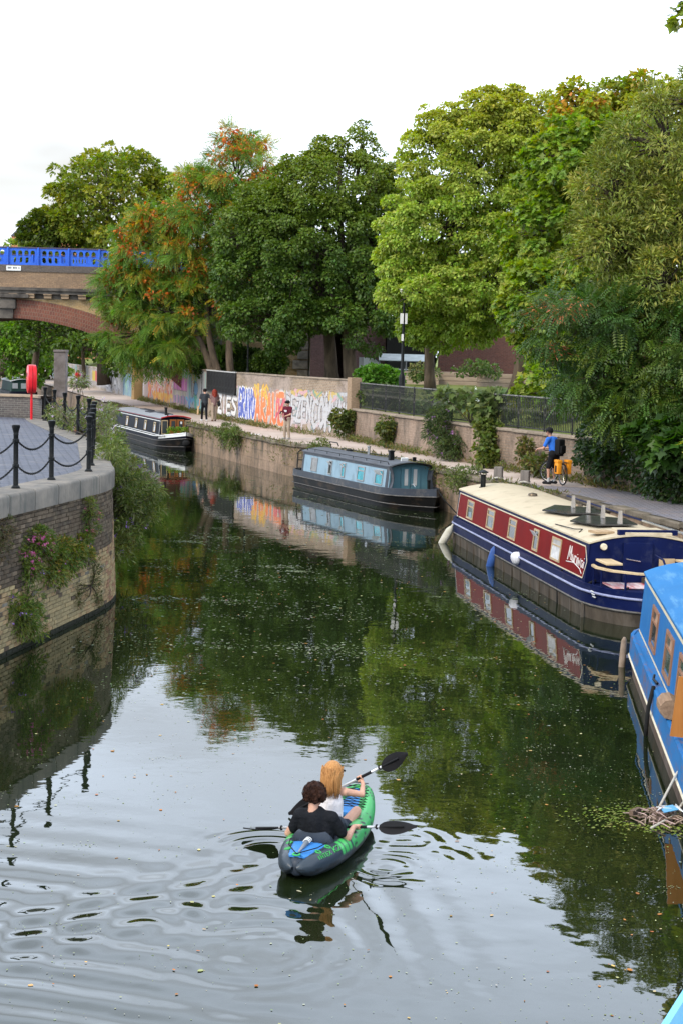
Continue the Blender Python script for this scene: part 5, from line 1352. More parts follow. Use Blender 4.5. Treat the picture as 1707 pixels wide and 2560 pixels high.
MB().loft([[(x, y, z + .02) for y, z in sec] + [(x, y, z - .015) for y, z in reversed(sec)] for x in (3.6, 3.82)]).build('roof_visor', m_iron, t, smooth=30)
for s in (1, -1):
    MB().tube([(-4.2, s * .70, 1.44), (-4.1, s * .70, 1.53), (3.2, s * .70, 1.53), (3.3, s * .70, 1.44)], .014, 6).build('handrail', m_iron, t, smooth=True)
    for k in range(6): MB().tube([(-3.4 + k * 1.2, s * .70, 1.43), (-3.4 + k * 1.2, s * .70, 1.53)], .012, 5).build('rail_stanchion', m_iron, t)
MB().lathe([(.055, 1.45), (.055, 1.82), (.075, 1.82), (.075, 1.86), (.03, 1.87)], 12, (-.2, .1, 0)).build('flue_pipe', m_chrome, t, smooth=40)
MB().rbox((2.35, -.18, 1.66), (.16, .16, .34), .012).rbox((2.35, -.18, 1.85), (.2, .2, .05), .01).build('chimney_box', m_iron, t)
MB().lathe([(.10, 1.5), (.10, 1.54), (.15, 1.55), (.12, 1.60), (.02, 1.62)], 12, (-2.3, .25, 0)).build('mushroom_vent', m_iron, t, smooth=40)
MB().lathe([(.08, 1.5), (.08, 1.53), (.12, 1.54), (.09, 1.58), (.02, 1.6)], 12, (1.2, .35, 0)).build('mushroom_vent', m_iron, t, smooth=40)
MB().box((2.95, .05, 1.60), (.06, .26, .12), ry=.3).build('headlamp', m_white, t); MB().rbox((3.05, .38, 1.62), (.08, .12, .14), .01).build('headlamp', m_iron, t)
MB().tube([(-3.0, -.2, 1.525), (-1.2, -.05, 1.53), (.6, .15, 1.535)], .018, 6).build('boat_pole', m_iron, t)
MB().tube([(-4.5, .0, 1.47), (-3.4, .35, 1.47)], .03, 6).tube([(-4.5, -.05, 1.47), (-3.7, -.55, 1.45)], .03, 6).build('roof_spars', m_iron, t)
MB().tube([(-4.6, -.8, .66), (-5.1, -.75, .7), (-5.15, -.7, 1.30), (-5.1, -.6, 1.40), (-4.5, -.45, 1.42)], .028, 6).tube([(-4.6, .8, .66), (-5.1, .75, .7), (-5.15, .7, 1.5), (-5.1, .6, 1.72), (-4.2, .55, 1.73), (-4.0, .52, 1.62)], .022, 6).tube([(-5.13, -.7, 1.0), (-5.13, .7, 1.0)], .02, 6).build('stern_rail', m_iron, t, smooth=True)
MB().lathe([(.05, .66), (.05, .92), (.09, .95)], 10, (5.0, 0, 0.1)).build('mooring_post', m_iron, t)
MB().tube([(4.5, -.40, .80), (4.55, -.42, .86), (4.65, -.40, .90), (4.72, -.36, .80)], .012, 5).build('deck_hook', m_chrome, t)
rope([(3.15, 51.95, .78), (3.4, 51.4, .45), (3.75, 50.9, .1), (3.9, 50.7, 0.02)], .02, m_rope_b, 'bow_rope', None, 'black bow rope trailing from the grey narrowboat')

# ---- red boat
m_rd = M('deep_red_paint', (.175, .004, .0035), (.135, .003, .003), scale=1.5, rough=.45, spec=.05, dirt=(.10, .004, .004), dscale=2.5, streak=(1, 1, .4))
m_nb = M('navy_paint', (.005, .010, .055), (.0035, .007, .04), scale=1.5, rough=.45, spec=.06, dirt=(.03, .035, .07), dscale=3)
m_cream = M('cream_roof', (.52, .44, .31), (.47, .39, .27), scale=.8, rough=.5, dirt=(.33, .27, .18), dscale=2.4)
m_brownhull = M('weathered_hull', (.105, .085, .065), (.055, .045, .036), scale=1.6, rough=.7, bump=.35, dirt=(.15, .13, .11), dscale=1.2, streak=(1.5, 1.5, .25), stretch=(2, 2, .4))
m_gold = M('gilt_frame', (.46, .34, .20), (.36, .26, .15), scale=6, rough=.4)
m_lav = M('navy_highlight_line', (.30, .31, .44), (.18, .20, .33), scale=3, rough=.35)  # pale lavender stripe: reflection on the navy band, put into the colour
m_creamline = M('cream_line', (.66, .58, .42), scale=4, rough=.45)
t = thing('red_canal_boat', 'wide deep red canal boat with navy trim and cream roof', 'canal boat', (5.33, 37.72, 0), math.atan2(.9896, -.1436), 'narrowboats on the canal')
hull(t, -7.55, 7.5, 1.30, 1.3, 1.9, .30, .70, .05, m_brownhull, m_nb, m_nb, m_pale, pb=2.6, ps=2.0, sink=.05, rail='one')
o_ = outline(-7.55, 7.5, 1.30, 1.3, 1.9, 2.6, 2.0)
MB().tube([(x, y + .02, .56) for x, y in o_ if y > .3], .028, 6).build('painted_reflection', m_lav, t, smooth=True)
MB().tube([(x, -y - .02, .56) for x, y in o_ if y > .3], .028, 6).build('painted_reflection', m_lav, t, smooth=True)
for k in range(16):      # vertical ribs on the lower hull
    x = 6.2 - k * .82
    MB().box((x, 1.285, .10), (.05, .05, .42)).build('hull_rib', m_brownhull, t)
cabin(t, -5.85, 6.5, 2.38, 2.22, .68, 1.47, .17, m_nb, m_cream, m_nb, over=.02)
fr = side_frame(1, 2.38, 2.22, .68, 1.47)
at, ny = fr
MB().panel([at(-5.70, .74, .001), at(6.35, .75, .001), at(6.3, 1.405, .001), at(-5.66, 1.395, .001)], .006, ny).build('side_panel', m_rd, t)
line_on(t, fr, [(-5.70, .75), (6.36, .755), (6.31, 1.40), (-5.64, 1.395), (-5.86, 1.10), (-5.70, .75)], .026, m_creamline, 'coach_line', .009)
line_on(t, fr, [(-5.85, 1.455), (6.5, 1.455)], .05, m_nb, 'eaves_band', .006)
for i, (sx_, w_, cur) in enumerate(((1.66, .74, 0), (4.0, .76, 0), (6.24, .70, 0), (8.42, .44, 1), (10.1, .72, 2))):
    window(t, fr, 6.5 - sx_, 1.07, w_, .50, m_gold, gl_dark if cur < 2 else glass_mat('lace_glass', (.3, .29, .28), .3), .17, m_white if cur == 1 else None, .045, M('lace_curtain', (.62, .61, .6), (.4, .4, .4), scale=9, rough=.8) if cur == 2 else None)
# small things behind the glass: blue cloth and pale sills
for sx_ in (1.66, 4.0): MB().panel([at(6.5 - sx_ - .2, .87, .0105), at(6.5 - sx_ + .12, .87, .0105), at(6.5 - sx_ + .16, 1.0, .0105), at(6.5 - sx_ - .1, 1.03, .0105)], .003, ny).build('sill_clutter', M('blue_cloth', (.12, .22, .3), (.3, .3, .28), scale=12, rough=.8), t)
frb = side_frame(-1, 2.38, 2.22, .68, 1.47)
for sx_ in (2, 5, 8): window(t, frb, 6.5 - sx_, 1.07, .7, .5, m_gold, gl_dark, .17)
# painted name in flowing white script
GLY = {'M': [[(0, 0), (.18, 1), (.42, .25), (.66, 1), (.84, .05), (.95, .1)]], 'u': [[(0, .55), (.06, .1), (.3, .02), (.5, .5), (.52, .05), (.65, .08)]], 'r': [[(0, .02), (.1, .55), (.32, .5), (.42, .45)]], 'i': [[(.05, .5), (.08, .05), (.2, .06)], [(.07, .70), (.09, .74)]], 'w': [[(0, .55), (.12, .03), (.3, .4), (.42, .03), (.62, .55)]], 'a': [[(.45, .48), (.15, .5), (.02, .2), (.2, .02), (.45, .35), (.47, .05), (.58, .05)]]}
lt_ = MB(); cx = 6.5 - 10.98; 
for ch, wd in zip('Muriwai', (.30, .18, .15, .08, .21, .19, .09)):
    for st in GLY[ch]:
        hh = .30
        pts = [at(cx - .05 - .92 * x * (wd / (.95 if ch == 'M' else .62)) * .95 - .03 * y, .98 + hh * y - (6.5 - 10.98 - cx) * .05, .0105) for x, y in st]
        lt_.tube(pts, .013 if ch == 'M' else .0105, 5)
    cx -= wd * 1.02 if ch != 'i' else wd * .9
lt_.tube([at(6.5 - 10.95, .93, .0105), at(6.5 - 11.5, .97, .0105), at(6.5 - 11.95, .90, .0105), at(6.5 - 12.1, .82, .0105)], .009, 5)
lt_.build('painted_name', M('signwriter_white', (.8, .78, .74), scale=4, rough=.5), t)
# roof furniture: flue, vents, tilted panels with clear stays, hand rails
MB().lathe([(.11, 1.56), (.11, 1.62), (.075, 1.63), (.075, 1.95), (.09, 1.96)], 12, (5.75, .62, 0)).lathe([(.14, 2.02), (.15, 2.04), (.05, 2.09), (.02, 2.1)], 12, (5.75, .62, 0)).tube([(5.75, .55, 1.95), (5.75, .53, 2.03)], .012, 5).tube([(5.75, .69, 1.95), (5.75, .71, 2.03)], .012, 5).build('chimney', m_iron, t, smooth=40)
for (x, y) in ((2.6, .05), (-.1, -.35), (-3.6, -.30)):
    MB().lathe([(.08, 1.62), (.08, 1.68), (.13, 1.69), (.11, 1.74), (.02, 1.76)], 12, (x, y, 0)).build('mushroom_vent', M('bronze_vent', (.13, .10, .07), scale=5, rough=.4, metal=.5), t, smooth=40)
m_sol = M('solar_glass', (.045, .043, .04), (.03, .03, .028), scale=3, rough=.22, spec=.7)
m_stay = M('clear_stay', (.34, .30, .25), (.26, .23, .2), scale=4, rough=.25)
for x in (-1.4, -3.7):
    p_ = MB().panel([(x + 1.05, .30, 1.71), (x + .35, .80, 1.655), (x - .85, .55, 1.70), (x - .95, -.30, 1.73), (x + .25, -.42, 1.73)], .03, (0, 0, 1)).build('solar_panel', m_sol, t)
    for q in (.45, -.75):
        MB().loft([[(x + q - .10, .0, 1.74), (x + q + .10, .0, 1.74), (x + q + .05, .0, 2.02), (x + q - .05, .0, 2.02)], [(x + q - .10, .05, 1.74), (x + q + .10, .05, 1.74), (x + q + .05, .05, 2.02), (x + q - .05, .05, 2.02)]]).build('stay', m_stay, p_)
MB().tube([(3.2, -1.04, 1.64), (-5.4, -1.04, 1.64)], .022, 6).build('handrail', m_nb, t); MB().tube([(-3.0, -.98, 1.66), (-5.6, -.95, 1.68)], .028, 6).build('boat_pole', m_chrome, t)
MB().tube([(-2.9, 1.0, 1.55), (-4.3, .98, 1.60), (-4.5, .86, 1.62), (-4.55, .95, 1.56)], .012, 5).build('boat_hook', m_iron, t)
MB().box((-5.3, .70, 1.66), (.36, .42, .05), rz=.2).build('bread_board', M('pale_wood', (.42, .30, .18), (.32, .22, .13), scale=5, rough=.7, stretch=(.3, 2, 2)), t)
MB().rbox((-5.35, -.15, 1.67), (.95, 1.0, .08), .015).build('hatch', m_cream, t)
MB().box((-5.72, -.15, 1.70), (.14, 1.25, .10)).build('hatch_coaming', m_nb, t)
# stern bulkhead: doors, light, seat boards
dr = MB().rbox((-5.90, .10, 1.08), (.05, .62, .86), .012).build('door', m_nb, t); MB().tube([(-5.94, .35, 1.18), (-5.96, .05, 1.13)], .012, 5).build('door_bolt', m_chrome, dr)
MB().rbox((-5.93, -.52, 1.05), (.03, .34, .28), .01).build('porthole_window', m_gold, t)
MB().lathe([(.055, -5.96), (.07, -5.94), (.07, -5.88)], 12, (0, .83, 1.42), 'x').build('lamp', m_creamline, t)
for y in (.83, -.86): MB().rbox((-6.3, y, 1.16), (.72, .34, .045), .01).build('seat_board', M('seat_wood', (.56, .43, .26), (.46, .34, .2), scale=4, rough=.6, stretch=(.3, 2, 2)), t)
MB().rbox((-6.25, .0, .68), (.9, 1.7, .012), .003).build('deck_mat', M('red_white_mat', (.42, .05, .06), (.6, .55, .55), scale=5, rough=.9, stretch=(.4, 2, 1)), t)
MB().box((-6.05, -.25, .74), (.35, .5, .12)).build('step', m_brownhull, t)
hp = [(-5.98, 1.10), (-6.35, 1.13), (-6.85, .95), (-7.25, .55), (-7.4, .0), (-7.25, -.55), (-6.85, -.95), (-6.35, -1.13), (-5.98, -1.10)]
MB().loft([[(px, py_, 1.03), (px, py_, 1.07), (px * .988, py_ * .93, 1.07), (px * .988, py_ * .93, 1.03)] for px, py_ in hp]).build('handrail_wood', MATS['seat_wood'], t)
for (x, y) in ((-6.0, 1.08), (-6.5, 1.07), (-7.05, .74), (-7.36, .1), (-7.05, -.74), (-6.5, -1.07)): MB().tube([(x, y * .97, .66), (x, y * .97, 1.04)], .024, 8).build('rail_post', m_nb, t)
MB().tube([(-7.3, .0, .7), (-7.3, 0, 1.2), (-7.15, 0, 1.32), (-6.7, 0, 1.35)], .022, 6).build('tiller', m_nb, t, smooth=True)
for k in range(3): MB().box((-6.55 - .0, 1.235 - .02 * k, .60 - .055 * k), (.17, .02, .018)).build('vent_slot', m_white, t)
# fenders, bag, ropes
def fender(label, mat, loc, tilt, rx=0):
    t_ = thing('fender', label, 'fender', loc, 0, 'fenders hanging on the boats')
    MB().lathe([(.02, -.36), (.06, -.34), (.105, -.25), (.115, 0), (.105, .2), (.06, .30), (.03, .34), (.03, .40)], 12).build('body', mat, t_, smooth=True, rot=(rx, tilt, 0)); MB().tube([(0, 0, .36), (.02, .03, .75)], .012, 5).build('lanyard', m_rope_b, t_, rot=(rx, tilt, 0))
    return t_
fender('dirty white fender at the far bow of the red boat', M('fender_white', (.55, .52, .44), (.4, .38, .3), scale=4, rough=.5), (2.93, 43.6, .18), R(28))
fender('blue fender hanging from the side of the red boat', M('fender_blue', (.04, .10, .30), (.03, .07, .22), scale=4, rough=.4), (3.80, 38.95, .20), R(14))
b = MB(); b.ball((0, 0, 0), .15, 12, 8, (1, .7, 1.05))
b.v = [(x * (1 + .2 * math.sin(9 * z + 5 * x)), y * (1 + .2 * math.sin(11 * x)), z * (1 + .12 * math.sin(8 * y + 7 * x))) for x, y, z in b.v]
tag(b.build('plastic_bag', M('white_plastic', (.7, .7, .72), (.55, .55, .6), scale=6, rough=.4), smooth=True, loc=(4.12, 36.55, .52)), 'crumpled white plastic bag on the gunwale of the red boat', 'bag')
for i, (x, y, lab) in enumerate(((4.72, 33.35, 'dark rope over the gunwale of the red boat, farther from its stern'), (5.12, 31.75, 'dark rope over the gunwale of the red boat by the stern posts'), (5.62, 30.75, 'thick dark rope at the round stern of the red boat'))):
    rope([(x + .1, y + .05, .72), (x - .02, y - .03, .68), (x - .05, y - .05, .35), (x - .04, y - .06, .0), (x - .04, y - .06, -.1)], .03, m_rope_b, 'side_rope', None, lab)

# ---- light blue boat at the right edge
m_lb = M('sky_blue_paint', (.022, .145, .37), (.018, .12, .31), scale=1.4, rough=.5, spec=.06, dirt=(.06, .19, .36), dscale=3, streak=(1.5, 1.5, .4))
m_lbr = M('sky_blue_roof', (.03, .165, .38), (.024, .135, .32), scale=.9, rough=.55, spec=.06, dirt=(.12, .28, .44), dscale=2, streak=(.4, 3, 1))
m_lbg = M('sky_blue_gunwale', (.024, .155, .39), (.02, .13, .33), scale=1.4, rough=.5, spec=.06, dirt=(.20, .10, .055), dscale=4, streak=(.6, 2.5, 1))
m_rust = M('rusty_hull', (.16, .13, .11), (.09, .065, .05), scale=2, rough=.75, bump=.3, dirt=(.20, .10, .05), dscale=1.5, streak=(1.5, 1.5, .3))
m_copper = M('copper_frame', (.33, .17, .10), (.24, .12, .07), scale=6, rough=.45)
t = thing('sky_blue_boat', 'sky blue narrowboat with copper framed windows cut off by the right edge', 'narrowboat', (5.43, 20.9, 0), math.atan2(.994, .107) - PI / 2 + PI / 2, 'narrowboats on the canal')
hull(t, -7.2, 6.55, 1.06, 1.5, .8, .26, .62, .03, m_rust, m_lbg, m_lbg, m_creamline, pb=2.2, sink=.02, rail='one')
cabin(t, -6.3, 5.55, 1.78, 1.64, .61, 1.60, .20, m_lb, m_lbr, m_lb, over=.03)
fr = side_frame(1, 1.78, 1.64, .61, 1.60); at, ny = fr
line_on(t, fr, [(5.50, .64), (-6.3, .64)], .035, m_creamline); line_on(t, fr, [(5.50, 1.53), (-6.3, 1.53)], .05, m_creamline)
def bx_(s_): return 5.42 - s_
for s_, in ((2.35,), (4.62,), (6.42,)):
    window(t, fr, bx_(s_), 1.07, .95, .64, m_copper, glass_mat('green_glass', (.06, .09, .08), .05) if s_ > 3 else gl_dark, .16, None, .05)
    MB().panel([at(bx_(s_) - .4, 1.18, .0115), at(bx_(s_) + .02, 1.18, .0115), at(bx_(s_) - .1, 1.33, .0115), at(bx_(s_) - .4, 1.34, .0115)], .003, ny).build('curtain', M('tan_curtain', (.42, .27, .18), (.3, .18, .12), scale=6, rough=.8), t)
for k, s_ in enumerate((7.75,)):
    d_ = MB().panel([at(bx_(s_), .66, .02), at(bx_(s_), .66, .24), at(bx_(s_), 1.40, .22), at(bx_(s_), 1.40, .02)], .04, (1, 0, 0)).build('side_door', M('varnished_wood', (.50, .20, .05), (.40, .15, .035), scale=3, rough=.3, stretch=(2, 2, .3)), t)
    MB().tube([at(bx_(s_) + .05, 1.0, .2), at(bx_(s_) + .05, 1.05, .2)], .02, 6).build('door_knob', m_chrome, d_)
MB().tube([(1.0, .98, .64), (1.2, 1.02, .66), (1.3, 1.0, .7)], .02, 6).build('cleat', m_iron, t)
o = MB().lathe([(.13, 0), (.14, .02), (.135, .45), (.13, .47)], 9).build('firewood_log', M('split_wood', (.34, .23, .15), (.22, .14, .09), scale=6, rough=.9, bump=.6, stretch=(3, 3, .4)), smooth=35, loc=(4.33, 20.25, .76), rot=(R(90), 0, R(-6)))
tag(o, 'cut firewood log resting on the gunwale of the sky blue boat', 'log')
o = MB().lathe([(.045, -.40), (.055, -.36), (.058, 0), (.05, .28), (.02, .34)], 10).build('wooden_fender', M('old_fender', (.34, .26, .2), (.2, .15, .11), scale=5, rough=.8), smooth=True, loc=(4.86, 26.40, .18), rot=(R(3), R(2), 0)); tag(o, 'worn brown fender hanging at the far end of the sky blue boat', 'fender')
rope([(4.45, 21.7, .66), (4.36, 21.55, .4), (4.33, 21.5, .1), (4.33, 21.5, -.05)], .03, m_rope_b, 'side_rope', None, 'tarry rope fender on the side of the sky blue boat')
# rope from its deck to the nest, tyre
rope([(4.55, 18.9, .72), (4.05, 18.2, .34), (3.72, 17.62, .05)], .016, m_rope_w, 'tether_rope', None, 'pale rope from the sky blue boat down to the floating nest')
rope([(4.75, 18.3, .75), (4.25, 17.9, .35), (3.88, 17.45, .06), (3.55, 17.1, .01)], .016, m_rope_w, 'tether_rope', None, 'second pale rope slanting to the nest, nearer the camera')
tb = MB(); n1, n2 = 22, 12; vs = []; fs = []
for i in range(n1):
    a = 2 * PI * i / n1
    for j in range(n2):
        b = 2 * PI * j / n2; rr = .27 + .085 * math.cos(b); zz = .085 * (1.25 if abs(math.sin(b)) > .5 else 1) * math.sin(b); vs.append((rr * math.cos(a), zz, rr * math.sin(a)))
for i in range(n1):
    for j in range(n2): fs.append((i * n2 + j, ((i + 1) % n1) * n2 + j, ((i + 1) % n1) * n2 + (j + 1) % n2, i * n2 + (j + 1) % n2))
tb.add(vs, fs)
o = tb.build('tyre', M('tyre_rubber', (.018, .018, .019), scale=12, rough=.7, bump=.4), smooth=True, loc=(4.10, 17.55, .28), rot=(0, 0, R(80))); tag(o, 'old black tyre hung as a fender beside the floating nest', 'tyre')

# ---- black narrowboat far left
m_bk = M('blueblack_paint', (.0035, .004, .011), (.0025, .003, .008), scale=2, rough=.45, spec=.05)
m_rtrim = M('red_trim', (.42, .02, .025), scale=3, rough=.4)
m_wline = M('white_line', (.7, .7, .68), scale=4, rough=.45)
hd = math.atan2(-.94, .34)
t = thing('black_narrowboat', 'blue black narrowboat with red roof trim and wooden front doors', 'narrowboat', (-10.55, 87.05, 0), hd, 'narrowboats on the canal')
hull(t, -7.5, 7.5, 1.0, 2.3, .8, .42, .66, .30, m_blackhull, m_bk, m_bk, m_pale)
MB().tube([(x, -y - .02, .64 + .3 * max(0, (x - 4.3) / 3.2) ** 2) for x, y in outline(-7.5, 7.5, 1.0, 2.3, .8) if y > .0], .028, 6).build('gunwale_line', m_wline, t, smooth=True)
for s in (1, -1):
    pts = [(x, s * (y + .022), z) for x, y in outline(-7.5, 7.5, 1.0, 2.3, .8) if x > 5.2 for z in (0,)]
    MB().loft([[(x, y, .50 + .3 * max(0, (x - 4.3) / 3.2) ** 2), (x, y, .68 + .3 * max(0, (x - 4.3) / 3.2) ** 2), (x, y + s * .01, .68 + .3 * max(0, (x - 4.3) / 3.2) ** 2), (x, y + s * .01, .50 + .3 * max(0, (x - 4.3) / 3.2) ** 2)] for x, y, _ in pts]).build('bow_panel', m_wline, t)
for k in range(6):
    x = 5.45 + k * .16; yy = [y for xx, y in outline(-7.5, 7.5, 1.0, 2.3, .8, n=200) if abs(xx - x) < .08][0]
    MB().box((x, -yy - .04, .60 + .3 * max(0, (x - 4.3) / 3.2) ** 2), (.09, .012, .10), rz=-.2).build('bow_lettering', m_bk, t)
cabin(t, -6.2, 5.2, 1.74, 1.54, .62, 1.56, .12, m_bk, M('pale_grey_roof', (.30, .31, .33), (.24, .25, .27), scale=1, rough=.55), m_bk)
fr = side_frame(-1, 1.74, 1.54, .62, 1.56); at, ny = fr
line_on(t, fr, [(-6.1, 1.43), (5.05, 1.43), (5.05, .70), (-6.1, .70)], .035, m_wline); line_on(t, fr, [(-6.2, 1.545), (5.2, 1.545)], .05, m_rtrim, 'roof_trim', .01)
MB().tube([(5.26, -.8, 1.60), (5.26, -.4, 1.69), (5.26, 0, 1.72), (5.26, .4, 1.69), (5.26, .8, 1.60)], .03, 6).build('roof_trim', m_rtrim, t)
for x in (3.9, 1.7, -.6, -3): window(t, fr, x, 1.06, .46, .52, m_gold, gl_dark, .2)
wd_ = M('door_timber', (.30, .11, .03), (.22, .08, .025), scale=3, rough=.4, stretch=(2, 2, .4))
for s in (1, -1):
    d_ = MB().rbox((5.23, s * .2 + .05, 1.10), (.05, .36, .86), .01).build('door', wd_, t); MB().box((5.26, s * .2 + .05, 1.2), (.02, .20, .5)).build('door_glass', gl_dark, d_)
    w_ = MB().box((5.22, s * .62 + .02, 1.12), (.03, .34, .74)).build('front_window', m_gold, t); MB().box((5.237, s * .62 + .02, 1.12), (.012, .26, .64)).build('pane', gl_dark, w_)
MB().box((5.275, .27, 1.36), (.008, .09, .13)).build('notice', m_white, t)
MB().lathe([(.07, 1.65), (.07, 2.05), (.1, 2.06), (.1, 2.1), (.03, 2.12)], 12, (4.0, -.25, 0)).build('chimney', m_iron, t, smooth=40)
for (x, y, ln) in ((2.2, .1, 2.4), (.2, -.2, 1.2), (-2.5, .2, 2.2)): MB().rbox((x, y, 1.72), (ln, .4, .06), .02).build('roof_box', M('roof_clutter', (.05, .05, .06), scale=4, rough=.6), t)
MB().tube([(5.0, -.4, 1.72), (3.0, .1, 1.75)], .025, 6).build('boat_pole', m_iron, t)
MB().lathe([(.12, -.16), (.2, -.05), (.2, .08), (.1, .16)], 12, (7.5, 0, .42)).build('bow_fender', m_rope_b, t, smooth=True)
m_terra = M('terracotta', (.32, .10, .05), scale=4, rough=.8)
for i, (x, y, lab) in enumerate(((5.75, -.35, 'terracotta flower pot on the left of the black boat bow'), (5.85, .0, 'terracotta flower pot in the middle of the black boat bow'), (5.75, .4, 'terracotta flower pot on the right of the black boat bow'))):
    wp = Matrix.Translation((-10.55, 87.05, 0)) @ Matrix.Rotation(hd, 4, 'Z') @ Vector((x, y, .56))
    p_ = thing('flower_pot', lab, 'plant pot', wp, 0, 'flower pots on the black boat')
    MB().lathe([(.10, 0), (.15, .24), (.165, .24), (.165, .29), (.14, .29)], 12).build('pot', m_terra, p_, smooth=40)
    r_ = np.random.default_rng(600 + i); n_ = 240; dd = unit(r_.normal(size=(n_, 3)) + [0, 0, .6])
    leaf_cloud('foliage', KITE, dd * r_.uniform(.08, .26, (n_, 1)) + [0, 0, .34], dd, unit(r_.normal(size=(n_, 3)) + [0, 0, 1]), r_.uniform(.06, .11, n_), palette(n_, [(.08, .15, .03), (.05, .1, .02), (.2, .22, .06)], r_), m_leaf, p_)

# ---- covered boat beyond the low wall, and the boat at the bottom right corner
t = thing('covered_boat', 'distant boat with a pale roof and dark green cover at the left edge', 'boat', (-31.5, 152, 0), R(-72), 'narrowboats on the canal')
hull(t, -6, 6, 1.3, 2, 1, .42, .8, .1, m_blackhull, m_bk, m_bk, m_pale)
cabin(t, -5, 4.2, 2.3, 2.1, .8, 1.75, .22, M('dark_green_cover', (.02, .05, .04), (.015, .035, .03), scale=2, rough=.7), M('pale_cover', (.5, .52, .52), (.4, .42, .42), scale=1.5, rough=.6), MATS['dark_green_cover'], over=.15)
for k in range(3): MB().box((4.22, -.8 + k * .8, 1.35), (.06, .5, .5)).build('window', M('hazy_pane', (.35, .37, .38), scale=3, rough=.3), t)
MB().ball((3.4, .4, 2.2), .22, 10, 7, (1.3, 1, .8)).build('roof_bundle', M('maroon_cloth', (.22, .03, .05), (.4, .35, .35), scale=5, rough=.8), t)
m_ltb = M('light_blue_bulwark', (.19, .52, .74), (.16, .45, .66), scale=2, rough=.4)
t = thing('moored_dinghy', 'light blue dinghy gunwale poking into the bottom right corner', 'boat', (2.80, 9.11, 0), math.atan2(.91, .42), None)
hull(t, -2.2, 3.2, .95, 1.2, .5, .35, .76, .05, m_gd, m_ltb, M('grey_boat_deck', (.36, .36, .40), (.28, .28, .31), scale=3, rough=.8), m_ltb, pb=2.6, sink=.22)
MB().box((-.2, 0, .62), (.28, 1.7, .05)).build('thwart', MATS['pale_wood'], t)

# ================================================================== people, kayak, bicycle
def capsule(b, p, q, r0, r1, n=10):
    p, q = Vector(p), Vector(q); d = q - p; L_ = d.length
    if L_ < 1e-5: return b.ball(p, r0, n, 6)
    z = d / L_; prof = []
    for i in range(4): a = PI / 2 * i / 3; prof.append((max(1e-4, r0 * math.sin(a)), -r0 * math.cos(a)))
    for i in range(4): a = PI / 2 * i / 3; prof.append((max(1e-4, r1 * math.cos(a)), L_ + r1 * math.sin(a)))
    t_ = MB().lathe(prof, n); m = z.to_track_quat('Z', 'Y').to_matrix()
    return b.add([p + m @ Vector(v) for v in t_.v], t_.f)
def fuse(name, shapes, mat, parent, voxel=.012, it=4, extra=None):
    """melt tapered limbs (p, q, r0, r1) and balls (c, r, scale) into one continuous skin"""
    b = MB()
    for s in shapes:
        if len(s) == 3: b.ball(s[0], s[1], 14, 10, s[2])
        else: capsule(b, *s)
    me = b.mesh(name + '_src', mat)
    o = bpy.data.objects.new('tmp', me); C.objects.link(o)
    rm = o.modifiers.new('r', 'REMESH'); rm.mode = 'VOXEL'; rm.voxel_size = voxel; rm.use_smooth_shade = True
    sm = o.modifiers.new('s', 'SMOOTH'); sm.factor = .5; sm.iterations = it
    dg = bpy.context.evaluated_depsgraph_get()
    m2 = bpy.data.meshes.new_from_object(o.evaluated_get(dg)); m2.name = name
    bpy.data.objects.remove(o); bpy.data.meshes.remove(me)
    m2.materials.clear(); m2.materials.append(mat)
    m2.polygons.foreach_set('use_smooth', [True] * len(m2.polygons))
    return link(name, m2, parent)
def hand_grip(c, axis, back, r=.016, s=1.0, span=230, flip=1):
    """palm and five fingers closed round a shaft at c; back = from the shaft towards the back of the hand"""
    c = Vector(c); ax = Vector(axis).normalized(); bk = Vector(back); bk = (bk - ax * bk.dot(ax)).normalized(); sd = ax.cross(bk) * flip
    out = [(c + bk * (r + .014) + ax * .03, c + bk * (r + .014) - ax * .03, .019 * s, .019 * s)]
    for i, ln in enumerate((.9, 1.0, .97, .8)):
        o = ax * (.033 - .022 * i); prev = None
        for k in range(5):
            a = R(20 + span * ln * k / 4); p = c + o + (bk * math.cos(a) + sd * math.sin(a)) * (r + .008)
            if prev is not None: out.append((prev, p, .0095 * s, .0085 * s))
            prev = p
    t0 = c + bk * (r + .012) + ax * .035; t1 = c - sd * (r + .012) + ax * .045; t2 = c - bk * (r + .006) + ax * .03
    out += [(t0, t1, .012 * s, .011 * s), (t1, t2, .011 * s, .009 * s)]
    return out
def hand_loose(w_, d, side, s=1.0):
    """relaxed open hand from wrist w_ in direction d; side = thumb side"""
    w_ = Vector(w_); d = Vector(d).normalized(); sd = Vector(side); sd = (sd - d * sd.dot(d)).normalized(); nn = d.cross(sd)
    out = [(w_, w_ + d * .07 * s, .022 * s, .028 * s)]
    for i, ln in enumerate((.068, .078, .072, .056)):
        b0 = w_ + d * .085 * s + sd * (.027 - .018 * i) * s; b1 = b0 + (d * .9 + nn * .35).normalized() * ln * .5 * s; b2 = b1 + (d * .7 + nn * .7).normalized() * ln * .5 * s
        out += [(b0 - d * .03 * s, b0, .010 * s, .010 * s), (b0, b1, .010 * s, .009 * s), (b1, b2, .009 * s, .0075 * s)]
    t0 = w_ + d * .025 * s + sd * .025 * s; t1 = t0 + (d * .6 + sd * .8).normalized() * .045 * s; t2 = t1 + (d * .9 + sd * .2).normalized() * .03 * s
    return out + [(t0, t1, .012 * s, .011 * s), (t1, t2, .011 * s, .009 * s)]
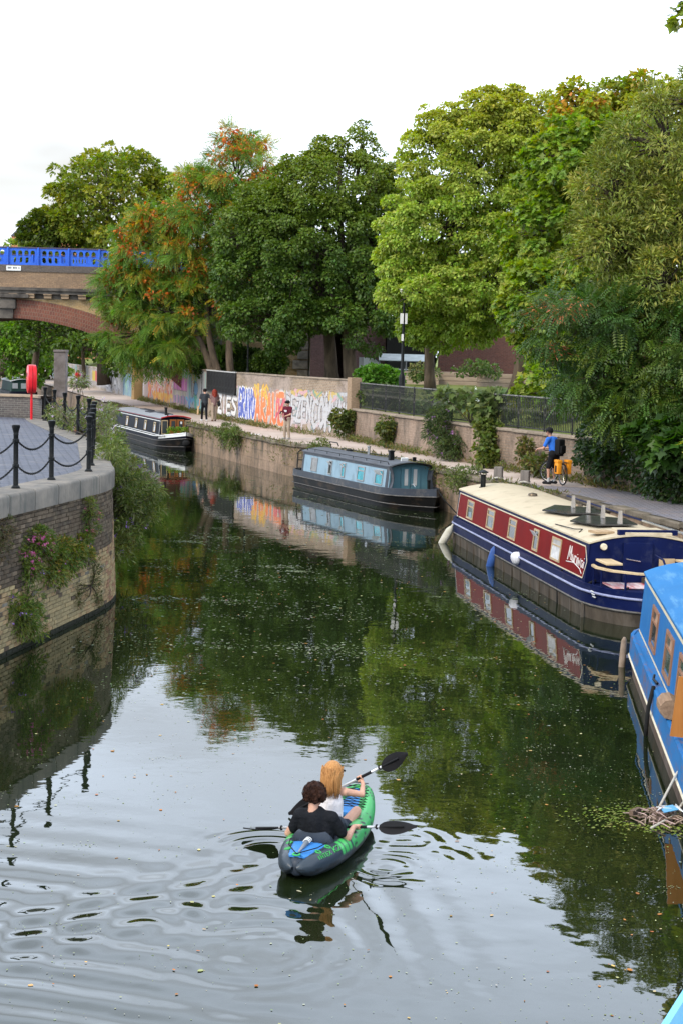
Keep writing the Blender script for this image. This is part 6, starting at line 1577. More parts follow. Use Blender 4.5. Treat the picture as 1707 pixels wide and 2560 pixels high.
def head_shapes(c, face, s=1.0, up=(0, 0, 1)):
    c = Vector(c); f = Vector(face).normalized(); u_ = Vector(up); sd = f.cross(u_).normalized(); u_ = sd.cross(f)
    return [(c + u_ * .02 * s - f * .015 * s, .098 * s, (1, 1, 1.08)), (c - u_ * .045 * s + f * .02 * s, .072 * s, (1, 1, 1.05)), (c - u_ * .085 * s + f * .045 * s, c - u_ * .09 * s + f * .055 * s, .032 * s, .028 * s),
            (c + u_ * .012 * s + f * .088 * s, c - u_ * .028 * s + f * .108 * s, .012 * s, .017 * s), (c + sd * .098 * s + u_ * .015 * s, c + sd * .102 * s - u_ * .025 * s, .016 * s, .013 * s), (c - sd * .098 * s + u_ * .015 * s, c - sd * .102 * s - u_ * .025 * s, .016 * s, .013 * s),
            (c - u_ * .058 * s + f * .088 * s + sd * .018 * s, c - u_ * .058 * s + f * .088 * s - sd * .018 * s, .010 * s, .010 * s), (c - u_ * .05 * s - f * .02 * s, c - u_ * .17 * s - f * .035 * s, .055 * s, .056 * s)]
def face_parts(parent, c, face, s=1.0):
    c = Vector(c); f = Vector(face).normalized(); sd = f.cross(Vector((0, 0, 1))).normalized(); u_ = Vector((0, 0, 1))
    for k in (1, -1): MB().ball(c + f * .083 * s + sd * .034 * s * k + u_ * .008 * s, .012 * s, 8, 6).build('eye', M('eye_dark', (.03, .02, .018), scale=9, rough=.2), parent)
    MB().tube([c + f * .092 * s + sd * .022 * s - u_ * .06 * s, c + f * .102 * s - u_ * .062 * s, c + f * .092 * s - sd * .022 * s - u_ * .06 * s], .005 * s, 5).build('mouth', M('lip', (.38, .13, .11), scale=9, rough=.5), parent)
m_skin = M('skin', (.56, .32, .22), (.50, .27, .185), scale=9, rough=.5, spec=.3)
m_skin2 = M('skin_tan', (.46, .25, .165), (.40, .21, .14), scale=9, rough=.5, spec=.3)

# ---------------- inflatable kayak (local x forward)
KS = .95
KC = (-.02 - .268 * .066, 16.25 - .963 * .066, 0); KA = math.atan2(.963, .268)
kay = thing('inflatable_kayak', 'grey and green inflatable two seat kayak in the middle of the canal', 'kayak', KC, KA)
def hw_k(x):
    t_ = (x + 1.32) / 2.72; t_ = min(1, max(0, t_)); return .268 * (math.sin(PI * t_ ** .92)) ** .62
def zc_k(x): return .125 + .05 * max(0, -x - .5) ** 2 + .17 * max(0, x - .35) ** 2
def rr_k(x): return .122 - .035 * (abs(x) / 1.35) ** 3
NX, NA = 130, 28
for s, nm in ((1, 'hull_tube'), (-1, 'hull_tube')):
    V = []; col = []
    for i in range(NX + 1):
        x = -1.31 + 2.70 * i / NX; y = hw_k(x) * s; dx = .01; ty = (hw_k(x + dx) - hw_k(x - dx)) / (2 * dx) * s; tn = Vector((1, ty, 0)).normalized(); side = Vector((-tn.y, tn.x, 0)); q_ = (-x - 1.10) / .212 if x < 0 else (x - 1.17) / .222; r_ = rr_k(x) * (1 if q_ < 0 else math.sqrt(max(.0004, 1 - q_ * q_)))
        for k in range(NA):
            a = 2 * PI * k / NA; p = Vector((x, y, zc_k(x))) + side * (r_ * math.cos(a)) + Vector((0, 0, 1)) * (r_ * 1.12 * math.sin(a)); V.append(p)
            out = math.cos(a) * s; up = math.sin(a)
            c_ = (.030, .042, .055)
            if out < .75 and up > -.25 and x > -.22: c_ = (.05, .37, .095)
            if x > -.34 and up > -.1:
                c_ = (.05, .37, .095)
                u1 = x * 11 + math.sin(a) * 1.2; v1 = a / (2 * PI) * 16
                if x < .55 and ((math.floor(u1) * 7 + math.floor(v1) * 3) % 4 == 0) and (u1 % 1) < .8 and (v1 % 1) < .75: c_ = (.02, .03, .03)
            if x > -.34 and up <= -.1: c_ = (.03, .04, .045)
            if -.64 < x < -.36 and up > .15 and out > .15:
                if ((x + .64) / .095) % 1 < .72: c_ = (.06, .42, .10)
            if up < -.05 and x < .5 and out > 0 and (int((x * 9 + a * 2.2)) % 2 == 0): c_ = (.018, .022, .026)
            if x > 1.0 and up > .2: c_ = (.03, .04, .04) if int(x * 22 + k) % 3 == 0 else (.05, .37, .095)
            col.append(c_)
    F_ = []
    for i in range(NX):
        for k in range(NA): F_.append((i * NA + k, i * NA + (k + 1) % NA, (i + 1) * NA + (k + 1) % NA, (i + 1) * NA + k))
    mk = MATS.get('kayak_vinyl')
    if mk is None:
        mk, t_, b_ = nodes_of('kayak_vinyl'); at_ = t_.nodes.new('ShaderNodeVertexColor'); at_.layer_name = 'Col'; t_.links.new(at_.outputs['Color'], b_.inputs['Base Color']); b_.inputs['Roughness'].default_value = .38; b_.inputs['Specular IOR Level'].default_value = .35
        nz_ = t_.nodes.new('ShaderNodeTexNoise'); nz_.inputs['Scale'].default_value = 18; bp__ = t_.nodes.new('ShaderNodeBump'); bp__.inputs['Strength'].default_value = .25; bp__.inputs['Distance'].default_value = .01; t_.links.new(nz_.outputs['Fac'], bp__.inputs['Height']); t_.links.new(bp__.outputs['Normal'], b_.inputs['Normal']); MATS['kayak_vinyl'] = mk
    link(nm, arr_mesh(nm, np.array([tuple(v) for v in V]), np.array(F_), mk, col=np.array(col), smooth=True), kay)
m_kgrey = M('kayak_grey', (.045, .055, .072), (.032, .04, .052), scale=4, rough=.42)
m_kblue = M('kayak_blue', (.05, .22, .55), (.04, .18, .46), scale=3, rough=.4)
m_kgreen = M('kayak_green', (.06, .42, .10), scale=4, rough=.4)
m_strap = M('black_strap', (.012, .012, .013), scale=20, rough=.7)
fl = MB(); xs_ = np.linspace(-1.15, 1.2, 20)
fl.loft([[(x, -hw_k(x), .05), (x, hw_k(x), .05), (x, hw_k(x), .09), (x, -hw_k(x), .09)] for x in xs_]).build('floor', m_kblue, kay)
def deckpatch(x0, x1, zoff, n_=8, wide=.9):
    rings = []
    for i in range(n_ + 1):
        x = x0 + (x1 - x0) * i / n_; w_ = hw_k(x) * wide; z = zc_k(x) + rr_k(x) * .62 + zoff
        rings.append([(x, w_ * (1 - 2 * k / 8), z + .03 * (1 - (1 - 2 * k / 8) ** 2)) for k in range(9)] + [(x, w_ * (1 - 2 * k / 8), z - .012) for k in range(8, -1, -1)])
    return MB().loft(rings)
deckpatch(-1.22, -.74, .045, 8, 1.0).build('stern_deck', m_kblue, kay, smooth=40)
deckpatch(.55, 1.30, .0).build('bow_deck', m_kblue, kay, smooth=40)
capsule(MB(), (-1.14, 0, .285), (-.84, .0, .305), .012, .030, 12).build('stern_bolster', M('bolster_grey', (.20, .22, .25), (.15, .17, .19), scale=5, rough=.5), kay, smooth=True)
for k in range(3): MB().tube([(-.88 + .04 * k, .036 * math.cos(a), .305 + .033 * math.sin(a)) for a in [PI * j / 6 for j in range(7)]], .005, 5).build('bolster_strap', m_white, kay)
def ring_at(x, y, z, r_, tilt):
    MB().tube([(x + r_ * math.cos(a), y + r_ * math.sin(a), z + tilt * r_ * math.sin(a)) for a in [2 * PI * k / 14 for k in range(14)]], .009, 6, closed=True).build('rope_ring', m_kgreen, kay, smooth=True)
ring_at(-1.235, .0, .285, .038, 0)
for x in (-.80, -1.0):
    for s in (1, -1): ring_at(x, s * (hw_k(x) + .01), zc_k(x) + rr_k(x) * 1.1, .030, -.3 * s)
for s in (1, -1): MB().tube([(-1.235, 0, .292), (-1.0, s * hw_k(-1.0), .30), (-.80, s * hw_k(-.8), .30)], .006, 5).build('deck_cord', m_strap, kay)
ne = MB()
for i in range(9):
    x = .60 + i * .075
    ne.tube([(x, hw_k(x), zc_k(x) + .14), (x + .08, 0, zc_k(x) + .165), (x, -hw_k(x), zc_k(x) + .14)], .005, 4); ne.tube([(x + .09, hw_k(x), zc_k(x) + .138), (x, 0, zc_k(x) + .163), (x + .09, -hw_k(x), zc_k(x) + .138)], .005, 4)
ne.build('bow_net', m_strap, kay)
for x_, z_, c_, sx_ in ((-1.20, zc_k(-1.2), m_kgrey, .95), (1.27, zc_k(1.27), m_kgreen, 1.0)): MB().ball((x_, 0, z_), rr_k(x_) * .98, 16, 12, (sx_, 1.0, 1.12)).build('nose_cap', c_, kay, smooth=True)
# seats with ribbed inflatable backs
for x0, sc in ((-.70, 1.0), (-.13, 1.05)):
    o = MB().rbox((x0 + .24, 0, .12), (.42, .40, .09), .04).build('seat', m_kgrey, kay, smooth=40)
    rings = []
    for i in range(11):
        u_ = i / 10; z = .15 + .225 * sc * u_; w_ = .225 * (1 - .9 * max(0, u_ - .35) ** 2.2) * sc; rings.append([(x0 - .06 * u_ + .09 * (abs(j) / 8) ** 2 + (-.032 - .010 * math.cos(j * PI)) * math.sin(PI * min(1, .12 + .86 * u_)) * (1 if side else -1), w_ * j / 8, z) for side in (0, 1) for j in (range(-8, 9) if side == 0 else range(8, -9, -1))])
    bk_ = MB().loft(rings).build('backrest', m_kgrey, kay, smooth=60)
    MB().tube([(x0 + .13, .235, .22), (x0 - .02, .20, .235), (x0 - .085, 0, .245), (x0 - .02, -.20, .235), (x0 + .13, -.235, .22)], .013, 6).build('belt', m_strap, bk_, smooth=True)
    MB().box((x0 - .095, 0, .245), (.02, .05, .04)).build('buckle', m_strap, bk_)
# lettering on the starboard tube
KG = {'I': [[(.5, 0), (.5, 1)]], 'N': LET['N'], 'T': LET['T'], 'E': LET['E'], 'X': [[(0, 0), (1, 1)], [(0, 1), (1, 0)]], 'K': LET['K'], '2': [[(0, .85), (.4, 1), (.9, .8), (.7, .5), (0, 0), (1, 0)]]}
def on_tube(x, a):
    ty = -(hw_k(x + .01) - hw_k(x - .01)) / .02; tn = Vector((1, ty, 0)).normalized(); side = Vector((tn.y, -tn.x, 0)); r_ = rr_k(x) + .004
    return Vector((x, -hw_k(x), zc_k(x))) + side * (r_ * math.cos(a)) + Vector((0, 0, 1)) * (r_ * 1.12 * math.sin(a))
def tube_text(txt, x0, w_, a0, a1, th):
    b = MB()
    for i, ch in enumerate(txt):
        for st in KG[ch]: b.tube([on_tube(x0 + w_ * (i + .1 + .75 * px_), a0 + (a1 - a0) * py_) for px_, py_ in st], th, 5)
    b.build('lettering', m_kgreen, kay)
tube_text('INTEX', -1.10, .050, .62, 1.0, .0042)
tube_text('K2', -.80, .075, .62, 1.1, .0065)

# ---------------- paddles
def paddle(label, tipL, tipR, up, feather=True, group='kayak paddles'):
    a, b = Vector(tipL), Vector(tipR); m = KM @ a; d = (b - a).normalized(); L_ = (b - a).length
    t_ = thing('kayak_paddle', label, 'paddle', KM @ ((a + b) / 2), KA, group); t_.scale = (KS,) * 3
    c = (a + b) / 2; u_ = Vector(up); u_ = (u_ - d * u_.dot(d)).normalized(); bl = .43
    MB().tube([-d * (L_ / 2 - bl), d * (L_ / 2 - bl)], .015, 10).build('shaft', M('alloy_shaft', (.62, .62, .63), (.5, .5, .5), scale=10, rough=.3, metal=.4), t_, smooth=True)
    for q in (-.32, .32): MB().tube([d * (q - .13), d * (q + .13)], .0175, 10).build('grip', m_strap, t_, smooth=True)
    for s in (1, -1):
        cc = d * s; rings = []
        uu = u_ if s > 0 or not feather else (Vector((.33, 0, .94)) - d * d.dot(Vector((.33, 0, .94)))).normalized()
        wd_ = d.cross(uu)
        for i in range(13):
            q = i / 12; w_ = .098 * (math.sin(PI * min(1, .06 + .95 * q ** .75)) ** .7) if q < .995 else .02
            base = cc * (L_ / 2 - bl + bl * q) - uu * .02 * math.sin(PI * q)
            rings.append([base + wd_ * w_, base + uu * .010, base - wd_ * w_, base - uu * .006])
        o = MB().loft(rings).build('blade', M('blade_black', (.006, .006, .006), (.010, .009, .010), scale=3, rough=.55), t_, smooth=50)
        MB().tube([cc * (L_ / 2 - bl - .02), cc * (L_ / 2 - bl * .35)], .012, 6).build('blade_spine', m_strap, o)
        MB().lathe([(.028, -.008), (.028, .008)], 10).build('drip_ring', m_strap, t_, loc=cc * (L_ / 2 - bl - .03), rot=d.to_track_quat('Z', 'Y').to_euler())
    return t_
KM = Matrix.Translation(KC) @ Matrix.Rotation(KA, 4, 'Z') @ Matrix.Scale(KS, 4)
kay.scale = (KS,) * 3
P1L, P1R = Vector((-.02, 1.0, .10)), Vector((-.12, -1.02, .37))
P2L, P2R = Vector((.92, .76, .03)), Vector((.10, -.84, 1.11))
paddle('black bladed paddle held level by the rear kayaker', P1L, P1R, (-.55, 0, .8))
paddle('black bladed paddle raised at an angle by the front kayaker', P2L, P2R, (-.75, -.2, .5), False)
def on_line(a, b, y): t_ = (y - a.y) / (b.y - a.y); return a.lerp(b, t_)

# ---------------- rear kayaker, seen from behind
pm = thing('person', 'kayaker in a black T-shirt with short curly dark hair, rear seat', 'person', KC, KA); pm.scale = (KS,) * 3
hr = on_line(P1L, P1R, -.34); hl = on_line(P1L, P1R, .40); d1 = (P1R - P1L).normalized()
hc = Vector((-.50, .03, .705))
er, el = Vector((-.40, -.32, .25)), Vector((-.47, .33, .25))
wr, wl = hr + Vector((-.07, .02, .02)), hl + Vector((-.07, 0, .02))
body = head_shapes(hc, (1, -.12, -.05)) + [((-.50, -.17, .47), er, .052, .043), (er, wr, .043, .028), ((-.50, .19, .47), el, .052, .043), (el, wl, .043, .028), ((-.50, -.12, .47), (-.50, .14, .47), .07, .07), ((-.50, .02, .52), (-.5, .02, .42), .06, .09)]
body += hand_grip(hr, d1, (-.6, 0, .6)) + hand_grip(hl, d1, (-.6, 0, .6)) + [(wr, hr + Vector((-.02, 0, .02)), .027, .022), (wl, hl + Vector((-.02, 0, .02)), .027, .022)]
body += [((-.50, .0, .44), (-.48, 0, .16), .11, .13), ((-.44, -.10, .16), (-.02, -.13, .27), .085, .06), ((-.02, -.13, .27), (.22, -.14, .13), .055, .04), ((-.44, .10, .16), (-.02, .13, .27), .085, .06), ((-.02, .13, .27), (.22, .14, .13), .055, .04)]
fuse('body', body, m_skin, pm, .0085, 3)
face_parts(pm, hc, (1, -.12, -.05))
m_blk = M('black_jersey', (.010, .011, .014), (.007, .008, .010), scale=5, rough=.85, bump=.9, spec=.15)
fuse('t_shirt', [((-.50, -.165, .475), (-.50, .185, .475), .085, .085), ((-.50, .01, .46), (-.485, 0, .18), .14, .145), ((-.505, -.11, .42), (-.50, -.10, .2), .09, .10), ((-.505, .12, .42), (-.50, .10, .2), .09, .10), ((-.50, -.175, .47), (-.45, -.262, .32), .075, .068), ((-.50, .195, .47), (-.47, .268, .32), .075, .068), ((-.50, .02, .53), (-.50, .02, .50), .072, .09)], m_blk, pm, .011, 5)
fuse('shorts', [((-.45, -.10, .15), (-.15, -.13, .24), .10, .085), ((-.45, .10, .15), (-.15, .13, .24), .10, .085), ((-.5, 0, .16), (-.45, 0, .16), .15, .14)], M('dark_shorts', (.03, .035, .05), scale=12, rough=.9), pm, .014, 4)
rh = random.Random(8); hb = []
for k in range(150):
    v = Vector((rh.gauss(0, 1), rh.gauss(0, 1), rh.gauss(0, 1))).normalized()
    if v.x > .35 and v.z < .25: continue
    if v.z < -.55: continue
    hb.append((hc + Vector((-.012, 0, .025)) + Vector((v.x * .105, v.y * .112, v.z * .122)), rh.uniform(.018, .03), (1, 1, 1)))
hb.append((hc + Vector((-.02, 0, .03)), .105, (1, 1.02, 1.08)))
fuse('hair', hb, M('dark_brown_hair', (.055, .022, .012), (.018, .008, .006), scale=22, rough=.55, bump=.8, stretch=(1, 1, 1)), pm, .008, 1)

cu_ = MB(); rh = random.Random(18)
for k in range(170):
    v = Vector((rh.gauss(-.3, 1), rh.gauss(0, 1), rh.gauss(.25, 1))).normalized()
    if (v.x > .4 and v.z < .3) or v.z < -.6: continue
    c_ = hc + Vector((-.012, 0, .025)) + Vector((v.x * .118, v.y * .125, v.z * .134)); t1 = v.orthogonal().normalized(); t2 = v.cross(t1); r0 = rh.uniform(.012, .024)
    cu_.tube([c_ + (t1 * math.cos(q) + t2 * math.sin(q)) * r0 + v * (.010 * q / 4) for q in [j * .8 for j in range(7)]], .0035, 4)
cu_.build('hair_curls', MATS['dark_brown_hair'], pm, smooth=True)

# ---------------- front kayaker, long fair hair
pw = thing('person', 'kayaker in a white vest with long strawberry blonde hair, front seat', 'person', KC, KA); pw.scale = (KS,) * 3
d2 = (P2R - P2L).normalized(); hr = on_line(P2L, P2R, -.22); hl = on_line(P2L, P2R, .30)
hc = Vector((.01, -.03, .835)); er, el = Vector((.14, -.325, .585)), Vector((.24, .27, .44))
wr = hr + Vector((-.03, -.05, -.05)); wl = hl + Vector((-.08, .0, .0))
sR, sL = Vector((.01, -.165, .635)), Vector((.02, .145, .60))
body = head_shapes(hc, (1, -.30, -.08), .96) + [(sR, er, .044, .036), (er, wr, .037, .024), (sL, el, .044, .036), (el, wl, .036, .024), (sR, sL, .05, .05), ((.01, -.01, .68), (.0, -.01, .52), .05, .10), ((0, -.01, .52), (-.02, 0, .17), .105, .13)]
body += hand_grip(hr, d2, (-.3, -.7, -.3), .015, .92) + hand_grip(hl, d2, (-.8, 0, .3), .015, .92) + [(wr, hr + Vector((-.015, -.025, -.02)), .024, .02), (wl, hl + Vector((-.02, 0, 0)), .024, .02)]
body += [((.04, -.10, .15), (.40, -.20, .31), .085, .058), ((.40, -.20, .31), (.72, -.13, .14), .052, .036), ((.72, -.13, .14), (.80, -.13, .2), .035, .03), ((.04, .10, .15), (.40, .18, .31), .085, .058), ((.40, .18, .31), (.72, .12, .14), .052, .036), ((.72, .12, .14), (.80, .12, .2), .035, .03)]
fuse('body', body, m_skin, pw, .0085, 3)
face_parts(pw, hc, (1, -.30, -.08), .96)
m_vest = M('white_vest', (.74, .70, .70), (.66, .62, .62), scale=5, rough=.85, bump=.8)
fuse('vest', [((.0, -.02, .55), (-.01, 0, .22), .122, .135), ((-.01, -.08, .52), (-.02, -.06, .2), .075, .095), ((-.01, .07, .50), (-.02, .06, .2), .075, .095), ((.0, -.095, .655), (.0, -.08, .52), .034, .07), ((.01, .075, .635), (.0, .06, .5), .034, .07)], m_vest, pw, .010, 4)
fuse('shorts', [((-.02, -.09, .15), (.16, -.14, .20), .11, .09), ((-.02, .09, .15), (.16, .13, .20), .11, .09), ((-.03, 0, .16), (.0, 0, .16), .15, .14)], MATS['dark_shorts'], pw, .014, 4)
m_bl = M('strawberry_hair', (.58, .30, .11), (.40, .18, .06), scale=14, rough=.45, bump=.6, stretch=(6, 6, .5))
hb = MB(); rh = random.Random(5)
fuse('hair', [(hc + Vector((-.015, .005, .03)), .108, (1, 1, 1.08)), (hc + Vector((-.045, .01, -.02)), hc + Vector((-.09, .02, -.15)), .092, .075), (hc + Vector((-.03, .07, -.02)), hc + Vector((-.07, .08, -.15)), .05, .035), (hc + Vector((-.02, -.065, -.01)), hc + Vector((-.07, -.05, -.15)), .05, .035), (hc + Vector((-.09, .02, -.13)), hc + Vector((-.10, .03, -.20)), .065, .03)], m_bl, pw, .009, 3)
for k in range(240):
    a = rh.uniform(-1.75, 1.75); r0 = rh.uniform(.104, .122); st = hc + Vector((-.015 - r0 * .95 * math.cos(a), .005 + r0 * math.sin(a), rh.uniform(-.01, .09)))
    e = hc + Vector((-.125 * math.cos(a * .7) - .02, .012 + .10 * math.sin(a), rh.uniform(-.27, -.12))); pts = [st, st.lerp(e, .33) + Vector((-.03, .0, .02)), st.lerp(e, .66) + Vector((-.015 + rh.uniform(-.012, .012), rh.uniform(-.012, .012), 0)), e]
    hb.tube(pts, [.005, .0065, .0055, .0015], 4)
hb.build('hair_strands', m_bl, pw, smooth=True)
MB().tube([hc + Vector((.06, -.11, .02)), hc + Vector((.09, -.09, .015)), hc + Vector((.10, -.03, .01))], .012, 6).build('sunglasses', m_strap, pw)
MB().ball(er + Vector((-.02, .07, .045)), .02, 8, 6, (1.1, 1.3, .4)).build('tattoo', M('tattoo_ink', (.10, .14, .15), scale=30, rough=.6), pw)

# ---------------- walkers on the towpath
def walker(label, loc, rz, H_, top, bottom, shoe, arms, legs, hair=None, skin=m_skin, cap=None, sleeve=.45, extra=None, lean=0.0):
    """standing figure, +x is forward; arms = ((elbow, hand) right, left); legs = (foot offsets x right, left)"""
    k = H_ / 1.75; t_ = thing('person', label, 'person', loc, rz)
    hc = Vector((.02 + lean, 0, 1.61)); sh = {-1: Vector((lean * .8, -.185, 1.41)), 1: Vector((lean * .8, .185, 1.41))}
    b = head_shapes(hc, (1, 0, -.05), 1.0); torso = [((lean * .8, -.13, 1.40), (lean * .8, .13, 1.40), .075, .075), ((lean * .8, 0, 1.34), (0, 0, .95), .135, .14), ((lean * .8, -.08, 1.3), (0, -.07, .98), .10, .10), ((lean * .8, .08, 1.3), (0, .07, .98), .10, .10), ((lean * .8, 0, 1.47), (lean * .8, 0, 1.42), .06, .08)]
    top_s = [tuple([p[0], p[1], p[2] + .012, p[3] + .012]) for p in torso[:-1]]; bot_s = [((0, -.06, .95), (0, .06, .95), .135, .135)]; feet = []
    b += torso
    for s, (e, h, kind) in zip((-1, 1), arms):
        e, h = Vector(e), Vector(h); b += [(sh[s], e, .048, .038), (e, h, .038, .025)]
        d = (h - e).normalized(); b += hand_loose(h, d, (1, 0, .2), 1.0)
        top_s.append((sh[s], sh[s].lerp(e, sleeve * 1.6 if sleeve < .6 else 1.0), .068, .062))
        if sleeve > .9: top_s.append((e, e.lerp(h, .85), .055, .042))
    for s, fx in zip((-1, 1), legs):
        hip = Vector((0, s * .09, .92)); ft = Vector((fx, s * .10, .08)); kn = hip.lerp(ft, .5) + Vector((.05, 0, 0))
        b += [(hip, kn, .075, .055), (kn, ft, .05, .036)]; bot_s += [(hip, kn, .095, .075), (kn, ft.lerp(kn, .08), .072, .060)]
        feet += [((fx - .05, s * .10, .045), (fx + .14, s * .11, .04), .045, .042)]
    def sc(L_): return [tuple((Vector(q) * k if hasattr(q, '__len__') and len(q) == 3 and i != 2 or isinstance(q, Vector) else (q * k if not hasattr(q, '__len__') else q)) for i, q in enumerate(s_)) if len(s_) == 3 else (Vector(s_[0]) * k, Vector(s_[1]) * k, s_[2] * k, s_[3] * k) for s_ in L_]
    fuse('body', sc(b), skin, t_, .014, 2); fuse('top', sc(top_s), top, t_, .018, 3); fuse('trousers', sc(bot_s), bottom, t_, .018, 3)
    for f_ in sc(feet): fuse('shoe', [f_], shoe, t_, .014, 2)
    face_parts(t_, hc * k, (1, 0, -.05), k)
    if hair: fuse('hair', sc([(hc + Vector((-.015, 0, .03)), .107, (1, 1, 1.02))] + ([] if hair[1] == 0 else [(hc + Vector((-.05, 0, -.0)), hc + Vector((-.09, 0, -hair[1])), .12, .10), (hc + Vector((-.03, .08, .0)), hc + Vector((-.06, .10, -hair[1] * .9)), .07, .06), (hc + Vector((-.03, -.08, .0)), hc + Vector((-.06, -.10, -hair[1] * .9)), .07, .06)])), hair[0], t_, .014, 1)
    if cap: fuse('cap', sc([(hc + Vector((-.01, 0, .05)), .108, (1, 1, .85)), (hc + Vector((.06, 0, .06)), hc + Vector((.16, 0, .055)), .05, .04)]), cap, t_, .013, 2)
    return t_
aw = math.atan2(.95, -.31)
m_char = M('charcoal_cotton', (.045, .05, .055), (.03, .034, .038), scale=14, rough=.9); m_beige = M('beige_cotton', (.36, .28, .21), (.30, .23, .17), scale=12, rough=.9); m_blackt = M('black_denim', (.012, .012, .014), scale=14, rough=.85); m_wshoe = M('white_trainers', (.66, .66, .64), scale=9, rough=.6); m_bshoe = M('brown_shoes', (.12, .06, .035), scale=9, rough=.6)
walker('walker in a charcoal T-shirt and black trousers with one arm round a companion', (-7.50, 84.5, PZ + .02), aw, 1.76, m_char, m_blackt, m_wshoe, (((-.06, -.33, 1.18), (-.08, -.52, 1.10), 0), ((.0, .26, 1.14), (.04, .27, .88), 0)), (-.10, .18), (M('black_hair', (.012, .010, .009), scale=20, rough=.6), 0))
walker('walker with big red hair and beige trousers beside the charcoal T-shirt', (-6.98, 84.6, PZ + .02), aw, 1.74, M('mauve_top', (.21, .13, .12), (.17, .10, .095), scale=10, rough=.9), m_beige, m_bshoe, (((.03, -.24, 1.15), (.10, -.24, .93), 0), ((.02, .25, 1.15), (.10, .22, .95), 0)), (.16, -.08), (M('red_hair', (.24, .035, .02), (.14, .02, .012), scale=18, rough=.55, bump=.6), .26))
o = MB().rbox((0, 0, 0), (.16, .07, .46), .02).build('paper_bag', M('tan_paper', (.50, .33, .17), (.42, .27, .13), scale=6, rough=.8), loc=(-7.84, 84.4, PZ + .60), rot=(.1, .12, aw)); tag(o, 'tan paper carrier bag hanging from the walker in charcoal', 'bag')
o = MB().rbox((0, 0, 0), (.30, .10, .24), .035).tube([(.12, 0, .1), (.05, .12, .45), (-.08, .05, .5), (-.12, 0, .1)], .012, 5).build('shoulder_bag', m_strap, loc=(-6.72, 84.45, PZ + .98), rot=(0, .5, aw)); tag(o, 'black shoulder bag on the walker with red hair', 'bag')
m_mar = M('maroon_cotton', (.105, .014, .026), (.08, .010, .02), scale=12, rough=.9)
t_ = walker('walker in a maroon T-shirt and black cap looking at a phone', (-2.47, 68.95, PZ + .02), R(-128), 1.72, m_mar, m_beige, M('pale_shoes', (.4, .38, .35), scale=9, rough=.7), (((.08, -.25, 1.14), (.30, -.13, 1.12), 0), ((.10, .25, 1.13), (.30, .10, 1.04), 0)), (.05, -.02), (MATS['black_hair'], 0), cap=MATS['black_strap'])
MB().box((.152, 0, 1.27), (.012, .16, .03)).box((.152, .01, 1.22), (.012, .12, .03)).build('shirt_print', m_white, t_)
o = MB().rbox((0, 0, 0), (.012, .075, .15), .003).build('phone', m_iron, loc=(-2.47 + .36 * math.cos(R(-128)) + .10 * math.sin(R(-128)) * -1 * -1, 68.95 + .36 * math.sin(R(-128)) - .10 * math.cos(R(-128)) * -1 * -1, PZ + 1.2), rot=(0, -.5, R(-128))); tag(o, 'dark phone in the hand of the walker in maroon', 'phone')
walker('distant walker in a red top under the bridge', (-24.6, 145, PZ + .02), R(-70), 1.66, M('scarlet_top', (.42, .03, .03), (.30, .02, .02), scale=8, rough=.8), m_blackt, m_blackt.copy() if False else m_bshoe, (((.02, -.26, 1.14), (.12, -.2, .95), 0), ((.02, .26, 1.14), (.12, .2, .95), 0)), (.1, -.08), (MATS['black_hair'], .12))

# ---------------- cyclist and bicycle
BB = Vector((6.50, 47.72, PZ + .05)); BA = math.atan2(1.32, -.36)
bike = thing('bicycle', 'black touring bicycle standing on the towpath under the cyclist', 'bicycle', BB, BA)
m_frame = M('bike_black', (.014, .014, .015), scale=8, rough=.35)
def wheel(x, steer=0.0):
    o = MB().tube([(.315 * math.cos(a), 0, .315 * math.sin(a)) for a in [2 * PI * k / 28 for k in range(28)]], .022, 8, closed=True).build('wheel', MATS['tyre_rubber'], bike, smooth=True, loc=(x, 0, .337), rot=(0, 0, steer))
    MB().tube([(.29 * math.cos(a), 0, .29 * math.sin(a)) for a in [2 * PI * k / 28 for k in range(28)]], .010, 5, closed=True).build('rim', m_chrome, o, smooth=True)
    sp = MB()
    for k in range(18): a = 2 * PI * k / 18; sp.tube([(0, .02 * (-1) ** k, 0), (.29 * math.cos(a), 0, .29 * math.sin(a))], .0025, 4)
    sp.tube([(0, -.05, 0), (0, .05, 0)], .02, 8); sp.build('spokes', m_chrome, o)
wheel(-.52); wheel(.54, R(38))
MB().tube([(-.10, 0, .30), (-.20, 0, .86)], .018, 7).tube([(-.19, 0, .80), (.36, 0, .84)], .018, 7).tube([(-.10, 0, .30), (.38, 0, .70)], .02, 7).tube([(.35, 0, .92), (.41, 0, .66)], .02, 7).tube([(-.10, 0, .30), (-.52, .06, .337)], .012, 6).tube([(-.10, 0, .30), (-.52, -.06, .337)], .012, 6).tube([(-.19, 0, .80), (-.52, .06, .337)], .011, 6).tube([(-.19, 0, .80), (-.52, -.06, .337)], .011, 6).build('frame', m_frame, bike)
MB().tube([(.41, .05, .66), (.54, .06, .337)], .014, 6).tube([(.41, -.05, .66), (.54, -.06, .337)], .014, 6).tube([(.41, -.05, .66), (.41, .05, .66)], .014, 6).build('fork', m_frame, bike)
MB().tube([(.35, 0, .9), (.37, 0, 1.0)], .016, 6).tube([(.28, -.29, 1.0), (.38, -.12, 1.01), (.38, .12, 1.01), (.28, .29, 1.0)], .014, 6).build('handlebar', m_frame, bike)
MB().rbox((-.24, 0, .90), (.26, .14, .06), .025).build('saddle', m_strap, bike, smooth=40)
MB().tube([(-.2, .07, .70), (-.75, .07, .70), (-.75, -.07, .70), (-.2, -.07, .70)], .008, 5).tube([(-.6, .07, .7), (-.52, .06, .34)], .007, 5).tube([(-.6, -.07, .7), (-.52, -.06, .34)], .007, 5).build('rear_rack', m_frame, bike)
